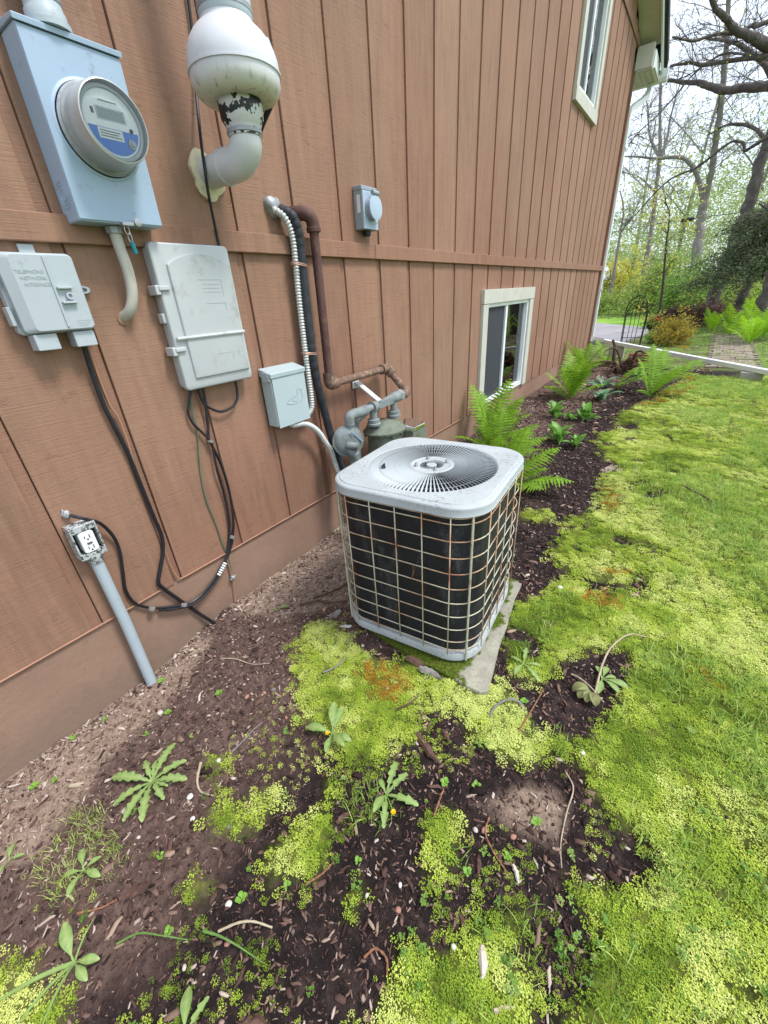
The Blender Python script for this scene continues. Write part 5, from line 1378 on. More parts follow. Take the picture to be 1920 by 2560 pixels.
# grass
x, y = rand_area(46000, 1.2, 3.6, -0.5, 7.3)
dens = np.clip(0.10 + 0.62 * grass_patch(x, y), 0, 1)
k = moss_mask(x, y) & (rs.random(len(x)) < dens)
x2, y2 = rand_area(30000, 0.2, 1.95, -0.4, 1.0)
k2 = rs.random(len(x2)) < soft(GRASSY, x2, y2, 0.05, 9) * 0.15
x = np.concatenate([x[k], x2[k2]]); y = np.concatenate([y[k], y2[k2]])
n = len(x)
scatter('lawn_grass', [grass_clump(i + 20) for i in range(4)], np.stack([x, y, gz(x, y) - 0.002], 1), jit_rot(n, 0.1), rs.uniform(0.4, 1.0, n) * np.where((y < 0.05) & (x < 0.7), 0.62, 1.0), rs.integers(0, 4, n), np.clip(rs.normal(0.42, 0.22, n) + 0.30 * (y < 0.05) * (x < 0.7), 0, 1), 'thin grass blades growing through the moss', 'grass')
# bed debris
def bed(n, x0, x1, y0, y1, keep=1.0):
    x, y = rand_area(n, x0, x1, y0, y1)
    m = moss_mask(x, y)
    k = (~m | (rs.random(n) < 0.015)) & ~in_pad(x, y) & (rs.random(n) < keep) & ((y < 7.4) | (x < 1.2))
    return x[k], y[k]
xa, ya = bed(30000, 0.01, 2.0, -0.6, 1.7); xb, yb = bed(7000, 0.01, 1.7, 1.5, 4.0); xc, yc = bed(4000, 0.02, 1.8, 4.0, 7.6)
xe, ye = bed(3200, 0.0, 0.05, -0.5, 3.2)                        # litter caught along the wall
xa = np.concatenate([xa, xe]); ya = np.concatenate([ya, ye])
xd, yd = bed(650, 0.03, 1.9, -0.6, 1.6)
x = np.concatenate([xa, xb, xc, xd]); y = np.concatenate([ya, yb, yc, yd]); n = len(x)
big = np.concatenate([rs.gamma(2.0, 0.0034, len(xa)) + 0.004, rs.gamma(2.2, 0.0055, len(xb)) + 0.007, rs.gamma(2.2, 0.009, len(xc)) + 0.012, rs.gamma(2.5, 0.006, len(xd)) + 0.010])
big = np.minimum(big, 0.05)
dry = soft(DRY, x, y)
tt = np.clip(rs.beta(1.6, 1.7, n) * 0.95 + 0.15 * dry + np.where(rs.random(n) < 0.12, 0.4, 0) + 0.12 * (x < 0.6), 0, 1)
scatter('wood_mulch', [chip(i + 40, (3.0, 4.2, 5.5, 2.0, 8.0)[i], 0.3) for i in range(5)], np.stack([x, y, gz(x, y) + 0.001 + big * 0.06], 1), np.stack([rs.normal(0, 0.22, n), rs.normal(0, 0.22, n), rs.uniform(0, 6.283, n)], 1), big, rs.integers(0, 5, n), tt, 'dark brown shredded wood mulch scattered over the bed', 'mulch')
xa, ya = bed(22000, 0.0, 2.0, -0.6, 1.8); xb, yb = bed(9000, 0.0, 1.6, 1.8, 5.0)
x = np.concatenate([xa, xb]); y = np.concatenate([ya, yb]); n = len(x)
sc = np.where(np.arange(n) < len(xa), rs.gamma(2.0, 0.0012, n) + 0.002, rs.gamma(2.0, 0.0035, n) + 0.004)
dry = soft(DRY, x, y)
scatter('soil_crumbs', [blob(i + 60, crumb_mat, 0.3, 0.75) for i in range(4)], np.stack([x, y, gz(x, y) + sc * 0.2], 1), jit_rot(n, 0.5), np.minimum(sc, 0.016), rs.integers(0, 4, n), np.clip(rs.beta(2.0, 2.2, n) + 0.4 * dry, 0, 1), 'dark crumbly soil in the planting bed', 'soil')
xa, ya = bed(260, 0.02, 2.0, -0.5, 1.8); n = len(xa)
sc = rs.gamma(2.0, 0.0020, n) + 0.003
scatter('small_pebbles', [blob(i + 70, peb_mat, 0.12, 0.6, 2) for i in range(3)], np.stack([xa, ya, gz(xa, ya) + sc * 0.2], 1), jit_rot(n, 0.3), np.minimum(sc, 0.016), rs.integers(0, 3, n), rs.beta(1.5, 1.6, n), 'small pale pebbles mixed into the soil', 'pebbles')
# chickweed: sparse on the soil, denser along the lawn edge in front
x, y = rand_area(9000, 0.3, 2.0, -0.35, 1.6)
ed = np.clip(1 - np.abs(x - (1.28 + 0.55 * y)) / 0.3, 0, 1) * (y > 0.1)
k = (~in_pad(x, y)) & (rs.random(len(x)) < np.clip(0.005 + 0.24 * ed * np.clip((NZ2.fbm(x, y, 7, 3) - 0.45) * 6, 0, 1), 0, 1))
x, y = x[k], y[k]; n = len(x)
scatter('chickweed', [weed(i + 80) for i in range(4)], np.stack([x, y, gz(x, y)], 1), jit_rot(n, 0.15), rs.uniform(0.5, 1.2, n), rs.integers(0, 4, n), rs.random(n), 'small bright green chickweed sprigs on the bare soil', 'weeds')

# ================================================================== plants in the bed
def leaf_strip(L, wf, n=8, lift=0.9, bend=1.2, fold=0.25, curl=0.0):
    """leaf from the origin along +X: starts at angle lift, bends down by bend; wf(t) is the half width"""
    V = []; F = []; p = np.zeros(3); a = lift; side = 0.0
    for i in range(n + 1):
        t = i / n
        w_ = wf(t)
        up = np.array((-math.sin(a), 0, math.cos(a)))
        V += [p + np.array((0, w_, 0)) + up * w_ * fold, p, p + np.array((0, -w_, 0)) + up * w_ * fold]
        p = p + np.array((math.cos(a), curl * t / n * 4, math.sin(a))) * L / n
        a -= bend / n
    for i in range(n):
        k = 3 * i
        F += [(k, k + 1, k + 4, k + 3), (k + 1, k + 2, k + 5, k + 4)]
    return np.array(V), np.array(F)
def dand_w(L, teeth, seed):
    r = np.random.default_rng(seed); ph = r.uniform(0, 1)
    def f(t):
        if t < 0.12: return 0.0035
        base = 0.100 * L * (0.35 + 0.9 * max(0, math.sin(math.pi * min(1, (t - 0.1) / 0.9) ** 1.3)))
        if t > 0.97: return 0.001
        saw = ((t * teeth + ph) % 1.0)
        return base * (1.12 - 0.86 * saw * (1 - 0.5 * t))
    return f
def mid_tint(V, seed):
    r = np.random.default_rng(seed); n = len(V) // 3
    a = np.full((n, 3), 0.0); a[:, 1] = 0.55; a += np.clip(r.normal(0.08, 0.12, (n, 3)), 0, 0.4)
    a[-2:] += 0.35
    return np.clip(a, 0, 1).ravel()
dl = []
for i in range(4):
    L = (0.125, 0.11, 0.135, 0.09)[i]
    V, F = leaf_strip(L, dand_w(L, (5, 4, 6, 3.2)[i], i), 26, 0.55, 1.0, 0.22, (0.02, -0.03, 0.0, 0.04)[i])
    dl.append(fast_mesh('leaf', V, F, MAT['dandelion'], mid_tint(V, i)))
for i in range(2):                                     # smooth-edged leaves
    L = (0.12, 0.09)[i]
    V, F = leaf_strip(L, lambda t, L=L: 0.003 if t < 0.2 else 0.13 * L * max(0.02, math.sin(math.pi * ((t - 0.2) / 0.8) ** 1.2)) + 0.002, 14, 1.0 - 0.4 * i, 1.2, 0.25)
    dl.append(fast_mesh('leaf', V, F, MAT['dandelion'], mid_tint(V, 9 + i)))
V, F = leaf_strip(0.16, lambda t: 0.0045 * (1 - t ** 3) + 0.0005, 12, 0.6, 0.9, 0.3)
dl.append(fast_mesh('leaf', V, F, MAT['dandelion'], mid_tint(V, 20)))
def yellow_head(root, p, r=0.007):
    m = MB()
    for k_ in range(3):
        for j in range(9):
            a = 0.7 * j + 0.25 * k_; rr_ = r * (1 - 0.28 * k_)
            d = np.array((math.cos(a), math.sin(a), 0.25 + 0.4 * k_)); s_ = np.array((-math.sin(a), math.cos(a), 0)) * rr_ * 0.22
            c = np.array(p)
            m.add([c - s_ * .5, c + s_ * .5, c + d * rr_ + s_, c + d * rr_ - s_], [(0, 1, 2, 3)])
    m.build('flower_head', 'dandelion_yellow', root, smooth=False)
def dandelion(x, y, leaves, label, flower=None, mat=None):
    """leaves: (angle in degrees, mesh, scale)"""
    z = float(gz(x, y)) + 0.004
    t = thing('dandelion', label, 'weed', (x, y, z), 0, 'broad-leaved weeds on the bare soil')
    for a, m, sc in leaves:
        sc *= 1.0 if (x, y) == (0.411, 0.141) else 0.84
        o = link('leaf', dl[m], t, (0, 0, 0), (0, 0, R(a))); o.scale = (sc, sc, sc)
    if flower:
        fx, fy, fz = flower
        MB().tube(catmull([(x, y, z), (x + fx * .5, y + fy * .5, z + fz * .8), (x + fx, y + fy, z + fz)], 8), 0.0016, 6).build('stem', 'seedling', t)
        yellow_head(t, (x + fx, y + fy, z + fz))
    return t
dandelion(0.411, 0.141, [(115, 2, .95), (70, 1, 1.0), (35, 0, .95), (-5, 3, 1), (-40, 0, 1.0), (-68, 2, .9), (-105, 0, .9), (-150, 2, 1.05), (165, 3, 1), (140, 3, .8), (20, 3, .7)], 'large toothed dandelion rosette on the bare soil below the outlet post')
dandelion(0.809, 0.556, [(125, 4, 1.05), (100, 4, .95), (-160, 5, 1.35), (-20, 4, .95), (-70, 5, .9), (10, 5, 1.0)], 'weed with upright smooth leaves and a yellow bud at the moss edge', (-0.012, -0.012, 0.012))
dandelion(1.059, 0.505, [(105, 0, 1.0), (75, 1, 1.0), (15, 1, 1.1), (-60, 3, 1.2), (-85, 4, .8), (150, 5, .7)], 'dandelion with toothed leaves beside a grass tuft', (0.045, -0.03, 0.012))
dandelion(1.249, 1.125, [(100, 3, 1.1), (-35, 1, 1.0), (-100, 5, .9), (20, 3, .9), (170, 3, .7)], 'flat-leaved weed in the moss beside the concrete pad')
dandelion(1.498, 1.207, [(85, 5, .9), (120, 5, .8), (0, 5, 1.2), (-30, 5, 1.0), (-90, 5, 1.0), (40, 5, .7)], 'pale-leaved weed beside the long pale root')
dandelion(0.965, -0.085, [(140, 5, 1.0), (95, 1, .7), (20, 0, .8), (-60, 1, .8), (-140, 0, .8)], 'broad-leaved weed with a yellow bloom at the bottom picture edge', (0.07, 0.02, 0.05))
dandelion(0.275, -0.192, [(150, 5, .65), (60, 5, .5), (-60, 5, .55)], 'three-leaved weed at the left picture edge')
dandelion(0.474, -0.083, [(160, 5, .85), (80, 5, .6), (20, 5, .8), (-60, 5, .8), (-130, 5, .7)], 'round-leaved weed inside the thin grass patch')
dandelion(0.650, -0.171, [(165, 4, .9), (40, 5, .8), (5, 5, .8), (-80, 6, 1.0), (-115, 6, 1.2), (-50, 6, .9), (120, 6, .6)], 'long strap-leaved weed at the lower left of the soil')
dandelion(0.210, 0.858, [(60, 5, .75), (200, 5, .4)], 'single-leaf seedling on the dry soil by the foundation')

# small seedlings of a few round leaves
sv, sf = leaf_strip(0.018, lambda t: 0.0012 if t < 0.3 else 0.0065 * math.sin(math.pi * min(1, (t - 0.3) / 0.7 * 0.92 + 0.08)) + 0.0004, 8, 0.7, 0.9, 0.2)
seed_leaf = fast_mesh('leaf', sv, sf, MAT['seedling'])
SEEDS = [(0.045, 0.155, 'on the soil against the foundation left of the conduit post'), (0.03, 0.06, 'at the foundation foot near the left picture edge'), (0.10, -0.078, 'on the dry soil strip at the left'), (0.141, -0.035, 'beside a larger seedling on the dry strip'), (0.228, 0.300, 'beside a pale stone below the wall'), (0.065, 0.365, 'at the base of the grey conduit post'), (0.24, 0.21, 'above the large dandelion rosette'), (0.66, 0.53, 'left of the smooth-leaved weed'), (0.88, 0.12, 'in the middle of the dark soil'), (0.96, 0.20, 'below the moss cushion on dark soil'), (1.27, 0.66, 'between the moss mat and the bare patch'), (1.19, 0.62, 'under the front edge of the moss mat'), (1.40, 0.55, 'below the pinkish bare patch'), (1.33, 0.47, 'right of the round moss cushion'), (1.44, 0.66, 'at the right of the bare patch'), (1.08, 0.34, 'left of the round moss cushion'), (1.30, 0.98, 'on the moss mat beside the arched twig'), (0.33, 0.45, 'on soil between the post and the moss'), (0.62, 0.05, 'near the lower left soil'), (0.78, -0.02, 'beside the long strap leaves')]
for i, (x, y, w_) in enumerate(SEEDS):
    z = float(gz(x, y)) + 0.003
    t = thing('seedling', 'tiny light green seedling ' + w_, 'seedling', (x, y, z), 0, 'tiny seedlings on the soil')
    for j in range(4 + i % 3):
        o = link('leaf', seed_leaf, t, (0, 0, 0), (0, 0, 2.4 * j + i)); k_ = 0.5 + 0.09 * ((i * 7 + j * 3) % 6); o.scale = (k_, k_, k_)

# --- ferns
def frond_mesh(L, lean, arch, seed, mat, pairs=19, pl=0.15):
    r = np.random.default_rng(seed)
    n = 40; P = [np.zeros(3)]; a = math.pi / 2 - lean
    for i in range(n):
        t = i / n
        P.append(P[-1] + np.array((math.cos(a), 0, math.sin(a))) * L / n)
        a -= arch * (0.3 + 1.4 * t) / n
    P = np.array(P)
    mb = MB().tube(P[::4], np.linspace(0.0032, 0.0008, len(P[::4])) * (L / 0.6), 5)
    V = np.vstack(mb.V).tolist(); F = list(mb.F)
    for i in range(pairs):
        t = 0.14 + 0.85 * i / (pairs - 1)
        k_ = t * n; j = min(int(k_), n - 1); c = P[j] + (P[j + 1] - P[j]) * (k_ - j)
        T = P[j + 1] - P[j]; T /= np.linalg.norm(T); B = np.array((0, 1.0, 0)); N = np.cross(T, B)
        ln = pl * L / 0.6 * (min(1, ((t - 0.08) / 0.45)) ** 0.8) * (1 if t < 0.62 else max(0.04, 1 - ((t - 0.62) / 0.40) ** 1.5)) * r.uniform(0.92, 1.06)
        for sd in (-1, 1):
            D_ = sd * B * 0.93 + T * 0.33 + N * r.uniform(-0.28, -0.02); D_ /= np.linalg.norm(D_)
            W_ = np.cross(N, D_); W_ /= np.linalg.norm(W_)
            w0 = 0.0150 * L / 0.6 * r.uniform(0.85, 1.1) * min(1, ln / (0.05 * L / 0.6) + 0.25)
            b = len(V); m = 6
            for q in range(m + 1):
                u = q / m
                ww = w0 * (1 - u ** 1.6) * (1.0 if q % 2 else 0.62) + 0.0004
                pc = c + D_ * ln * u - N * 0 + np.array((0, 0, -0.10 * ln * u * u))
                V += [(pc + W_ * ww).tolist(), (pc - W_ * ww).tolist()]
            for q in range(m):
                F.append((b + 2 * q, b + 2 * q + 1, b + 2 * q + 3, b + 2 * q + 2))
    return mesh_from('frond', V, F, mat)
FR_ = [frond_mesh(0.62, 0.35, 0.7, 1, MAT['fern']), frond_mesh(0.55, 0.55, 0.9, 2, MAT['fern']), frond_mesh(0.66, 0.22, 0.55, 3, MAT['fern']), frond_mesh(0.48, 0.85, 0.8, 4, MAT['fern']), frond_mesh(0.30, 0.3, 0.5, 5, MAT['fern'], 18, 0.12)]
FF_ = [frond_mesh(0.62, 0.35, 0.7, 6, MAT['fern_far'], 18), frond_mesh(0.55, 0.6, 0.9, 7, MAT['fern_far'], 18), frond_mesh(0.7, 0.2, 0.6, 8, MAT['fern_far'], 18)]
def fern(x, y, fronds, label, protos=FR_, group='ferns along the foundation bed', z=None):
    z = float(gz(x, y)) - 0.005 if z is None else z
    t = thing('fern', label, 'fern', (x, y, z), 0, group)
    r = np.random.default_rng(int(x * 1000 + y * 77))
    for a, m, sc in fronds:
        o = link('frond', protos[m], t, (r.normal(0, .012), r.normal(0, .012), 0), (r.normal(0, .06), r.normal(0, .06), R(a))); o.scale = (sc, sc, sc)
    return t
def spray(n, scl, seed, a0=0, a1=360, ms=(0, 1, 2, 3)):
    r = np.random.default_rng(seed)
    return [(a0 + (a1 - a0) * (i + r.uniform(-.3, .3)) / n, int(r.choice(ms)), scl * r.uniform(.8, 1.12)) for i in range(n)]
fern(0.24, 3.22, [(165, 2, .85), (120, 0, .80), (80, 2, .9), (45, 0, .85), (10, 1, .9), (-30, 0, .8), (-70, 1, .75), (-120, 3, .75), (60, 1, .8), (25, 3, .9), (-10, 3, .8), (100, 1, .7), (140, 3, .6), (-50, 3, .7)], 'tall green fern against the foundation below the lower window')
fern(0.46, 2.90, [(100, 2, .7), (50, 1, .8), (10, 2, .75), (-25, 1, .75), (-80, 0, .6), (150, 3, .7), (30, 3, .9), (70, 3, .7), (-5, 3, .8), (-50, 3, .7)], 'fern between the tall window fern and the air conditioner')
fern(0.66, 2.50, [(40, 1, .85), (5, 3, 1.0), (-25, 3, .8), (75, 0, .75), (-60, 3, .7), (20, 1, .6)], 'fern spreading out from behind the air conditioner over the mulch')
fern(0.47, 5.10, spray(15, 0.80, 4) , 'largest fern in the middle of the bed beyond the hostas')
fern(0.26, 6.7, spray(9, 0.82, 5), 'fern at the house corner behind the largest fern')
fern(0.42, 7.5, spray(7, 0.55, 15), 'fern in front of the downspout elbow')
fern(1.23, 5.45, [(170, 2, .7), (110, 2, .9), (60, 1, 1.0), (30, 1, 1.1), (0, 3, 1.0), (-40, 0, .7), (-110, 3, .7), (85, 0, .95)], 'fern standing alone at the moss edge beyond the bed')
fern(0.85, 5.75, [(10, 3, .9), (-20, 3, .8), (40, 1, .7), (-60, 3, .6)], 'low fern lying over the mulch between the largest fern and the edge fern')

# --- hostas
def broad(L, W_, lift, bend, mat):
    V, F = leaf_strip(L, lambda t: 0.004 if t < 0.15 else W_ * math.sin(math.pi * min(1, ((t - 0.15) / 0.85)) ** 0.85) + 0.001, 12, lift, bend, 0.35)
    return fast_mesh('leaf', V, F, mat)
HB = [broad(0.17, 0.036, 1.25, 1.3, MAT['hosta']), broad(0.14, 0.032, 0.95, 1.2, MAT['hosta']), broad(0.20, 0.038, 1.4, 1.0, MAT['hosta'])]
HG = [broad(0.20, 0.030, 1.25, 1.5, MAT['bluegreen']), broad(0.17, 0.034, 0.95, 1.3, MAT['bluegreen'])]
def clump(name, label, x, y, n, protos, sc, seed, group):
    t = thing(name, label, 'plant', (x, y, float(gz(x, y)) - 0.004), 0, group)
    r = np.random.default_rng(seed)
    for i in range(n):
        o = link('leaf', protos[int(r.integers(0, len(protos)))], t, (r.normal(0, .03), r.normal(0, .03), 0), (0, 0, 2.4 * i + r.normal(0, .3)))
        k_ = sc * r.uniform(.75, 1.15); o.scale = (k_, k_, k_)
    return t
HGRP = 'hostas in the mulch bed'
clump('hosta', 'bright green hosta nearest the foundation below the large fern', 0.53, 4.27, 12, HB, 1.0, 1, HGRP)
clump('hosta', 'small hosta between two larger hostas', 0.66, 4.25, 6, HB, .7, 2, HGRP)
clump('hosta', 'bright green hosta farthest right in the mulch', 0.80, 4.30, 12, HB, .95, 3, HGRP)
clump('hosta', 'front hosta closest to the air conditioner', 0.74, 3.56, 13, HB, .95, 4, HGRP)
clump('hosta', 'loose hosta right beside the front hosta', 0.90, 3.50, 9, HB, .8, 5, HGRP)
clump('leafy_plant', 'blue-green broad-leaved plant at the foot of the largest fern', 0.78, 5.15, 12, HG, 1.1, 6, 'blue-green plants by the root pile')
clump('leafy_plant', 'blue-green broad-leaved plant in front of the dead root pile', 0.70, 5.75, 10, HG, 1.1, 7, 'blue-green plants by the root pile')
clump('leafy_plant', 'light green leafy plant right of the dead root pile', 1.02, 6.45, 10, HB, .9, 8, 'blue-green plants by the root pile')

# --- dead root pile, terracotta tray, edging stone
rp = thing('dead_roots', 'pile of dark dead roots and twisted branches beyond the largest fern', 'roots', (0.75, 6.85, 0.15))
r = np.random.default_rng(12)
for i in range(26):
    a = r.uniform(0, 6.28); L = r.uniform(0.16, 0.42); h = r.uniform(0.05, 0.30)
    c = np.array((0.74 + r.normal(0, .05), 6.85 + r.normal(0, .06), 0.17))
    P = [c, c + np.array((math.cos(a) * L * .4, math.sin(a) * L * .4, h)), c + np.array((math.cos(a + .4) * L * .8, math.sin(a + .4) * L * .8, h * r.uniform(.6, 1.2))), c + np.array((math.cos(a + .3) * L, math.sin(a + .3) * L, h * r.uniform(.2, 1.0)))]
    MB().tube(catmull(P, 10), np.linspace(0.022, 0.004, 10) * r.uniform(.6, 1.1), 6).build('root', 'driftwood', rp)
st = MB().tube(catmull([(0.58, 7.30, 0.17), (0.56, 7.30, 0.32), (0.545, 7.31, 0.45), (0.50, 7.31, 0.55)], 12), np.linspace(0.030, 0.016, 12), 8).build('dead_stub', 'driftwood')
tag(st, 'upright dead branch stub standing in front of the downspout run', 'branch')
tr = bx(0.72, 1.00, 7.62, 7.70, 0.15, 0.32).build('terracotta_edging', 'terracotta', smooth=False, bevel=0.008)
tag(tr, 'brown terracotta edging tile behind the dead root pile', 'tile')
fs = thing('flat_stone', 'flat mossy stepping stone sunk at the edge of the mulch bed', 'stone', (1.28, 3.12, 0.11))
MB().loft([np.array([(1.15, 3.05, z), (1.24, 2.95, z), (1.37, 2.98, z), (1.41, 3.12, z), (1.36, 3.27, z), (1.22, 3.24, z)]) for z in (0.06, 0.126, 0.130)]).build('slab', 'paver', fs, smooth=False, bevel=0.006)

# ================================================================== beyond the bed
# brick path
path = tag(link('paver_path', mesh_from('paver_path', [(1.70, 7.35, .178), (2.32, 7.35, .178), (2.36, 11.6, .200), (1.62, 11.6, .200)], [(0, 1, 2, 3)], MAT['paver'])), kind='structure')
pv_me = None
rgp = np.random.default_rng(6)
pvm = MB().box(-0.066, 0.066, -0.048, 0.048, -0.03, 0.03)
pv_me = mesh_from('paver', np.vstack(pvm.V), pvm.F, MAT['paver'])
for row in range(40):
    y = 7.42 + row * 0.102
    for c in range(4):
        x = 1.80 + c * 0.138 + (0.03 if row % 2 else -0.03) + 0.002 * row
        link('paver', pv_me, path, (x, y, float(gbase(y)) - 0.004 + rgp.normal(0, .003)), (rgp.normal(0, .02), rgp.normal(0, .02), rgp.normal(0, .04)))
# trellis
tl = thing('garden_trellis', 'black iron arched garden trellis standing behind the downspout run', 'trellis', (0.5, 9.6, 0.18))
def arch_pts(x0, x1, zt, zs, y, zb=0.12):
    P = [(x0 + (0.02 if zb < .2 else 0), y, zb), (x0, y, zs)]
    for i in range(1, 12):
        a = math.pi * i / 12
        P.append(((x0 + x1) / 2 - (x1 - x0) / 2 * math.cos(a), y, zs + (zt - zs) * math.sin(a)))
    return P + [(x1, y, zs), (x1 - (0.02 if zb < .2 else 0), y, zb)]
for dy in (0.0, 0.16):
    MB().tube(arch_pts(0.33, 0.68, 1.07 - dy * .6, 0.80 - dy * .5, 9.52 + dy), 0.0085, 6).build('arch', 'iron', tl)
MB().tube(arch_pts(0.44, 0.57, 0.93, 0.84, 9.52, 0.2), 0.006, 6).build('inner_arch', 'iron', tl)
for x in (0.44, 0.505, 0.57):
    MB().tube([(x, 9.52, 0.14), (x, 9.52, 0.84 if x != 0.505 else 1.0)], 0.005, 6).build('upright', 'iron', tl)
for z in (0.78, 0.36):
    MB().tube([(0.335, 9.52, z), (0.678, 9.52, z)], 0.006, 6).build('crossbar', 'iron', tl)
MB().lathe((0.505, 9.52, 1.0), (0, 0, 1), [(0, .004), (0.015, .014), (0.04, .002)], 8).build('finial', 'iron', tl)

# leaf clouds and branch systems
def leaf_quads(C, size, rng, stretch=1.0):
    N = len(C)
    d = rng.standard_normal((N, 3)); d[:, 2] *= 0.6; d /= np.linalg.norm(d, axis=1)[:, None]
    e = np.cross(d, rng.standard_normal((N, 3))); e /= np.linalg.norm(e, axis=1)[:, None] + 1e-9
    sz = (size * rng.uniform(0.6, 1.3, N))[:, None]
    V = np.stack([C - d * sz * stretch, C + e * sz * .55, C + d * sz * stretch, C - e * sz * .55], 1).reshape(-1, 3)
    F = np.arange(N * 4).reshape(N, 4)
    return V, F
def cloud(n, centers, radii, rng):
    k = rng.integers(0, len(centers), n)
    g = rng.standard_normal((n, 3)); g /= np.linalg.norm(g, axis=1)[:, None]
    rr = rng.random(n) ** 0.5
    return np.asarray(centers)[k] + g * rr[:, None] * np.asarray(radii)[k]
def crown(name, C, size, mat, parent, rng, stretch=1.0):
    V, F = leaf_quads(C - origin(parent), size, rng, stretch)
    tint = np.repeat(np.clip(rng.normal(0.4, 0.3, len(C)), 0, 1), 4)
    o = link(name, fast_mesh(name, V, F, MAT[mat], tint), parent)
    return o
def branch_system(starts, dirs, lens, rads, levels, rng, kids=3, droop=0.0, spread=0.9, ratio=0.6):
    out = []
    S = np.asarray(starts, float); D_ = np.asarray(dirs, float); L = np.asarray(lens, float); Rd = np.asarray(rads, float)
    for lv in range(levels):
        N = len(S)
        D_ = D_ / (np.linalg.norm(D_, axis=1)[:, None] + 1e-9)
        P = [S]; d = D_.copy()
        for j in range(4):
            d = d + rng.normal(0, 0.22, (N, 3)); d[:, 2] -= droop
            d /= np.linalg.norm(d, axis=1)[:, None]
            P.append(P[-1] + d * (L / 4)[:, None])
        P = np.stack(P, 1)
        out.append((P, Rd[:, None] * np.array((1, .85, .7, .5, .28))))
        if lv == levels - 1: break
        k = np.repeat(np.arange(N), kids); u = rng.uniform(0.25, 1.0, len(k)) * 4
        j = np.minimum(u.astype(int), 3); f = (u - j)[:, None]
        S = P[k, j] * (1 - f) + P[k, j + 1] * f
        T = P[k, j + 1] - P[k, j]; T /= np.linalg.norm(T, axis=1)[:, None]
        D_ = T + spread * rng.standard_normal((len(k), 3)) * 0.75
        L = L[k] * ratio * rng.uniform(0.6, 1.2, len(k)); Rd = Rd[k] * 0.55
    return out
def branch_mesh(name, sys_, mat, parent):
    Vs = []; Fs = []; n0 = 0
    for P, Rr in sys_:
        N, K, _ = P.shape
        T = np.gradient(P, axis=1); T /= np.linalg.norm(T, axis=2)[:, :, None] + 1e-9
        u = np.array((0.31, 0.52, 0.79)); A = np.cross(T, u); A /= np.linalg.norm(A, axis=2)[:, :, None] + 1e-9
        B = np.cross(T, A)
        ring_ = []
        for a in (0, 2.094, 4.189):
            ring_.append(P + Rr[:, :, None] * (math.cos(a) * A + math.sin(a) * B))
        V = np.stack(ring_, 2)                       # N,K,3,3
        Vs.append(V.reshape(-1, 3))
        idx = np.arange(N * K * 3).reshape(N, K, 3) + n0
        for j in range(3):
            q = np.stack([idx[:, :-1, j], idx[:, :-1, (j + 1) % 3], idx[:, 1:, (j + 1) % 3], idx[:, 1:, j]], -1)
            Fs.append(q.reshape(-1, 4))
        n0 += N * K * 3
    me = fast_mesh(name, np.vstack(Vs) - origin(parent), np.vstack(Fs), MAT[mat])
    return link(name, me, parent)
def limb_seeds(paths, n, rng, L, up=0.25):
    S = []; D_ = []
    for P in paths:
        Q = catmull(P, 40); m = max(1, int(n * 1.0 / len(paths)))
        j = rng.integers(3, 39, m)
        T = Q[j] - Q[j - 1]; T /= np.linalg.norm(T, axis=1)[:, None] + 1e-9
        S.append(Q[j]); D_.append(T * 0.6 + rng.standard_normal((m, 3)) * 0.8 + np.array((0, 0, up)))
    S = np.vstack(S); D_ = np.vstack(D_)
    return S, D_, L * rng.uniform(0.5, 1.2, len(S))
def tree(name, label, base, limbs, seed, twig=(0, 0.6, 0.01, 3, 3), leaves=None, bark='bark', cat='tree', group=None, droop=0.0):
    """limbs: (points, r0, r1); twig: (seeds, length, radius, levels, kids); leaves: (count, size, material)"""
    rng = np.random.default_rng(seed)
    t = thing(name, label, cat, base, 0, group)
    for i, (P, r0, r1) in enumerate(limbs):
        Q = catmull(P, max(8, 4 * len(P)))
        Q[1:-1] += rng.normal(0, 0.15 * r1, (len(Q) - 2, 3))
        MB().tube(Q, np.linspace(r0, r1, len(Q)) * (1 + 0.06 * rng.standard_normal(len(Q))), 9).build('trunk' if i == 0 else 'limb', bark, t)
    ends = None
    if twig[0]:
        S, D_, L = limb_seeds([l[0] for l in limbs[(0 if len(limbs) == 1 else 1):]], twig[0], rng, twig[1])
        sy = branch_system(S, D_, L, np.full(len(S), twig[2]), twig[3], rng, twig[4], droop)
        branch_mesh('twigs', sy, bark, t)
        ends = sy[-1][0][:, -1]
    if leaves:
        n, size, mat = leaves
        k = rng.integers(0, len(ends), n)
        crown('crown', ends[k] + rng.normal(0, leaves[1] * 2.2, (n, 3)), size, mat, t, rng)
    return t
GB = 'trees beyond the house corner'
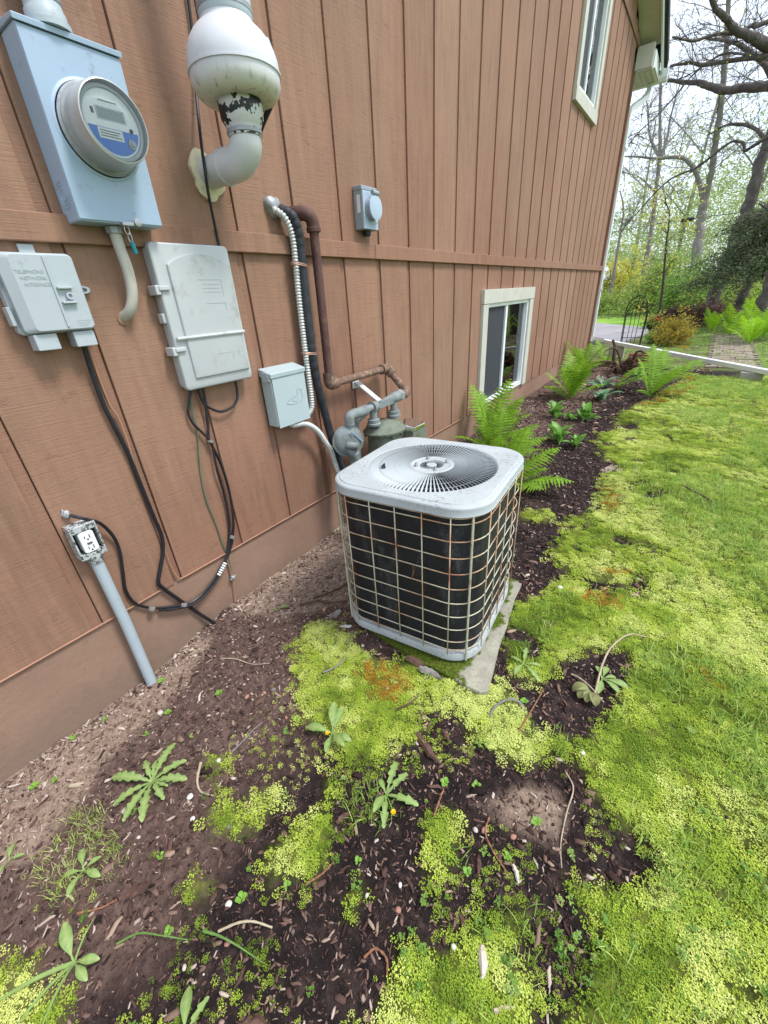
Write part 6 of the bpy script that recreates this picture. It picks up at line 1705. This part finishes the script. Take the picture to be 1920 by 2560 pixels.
# big oak whose limbs reach in from the right
oakL = [[(4.3, 11.6, 0.0), (4.25, 11.6, 2.0), (4.2, 11.5, 3.6), (4.1, 11.4, 6.0)],
 [(4.2, 11.5, 2.9), (2.9, 10.2, 3.25), (1.73, 9.0, 3.44), (1.53, 9.14, 3.51), (1.26, 9.29, 3.59), (1.01, 9.43, 3.66), (0.78, 9.57, 3.8), (0.64, 9.71, 3.89), (0.41, 9.86, 3.99), (0.15, 10.0, 4.12)],
 [(4.2, 11.5, 3.6), (2.8, 11.0, 4.1), (1.66, 10.5, 4.16), (1.43, 10.3, 4.14), (1.05, 10.1, 4.14), (0.66, 9.9, 4.13), (0.5, 9.7, 4.14), (0.27, 9.5, 4.11)],
 [(4.2, 11.5, 3.8), (2.8, 11.0, 4.0), (1.66, 10.5, 4.17), (1.4, 10.25, 4.23), (1.18, 10.0, 4.31), (0.98, 9.75, 4.36), (0.86, 9.5, 4.42), (0.69, 9.25, 4.52), (0.5, 8.9, 4.75)],
 [(4.1, 11.4, 5.6), (2.6, 10.9, 5.0), (1.35, 10.5, 4.59), (1.14, 10.2, 4.5), (1.01, 9.9, 4.38), (0.72, 9.6, 4.34), (0.52, 9.3, 4.25), (0.29, 9.0, 4.26)],
 [(4.2, 11.5, 3.2), (3.0, 12.0, 3.6), (2.0, 12.0, 3.54), (1.75, 12.0, 3.47), (1.6, 12.0, 3.4), (1.47, 12.0, 3.34), (1.4, 12.0, 3.46), (1.23, 12.0, 3.51), (1.02, 12.0, 3.39), (0.76, 12.0, 3.21), (0.41, 12.0, 3.12), (0.16, 12.0, 2.94), (-0.07, 12.0, 2.67), (-0.33, 12.0, 2.39)],
 [(1.5, 10.6, 4.15), (0.9, 11.0, 4.5), (0.61, 11.0, 4.45), (0.41, 11.0, 4.32), (0.23, 11.0, 4.12), (0.03, 11.0, 3.93), (-0.2, 11.0, 3.77), (-0.37, 11.0, 3.6)]]
oakR = [(0.34, 0.22), (0.085, 0.020), (0.05, 0.016), (0.095, 0.022), (0.042, 0.014), (0.040, 0.010), (0.018, 0.008)]
tree('oak_tree', 'bare oak whose thick limbs reach in from the right above the yard', (4.3, 11.6, 0.1), [(p, *r_) for p, r_ in zip(oakL, oakR)], 31, (85, 0.7, 0.008, 4, 3), (160, 0.016, 'leaf_yellow'), 'bark', group=GB)
tree('forked_tree', 'forked grey tree trunk standing in the woods behind the trellis', (0.95, 20, 0.2), [
 ([(1.08, 20, 0.0), (0.94, 20, 1.63), (0.83, 20, 2.41), (0.75, 20, 3.11), (0.73, 20, 3.56)], 0.17, 0.13),
 ([(0.73, 20.0, 3.50), (0.48, 19.86, 4.01), (0.2, 19.71, 4.46), (-0.12, 19.57, 4.72), (-0.44, 19.43, 4.79), (-0.83, 19.29, 4.8), (-1.3, 19.14, 4.9), (-1.77, 19.0, 4.98)], 0.085, 0.022),
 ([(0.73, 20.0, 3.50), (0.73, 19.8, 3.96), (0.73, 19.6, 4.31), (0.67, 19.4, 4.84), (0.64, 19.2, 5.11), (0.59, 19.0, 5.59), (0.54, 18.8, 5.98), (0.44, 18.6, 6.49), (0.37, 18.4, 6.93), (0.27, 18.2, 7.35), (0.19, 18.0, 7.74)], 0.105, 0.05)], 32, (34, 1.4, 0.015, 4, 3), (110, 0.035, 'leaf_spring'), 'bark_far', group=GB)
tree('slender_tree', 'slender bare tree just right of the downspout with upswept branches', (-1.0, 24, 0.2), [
 ([(-0.98, 24, 0.2), (-1.05, 24.0, 1.85), (-1.08, 24.0, 3.11), (-1.21, 24.0, 4.54), (-1.33, 24.0, 5.62), (-1.51, 24.0, 6.55), (-1.69, 24.0, 7.36), (-1.8, 24.0, 7.94), (-2.06, 24.0, 8.63)], 0.105, 0.035),
 ([(-1.33, 24.0, 5.65), (-1.77, 24.0, 6.31), (-1.94, 24.0, 6.74), (-2.2, 24, 7.6)], 0.06, 0.02),
 ([(-1.27, 24.0, 5.65), (-1.21, 24.0, 6.3), (-1.23, 24.0, 7.07), (-1.1, 24, 8.2)], 0.06, 0.02),
 ([(-1.2, 24.0, 4.5), (-2.0, 24.2, 5.2), (-3.0, 24.5, 5.6)], 0.035, 0.015)], 33, (50, 1.4, 0.013, 4, 3), (160, 0.04, 'leaf_spring'), 'bark_far', group=GB)
tree('sapling', 'thin dark sapling behind the trellis', (0.64, 13, 0.2), [([(0.66, 13, 0.15), (0.62, 13.0, 0.84), (0.53, 13.0, 1.53), (0.46, 13.0, 2.02), (0.41, 13.0, 2.49), (0.34, 13.0, 2.71), (0.23, 13.0, 2.85)], 0.030, 0.010)], 34, (18, 0.7, 0.009, 3, 3), (900, 0.03, 'leaf_yellow'), 'bark_dark', group=GB)
tree('leaning_tree', 'thick trunk leaning right above the dark juniper', (1.7, 15, 0.2), [
 ([(1.62, 15, 0.1), (1.70, 15, 1.3), (1.79, 15.0, 2.25), (1.83, 15.0, 2.67), (1.84, 15.0, 3.17), (1.82, 15.0, 3.62), (1.85, 15.0, 3.91), (1.88, 15.0, 4.29), (1.87, 15.0, 4.77), (1.9, 15, 6.5)], 0.15, 0.085),
 ([(1.87, 15, 4.6), (1.4, 14.7, 5.2), (0.8, 14.4, 5.6), (0.2, 14.2, 5.8)], 0.07, 0.02),
 ([(1.85, 15, 3.9), (1.5, 15.3, 4.3), (1.0, 15.5, 4.5), (0.6, 15.6, 4.4)], 0.05, 0.015)], 35, (34, 0.9, 0.009, 4, 3), (200, 0.03, 'leaf_spring'), 'bark', group=GB)
tree('right_trunk_tree', 'dark trunk at the right picture edge behind the bright ferns', (2.4, 11.5, 0.2), [
 ([(2.36, 11.5, 0.1), (2.39, 11.5, 0.42), (2.42, 11.5, 0.74), (2.44, 11.5, 1.16), (2.46, 11.5, 1.61), (2.5, 11.5, 2.4), (2.6, 11.5, 5.0)], 0.115, 0.08),
 ([(2.46, 11.5, 1.7), (2.2, 11.6, 2.2), (1.9, 11.7, 2.45)], 0.04, 0.012)], 36, (14, 0.6, 0.009, 3, 3), None, 'bark', group=GB)
tree('short_trunk_tree', 'grey trunk partly hidden under the dark juniper', (2.2, 14.2, 0.2), [([(2.12, 14.2, 0.1), (2.16, 14.2, 0.5), (2.24, 14.2, 0.95), (2.3, 14.2, 1.7), (2.4, 14.2, 4.0)], 0.12, 0.07)], 37, (0, 0, 0, 0, 0), None, 'bark', group=GB)
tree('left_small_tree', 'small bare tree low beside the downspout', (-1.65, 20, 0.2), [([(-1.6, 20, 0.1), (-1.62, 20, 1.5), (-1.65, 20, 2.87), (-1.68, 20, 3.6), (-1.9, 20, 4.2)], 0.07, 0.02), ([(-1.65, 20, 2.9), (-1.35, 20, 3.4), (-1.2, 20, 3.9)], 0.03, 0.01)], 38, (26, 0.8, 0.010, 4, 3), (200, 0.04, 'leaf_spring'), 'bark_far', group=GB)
# juniper
rj = np.random.default_rng(41)
jt = thing('juniper', 'dark green juniper with drooping boughs at the right', 'tree', (2.75, 13.0, 0.2), 0, GB)
MB().tube(catmull([(2.8, 13.1, 0.1), (2.78, 13.0, 1.0), (2.85, 13.0, 2.4), (2.9, 13, 4.0)], 12), np.linspace(0.12, 0.05, 12), 8).build('trunk', 'bark_dark', jt)
JC = []; JP = []
for i in range(40):
    z0 = rj.uniform(1.15, 2.5); L = rj.uniform(0.7, 2.0) * (1.15 - 0.28 * (z0 - 1.1)); a = rj.uniform(math.pi * 0.72, math.pi * 1.35)
    e = np.array((2.8 + math.cos(a) * L, 13.0 + math.sin(a) * L * 0.8, z0 - 0.12 * L + rj.normal(0, .1)))
    m_ = np.array((2.8 + math.cos(a) * L * .5, 13.0 + math.sin(a) * L * .4, z0 + 0.10))
    Q = catmull([(2.8, 13.0, z0), m_, e], 12); JP.append(Q[[0, 3, 6, 9, 11]])
    for q in Q[3:]:
        JC.append(q)
JP = np.stack(JP, 0)
branch_mesh('boughs', [(JP, np.full(JP.shape[:2], 0.012))], 'bark_dark', jt)
JC = np.array(JC)
kk = rj.integers(0, len(JC), 26000)
crown('crown', JC[kk] + rj.normal(0, 1, (26000, 3)) * np.array((.13, .13, .085)) - np.array((0, 0, .04)), 0.019, 'juniper', jt, rj, 1.6)
# shrubs
def shrub(name, label, x, y, h, rad, n, size, mat, seed, group=None, stems=16, bark='bark_dark', z0=None, lowmat=None):
    rng = np.random.default_rng(seed)
    z0 = float(gbase(y)) if z0 is None else z0
    t = thing(name, label, 'shrub', (x, y, z0), 0, group)
    S = np.tile((x, y, z0 - 0.02), (stems, 1)) + rng.normal(0, rad * 0.08, (stems, 3)) * (1, 1, 0)
    D_ = np.stack([rng.normal(0, .55, stems), rng.normal(0, .55, stems), np.ones(stems)], 1)
    sy = branch_system(S, D_, np.full(stems, h * 0.75) * rng.uniform(.6, 1.1, stems), np.full(stems, 0.008 * max(h, .5)), 3, rng, 4, 0.0, 0.9, 0.5)
    branch_mesh('stems', sy, bark, t)
    ends = np.vstack([sy[-1][0][:, -1], sy[-1][0][:, 2], sy[-2][0][:, -1]])
    k = rng.integers(0, len(ends), n)
    C = ends[k] + rng.normal(0, rad * 0.09, (n, 3))
    C[:, :2] = np.array((x, y)) + (C[:, :2] - np.array((x, y))) * (rad / (np.percentile(np.hypot(*(ends[:, :2] - np.array((x, y))).T), 92) + 1e-6))
    C[:, 2] = np.maximum(C[:, 2], z0 + 0.02)
    crown('crown', C, size, mat, t, rng)
    return t
shrub('yellow_shrub', 'orange-yellow leaved shrub right of the trellis', 1.16, 9.75, 0.62, 0.34, 4200, 0.016, 'leaf_orange', 51, stems=26)
shrub('green_shrub', 'low green plant at the foot of the trellis', 0.85, 10.1, 0.30, 0.22, 1500, 0.018, 'leaf_green', 52)
shrub('purple_shrub', 'low dark purple-brown shrub under the juniper', 1.65, 13.6, 0.75, 0.7, 4500, 0.025, 'leaf_purple', 53)
shrub('purple_shrub', 'dark purple-brown shrub behind the orange-yellow one', 0.95, 13.3, 0.6, 0.45, 2600, 0.025, 'leaf_purple', 54)
shrub('yellow_bush', 'yellow-green budding bush beside the downspout in the distance', -1.55, 21.5, 2.6, 0.9, 2600, 0.055, 'leaf_yellow', 55)
shrub('green_bush', 'light green bush across the driveway behind the trellis', -0.35, 18.6, 1.5, 1.0, 4200, 0.035, 'leaf_spring', 56)
shrub('green_bush', 'light green bush left of the thin sapling', 0.4, 19.0, 1.9, 1.0, 4200, 0.04, 'leaf_green', 57)
shrub('green_bush', 'green undergrowth bush below the forked tree', 1.0, 17.0, 1.4, 0.9, 5000, 0.035, 'leaf_green', 58)
shrub('green_bush', 'green undergrowth bush under the juniper boughs', 2.2, 16.5, 1.0, 0.9, 4500, 0.035, 'leaf_spring', 59)
shrub('green_bush', 'bright green bush under the juniper at the right', 3.0, 17.5, 1.2, 0.9, 3500, 0.04, 'leaf_green', 60)
shrub('green_bush', 'small green bush beside the far gravel road', -1.7, 19.0, 0.8, 0.5, 1800, 0.035, 'leaf_spring', 61)
# far ferns
for i, (x, y, n, sc, w_) in enumerate(((2.28, 9.9, 11, 1.0, 'nearest of the bright ferns right of the brick path'), (2.05, 11.3, 9, .9, 'bright fern at the far end of the brick path'), (2.5, 10.6, 10, 1.1, 'bright fern at the right picture edge'), (1.75, 12.0, 8, .8, 'bright fern left of the fern group behind the path'), (2.45, 12.2, 9, 1.0, 'bright fern behind the others at the dark trunk'))):
    fern(x, y, spray(n, sc, 70 + i, ms=(0, 1, 2)), w_, FF_, 'bright ferns beside the brick path', float(gbase(y)))
# ground plants beyond the downspout run
rg = np.random.default_rng(90)
n = 9000
x = rg.uniform(0.3, 3.4, n); y = rg.uniform(7.4, 13.2, n)
lineY = 8.36 + (x - 0.10) / 3.3 * (5.55 - 8.36)
k = (y > lineY + 0.12) & ~((x > 1.70) & (x < 2.32) & (y < 11.5) & (rg.random(n) < 0.45)) & ((x > 0.75) | (y < 9.6))
k &= rg.random(n) < np.clip((NZ.fbm(x, y, 1.5, 3) - 0.33) * 3, 0.1, 1)
C = np.stack([x, y, gbase(y) + rg.uniform(0.0, 0.07, n)], 1)[k]
V, F = leaf_quads(C, 0.020, rg)
gcv = link('ground_cover', fast_mesh('ground_cover', V, F, MAT['leaf_green'], np.repeat(rg.random(len(C)), 4)))
tag(gcv, 'low leafy ground cover beyond the downspout run', 'ground cover', kind='stuff')
# brown leaf-litter bank with undergrowth beyond the far grass
n = 9000
x = rg.uniform(-3.5, 4.5, n); y = rg.uniform(16.6, 24, n)
C = np.stack([x, y, gbase(y) + rg.random(n) ** 2 * 0.7], 1)
V, F = leaf_quads(C, 0.04, rg)
ug = link('undergrowth', fast_mesh('undergrowth', V, F, MAT['leaf_green'], np.repeat(rg.random(len(C)), 4)))
tag(ug, 'mixed green undergrowth between the far trunks', 'undergrowth', kind='stuff')
# far woods: reads as one mass of young leaves
n = 120000
q = np.where(rg.random(n) < 0.75, rg.integers(0, 34, n), rg.integers(34, 70, n))
cx = rg.uniform(-26, 44, 70); cy = rg.uniform(30, 52, 70)
cx[:34] = rg.uniform(-4.5, 6.5, 34); cy[:34] = rg.uniform(26, 44, 34)
hh = rg.uniform(4.0, 7.5, 70) + np.clip((cx + 1) * 0.8, -3.0, 3.0)
g = rg.standard_normal((n, 3))
sub_ = rg.integers(0, 70, n)
so = rg.standard_normal((70, 70, 2)) * 1.25; sh = rg.beta(1.4, 1.5, (70, 70))
C = np.stack([cx[q] + so[q, sub_, 0] + g[:, 0] * 0.28, cy[q] + so[q, sub_, 1] + g[:, 1] * 0.3, 0.4 + hh[q] * sh[q, sub_] + g[:, 2] * 0.2], 1)
C = np.vstack([C, np.stack([rg.uniform(-5, 7, 9000), rg.uniform(26, 40, 9000), 0.3 + 1.6 * rg.random(9000) ** 1.5], 1)])
keep = ~((C[:, 0] < -2.6) & (C[:, 0] > -12) & (C[:, 2] < 2.2) & (C[:, 1] < 40))
C = C[keep]
V, F = leaf_quads(C, 0.055, rg)
fw = link('far_woods', fast_mesh('far_woods', V, F, MAT['leaf_woods'], np.repeat(np.clip(rg.normal(.45, .3, len(C)), 0, 1), 4)))
tag(fw, 'distant spring woods in pale young leaf', 'woods', kind='stuff')
# bare far trunks of the woods
GT = 'far bare trunks in the woods'
for i, (x, y, h, lab) in enumerate(((-0.3, 30, 10, 'far bare trunk between the slender tree and the forked tree'), (2.0, 27, 11, 'far bare trunk right of the forked tree'), (3.6, 31, 11, 'far bare trunk rising above the juniper'), (-2.6, 33, 9, 'far bare trunk closest to the downspout'), (5.6, 29, 12, 'far bare trunk beyond the right picture edge'))):
    rr_ = np.random.default_rng(200 + i)
    lx = rr_.normal(0, .4)
    lim = [([(x, y, 0.1), (x + lx * .3, y, h * .35), (x + lx, y, h * .7), (x + lx * 1.6, y, h)], 0.11, 0.03)]
    for j in range(4):
        z = h * (0.4 + 0.13 * j); sgn = 1 if j % 2 else -1
        lim.append(([(x + lx * .6, y, z), (x + lx + sgn * 1.0, y + rr_.normal(0, .4), z + 1.0), (x + lx + sgn * 2.0, y + rr_.normal(0, .6), z + 1.9)], 0.04, 0.014))
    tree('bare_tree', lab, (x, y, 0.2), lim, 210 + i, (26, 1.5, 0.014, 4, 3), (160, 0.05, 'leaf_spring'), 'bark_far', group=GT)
# overhead line with its splice case
ow = thing('overhead_wire', 'dark overhead wire with a thick splice case crossing in front of the woods', 'wire', (0.1, 24, 3.4))
MB().tube(catmull([(-9, 24, 2.9), (-2.76, 24.0, 3.3), (-1.38, 24.0, 3.38), (-0.05, 24.0, 3.44), (1.29, 24.0, 3.44), (2.7, 24.0, 3.40), (9, 24, 3.1)], 40), 0.012, 5).build('wire', 'iron', ow)
MB().tube([(-0.08, 24, 3.42), (-0.02, 24, 3.425), (0.30, 24, 3.43), (0.40, 24, 3.44)], [0.03, 0.075, 0.075, 0.03], 10).build('splice_case', 'iron', ow)
# planter with red flowers at the driveway edge
pt = thing('flower_pot', 'dark planter with red flowers at the driveway edge', 'planter', (0.56, 12.6, 0.2))
MB().lathe((0.56, 12.6, 0.2), (0, 0, 1), [(0, 0.07), (0.13, 0.10), (0.15, 0.105), (0.15, 0.09)], 14).build('pot', 'iron', pt)
C = np.array((0.56, 12.6, 0.40)) + rg.normal(0, 1, (350, 3)) * (.10, .10, .06)
crown('foliage', C, 0.03, 'leaf_green', pt, rg)
C = np.array((0.60, 12.58, 0.47)) + rg.normal(0, 1, (120, 3)) * (.09, .08, .03)
V, F = leaf_quads(C - origin(pt), 0.022, rg)
link('flowers', fast_mesh('flowers', V, F, MAT['red_flower']), pt)

# ================================================================== loose pieces lying on the soil and moss
def on(x, y, h=0.004):
    return (x, y, float(gz(x, y)) + h)
def twig(name, label, pts, r0, r1, mat, cat='twig', lift=None, n=24):
    P = [np.array(on(p[0], p[1], r0 + (p[2] if len(p) > 2 else 0))) for p in pts]
    o = MB().tube(catmull(P, n), np.linspace(r0, r1, n) * (1 + (0.3 if mat == 'catkin' else 0.12) * np.sin(np.arange(n) * 1.7)), 7).build(name, mat)
    return tag(o, label, cat)
twig('twig', 'thin grey twig lying alone on the soil between the dandelion and the moss', [(0.536, 0.345), (0.545, 0.39), (0.552, 0.43), (0.562, 0.477)], 0.0032, 0.0016, 'twig_grey')
twig('twig', 'arched grey twig on the moss below the concrete pad', [(1.225, 0.865), (1.228, 0.90, .012), (1.262, 0.945, .02), (1.295, 0.96, .014), (1.315, 0.945)], 0.0045, 0.0035, 'twig_grey')
twig('root', 'long pale bent root standing out of the soil patch in the moss', [(1.49, 1.10), (1.488, 1.17, .008), (1.487, 1.26, .014), (1.50, 1.36, .02), (1.545, 1.45, .02), (1.60, 1.475, .012)], 0.0040, 0.0026, 'twig_pale', 'root')
twig('twig', 'short pale twig crossing the foot of the long pale root', [(1.405, 1.17), (1.43, 1.16, .008), (1.47, 1.14, .008), (1.52, 1.115)], 0.0038, 0.002, 'twig_pale')
twig('stem', 'curved tan stem lying across the lower soil', [(0.885, 0.050), (0.915, 0.085, .01), (0.945, 0.108, .012), (0.985, 0.128)], 0.0030, 0.0022, 'twig_pale', 'stem')
twig('twig', 'curved dead twig at the end of the large dandelion', [(0.49, 0.262), (0.525, 0.225, .004), (0.56, 0.212), (0.605, 0.226)], 0.0045, 0.002, 'twig_pale')
twig('stem', 'pale stem running down the soil beside the right moss edge', [(1.47, 0.83), (1.50, 0.79, .006), (1.50, 0.72, .008), (1.505, 0.65), (1.52, 0.60)], 0.0022, 0.0014, 'twig_pale', 'stem')
twig('stem', 'hooked reddish stem at the edge of the bare patch', [(1.33, 0.61), (1.335, 0.57, .006), (1.37, 0.54, .006), (1.42, 0.52)], 0.0028, 0.0016, 'catkin', 'stem')
twig('twig', 'dark twig lying on the moss far out in the yard', [(1.62, 3.0), (1.68, 2.95, .01), (1.75, 2.86, .01), (1.80, 2.83)], 0.007, 0.004, 'bark_dark')
twig('root', 'thin dark root against the wall beside the air conditioner', [(0.30, 1.0), (0.36, 1.08, .01), (0.40, 1.20, .02), (0.42, 1.35, .01)], 0.005, 0.003, 'driftwood', 'root')
twig('root', 'curled brown root beside the left corner of the concrete pad', [(0.28, 0.93), (0.34, 0.98, .012), (0.40, 1.00, .01), (0.45, 1.06)], 0.006, 0.003, 'driftwood', 'root')
twig('stem', 'pale stem lying on the dry soil near the foundation', [(0.20, 0.55), (0.27, 0.58, .004), (0.34, 0.60), (0.40, 0.64)], 0.0022, 0.0014, 'twig_pale', 'stem')
twig('twig', 'short twig on the left part of the moss mat', [(0.64, 0.70, .01), (0.66, 0.74, .012), (0.672, 0.79, .01)], 0.0032, 0.0022, 'twig_grey')
twig('twig', 'small forked twig on the right part of the moss mat', [(0.955, 0.72, .01), (0.985, 0.76, .014), (0.995, 0.80, .012)], 0.0034, 0.0018, 'bark_chip')
twig('catkin', 'dry orange catkin lying below the left moss cushion', [(0.56, -0.13), (0.60, -0.09, .003), (0.615, -0.06)], 0.0030, 0.0022, 'catkin', 'catkin')
twig('catkin', 'long reddish dry catkin beside the arched twig', [(1.318, 0.86), (1.328, 0.93, .004), (1.335, 1.0, .004), (1.34, 1.06)], 0.0028, 0.0020, 'catkin', 'catkin')
twig('catkin', 'dry catkin standing on top of the round moss cushion', [(1.205, 0.525, .012), (1.20, 0.56, .015), (1.195, 0.60, .01)], 0.0028, 0.0020, 'catkin', 'catkin')
twig('catkin', 'dry catkin at the right edge of the large moss patch in the soil', [(1.00, 0.23), (1.02, 0.27, .004), (1.03, 0.32)], 0.0028, 0.0020, 'catkin', 'catkin')
twig('catkin', 'curled dry catkin at the lower middle of the soil', [(1.20, 0.21), (1.215, 0.235, .008), (1.245, 0.235, .006), (1.26, 0.215)], 0.0028, 0.0024, 'catkin', 'catkin')
twig('grass_blade', 'long green grass blade lying across the lower soil', [(0.86, 0.03, .012), (0.90, 0.045, .02), (0.95, 0.06, .02), (1.01, 0.075, .006)], 0.0034, 0.0010, 'dandelion', 'grass')
twig('grass_blade', 'curled green grass blade left of the straight one', [(0.70, -0.10, .004), (0.735, -0.06, .02), (0.79, -0.03, .028), (0.84, 0.0, .01)], 0.0026, 0.0010, 'dandelion', 'grass')

def slab_piece(name, label, x, y, L, W_, T, yaw, mat, cat, seed, tilt=0.12):
    r = np.random.default_rng(seed)
    n = 9
    rings = []
    for i in range(n):
        t = i / (n - 1); w_ = W_ * (0.35 + 0.65 * math.sin(math.pi * min(0.97, t + 0.06)) ** 0.6) * r.uniform(0.85, 1.12) / 2
        oy = r.normal(0, W_ * .07) + W_ * 0.25 * math.sin(t * 2.5); oz = T * 0.6 * math.sin(t * 3 + seed)
        xx = (t - .5) * L
        rings.append(np.array([(xx, oy - w_, oz), (xx, oy - w_ * .5, oz + T * r.uniform(.7, 1.2)), (xx, oy + w_ * .5, oz + T * r.uniform(.8, 1.3)), (xx, oy + w_, oz + T * .1), (xx, oy, oz - T * .4)]))
    mb = MB().loft(rings)
    me = mesh_from(name, np.vstack(mb.V), mb.F, MAT[mat], True, 25)
    o = link(name, me, None, on(x, y, T * 0.5), (r.normal(0, tilt), r.normal(0, tilt), R(yaw)))
    return tag(o, label, cat)
slab_piece('bark_strip', 'long dark bark strip at the front edge of the moss mat', 1.085, 0.675, 0.125, 0.026, 0.010, -24, 'bark_chip', 'bark', 1, .05)
slab_piece('bark_piece', 'broken bark piece at the exposed front of the concrete pad', 0.93, 0.925, 0.12, 0.035, 0.014, 8, 'bark_chip', 'bark', 2)
slab_piece('bark_piece', 'grey flat wood piece beside the left corner of the pad', 0.47, 0.965, 0.06, 0.03, 0.012, 60, 'twig_grey', 'wood', 3)
slab_piece('wood_piece', 'pale wood splinter below the left corner of the condenser', 0.55, 0.935, 0.055, 0.016, 0.006, 20, 'shell', 'wood', 4)
slab_piece('bark_piece', 'reddish bark flake in the lower left soil', 0.64, -0.03, 0.055, 0.028, 0.006, 35, 'bark_chip', 'bark', 5)
slab_piece('bark_piece', 'large brown bark flake near the bottom picture edge', 1.075, 0.0, 0.07, 0.028, 0.007, 30, 'bark_chip', 'bark', 6)
slab_piece('wood_piece', 'pale weathered wood chip standing in the grass at the bottom', 1.42, 0.345, 0.050, 0.020, 0.007, -70, 'stone_pale', 'wood', 7, .2)
slab_piece('bark_piece', 'brown bark flake above the pale weathered chip', 1.36, 0.375, 0.045, 0.014, 0.006, -60, 'bark_chip', 'bark', 8)
slab_piece('wood_piece', 'short pale stick lying in the lower right moss', 1.485, 0.31, 0.045, 0.010, 0.006, 40, 'twig_pale', 'wood', 9)
slab_piece('wood_piece', 'upright tan wood sliver on the dry strip at the left', 0.215, 0.005, 0.05, 0.012, 0.006, 60, 'twig_pale', 'wood', 10, .3)
slab_piece('bark_piece', 'brown bark flake right of the upright moss tuft', 1.345, 0.50, 0.04, 0.012, 0.005, -70, 'bark_chip', 'bark', 11)
slab_piece('bark_piece', 'split bark flake under the dandelion with toothed leaves', 0.985, 0.395, 0.045, 0.016, 0.006, 60, 'bark_chip', 'bark', 12)
slab_piece('bark_piece', 'brown bark flake in the moss on the right side of the mat', 1.13, 0.735, 0.04, 0.014, 0.006, -35, 'bark_chip', 'bark', 13)
slab_piece('wood_piece', 'pale wood chip in the right-hand soil patch', 1.43, 0.53, 0.035, 0.012, 0.005, -50, 'stone_pale', 'wood', 14)
slab_piece('concrete_chunk', 'broken grey chunk lying in front of the condenser', 0.98, 0.905, 0.085, 0.032, 0.012, 5, 'twig_grey', 'chunk', 15, .08)

def stone(label, x, y, d, mat, seed, name='stone', cat='stone', flat=0.6):
    me = blob(seed, MAT[mat], 0.10, flat, 2); me.shade_smooth()
    o = link(name, me, None, on(x, y, d * 0.15), (0, 0, seed * 1.3)); o.scale = (d, d, d)
    return tag(o, label, cat)
STN = [(0.20, 0.285, .024, 'stone_pale', 'rounded pale stone beside a seedling below the wall'), (0.43, 0.50, .022, 'stone_pink', 'pink stone on the soil left of the moss mat'), (0.475, 0.545, .018, 'stone_pink', 'reddish stone beside the grey one left of the moss'), (0.50, 0.57, .022, 'stone_grey', 'grey stone left of the moss mat'), (0.62, 0.52, .014, 'stone_pink', 'small pink stone below the left end of the moss mat'), (0.58, 0.53, .014, 'stone_grey', 'small grey stone near the smooth-leaved weed'), (0.40, 0.97, .026, 'stone_pink', 'rounded pink stone near the pad corner'), (0.72, 0.20, .012, 'stone_grey', 'dark grey pebble below the moss tufts'), (1.33, 0.575, .020, 'stone_pink', 'tan stone on the bare pinkish patch'), (1.31, 0.565, .014, 'stone_pale', 'pale pebble beside the tan stone'), (1.40, 0.60, .018, 'stone_pink', 'pink stone at the right of the bare patch'), (1.20, 0.36, .013, 'shell', 'white pebble below the round moss cushion'), (1.22, 0.32, .015, 'stone_pink', 'oval pinkish pebble in the lower dark soil'), (1.14, 0.30, .011, 'shell', 'white pebble left of the oval pink one'), (1.36, 0.335, .014, 'shell', 'white pebble beside the pale weathered chip'), (0.92, 0.05, .016, 'stone_pink', 'pink stone by the curved tan stem'), (0.87, -0.03, .013, 'stone_pale', 'pale pebble in the lower left soil'), (0.52, 0.04, .012, 'stone_pale', 'pale pebble right of the thin grass patch'), (1.50, 0.90, .016, 'shell', 'white stone at the inner edge of the yard moss'), (1.25, 1.62, .024, 'shell', 'white stone at the moss edge right of the pad')]
for i, (x, y, d, m_, lab) in enumerate(STN):
    stone(lab, x, y, d, m_, 300 + i)
SH = [(0.545, 0.185, .020, 'white shell fragment below the large dandelion'), (0.605, 0.155, .015, 'white shell fragment beside the small grass tuft'), (0.86, 0.095, .018, 'white shell fragment in the lower middle soil'), (0.53, 0.30, .016, 'small grey-white shell ring above the dandelion twig')]
for i, (x, y, d, lab) in enumerate(SH):
    stone(lab, x, y, d, 'shell', 340 + i, 'shell_piece', 'shell', 0.35)

# wilted plant at the foot of the pale root
wp = thing('wilted_plant', 'drooping wilted pale leaves at the foot of the long pale root', 'plant', on(1.475, 1.12), 0)
wv, wf_ = leaf_strip(0.06, lambda t: 0.0015 if t < 0.2 else 0.016 * math.sin(math.pi * min(1, (t - .2) / .8 * .95 + .05)) + .0005, 10, 0.7, 1.9, 0.5)
wl_ = fast_mesh('leaf', wv, wf_, MAT['wilted'])
for i, (a, k_) in enumerate(((200, 1.1), (235, 1.0), (265, .9), (300, 1.0), (180, .8))):
    o = link('leaf', wl_, wp, (0, 0, .012), (0, 0, R(a))); o.scale = (k_,) * 3
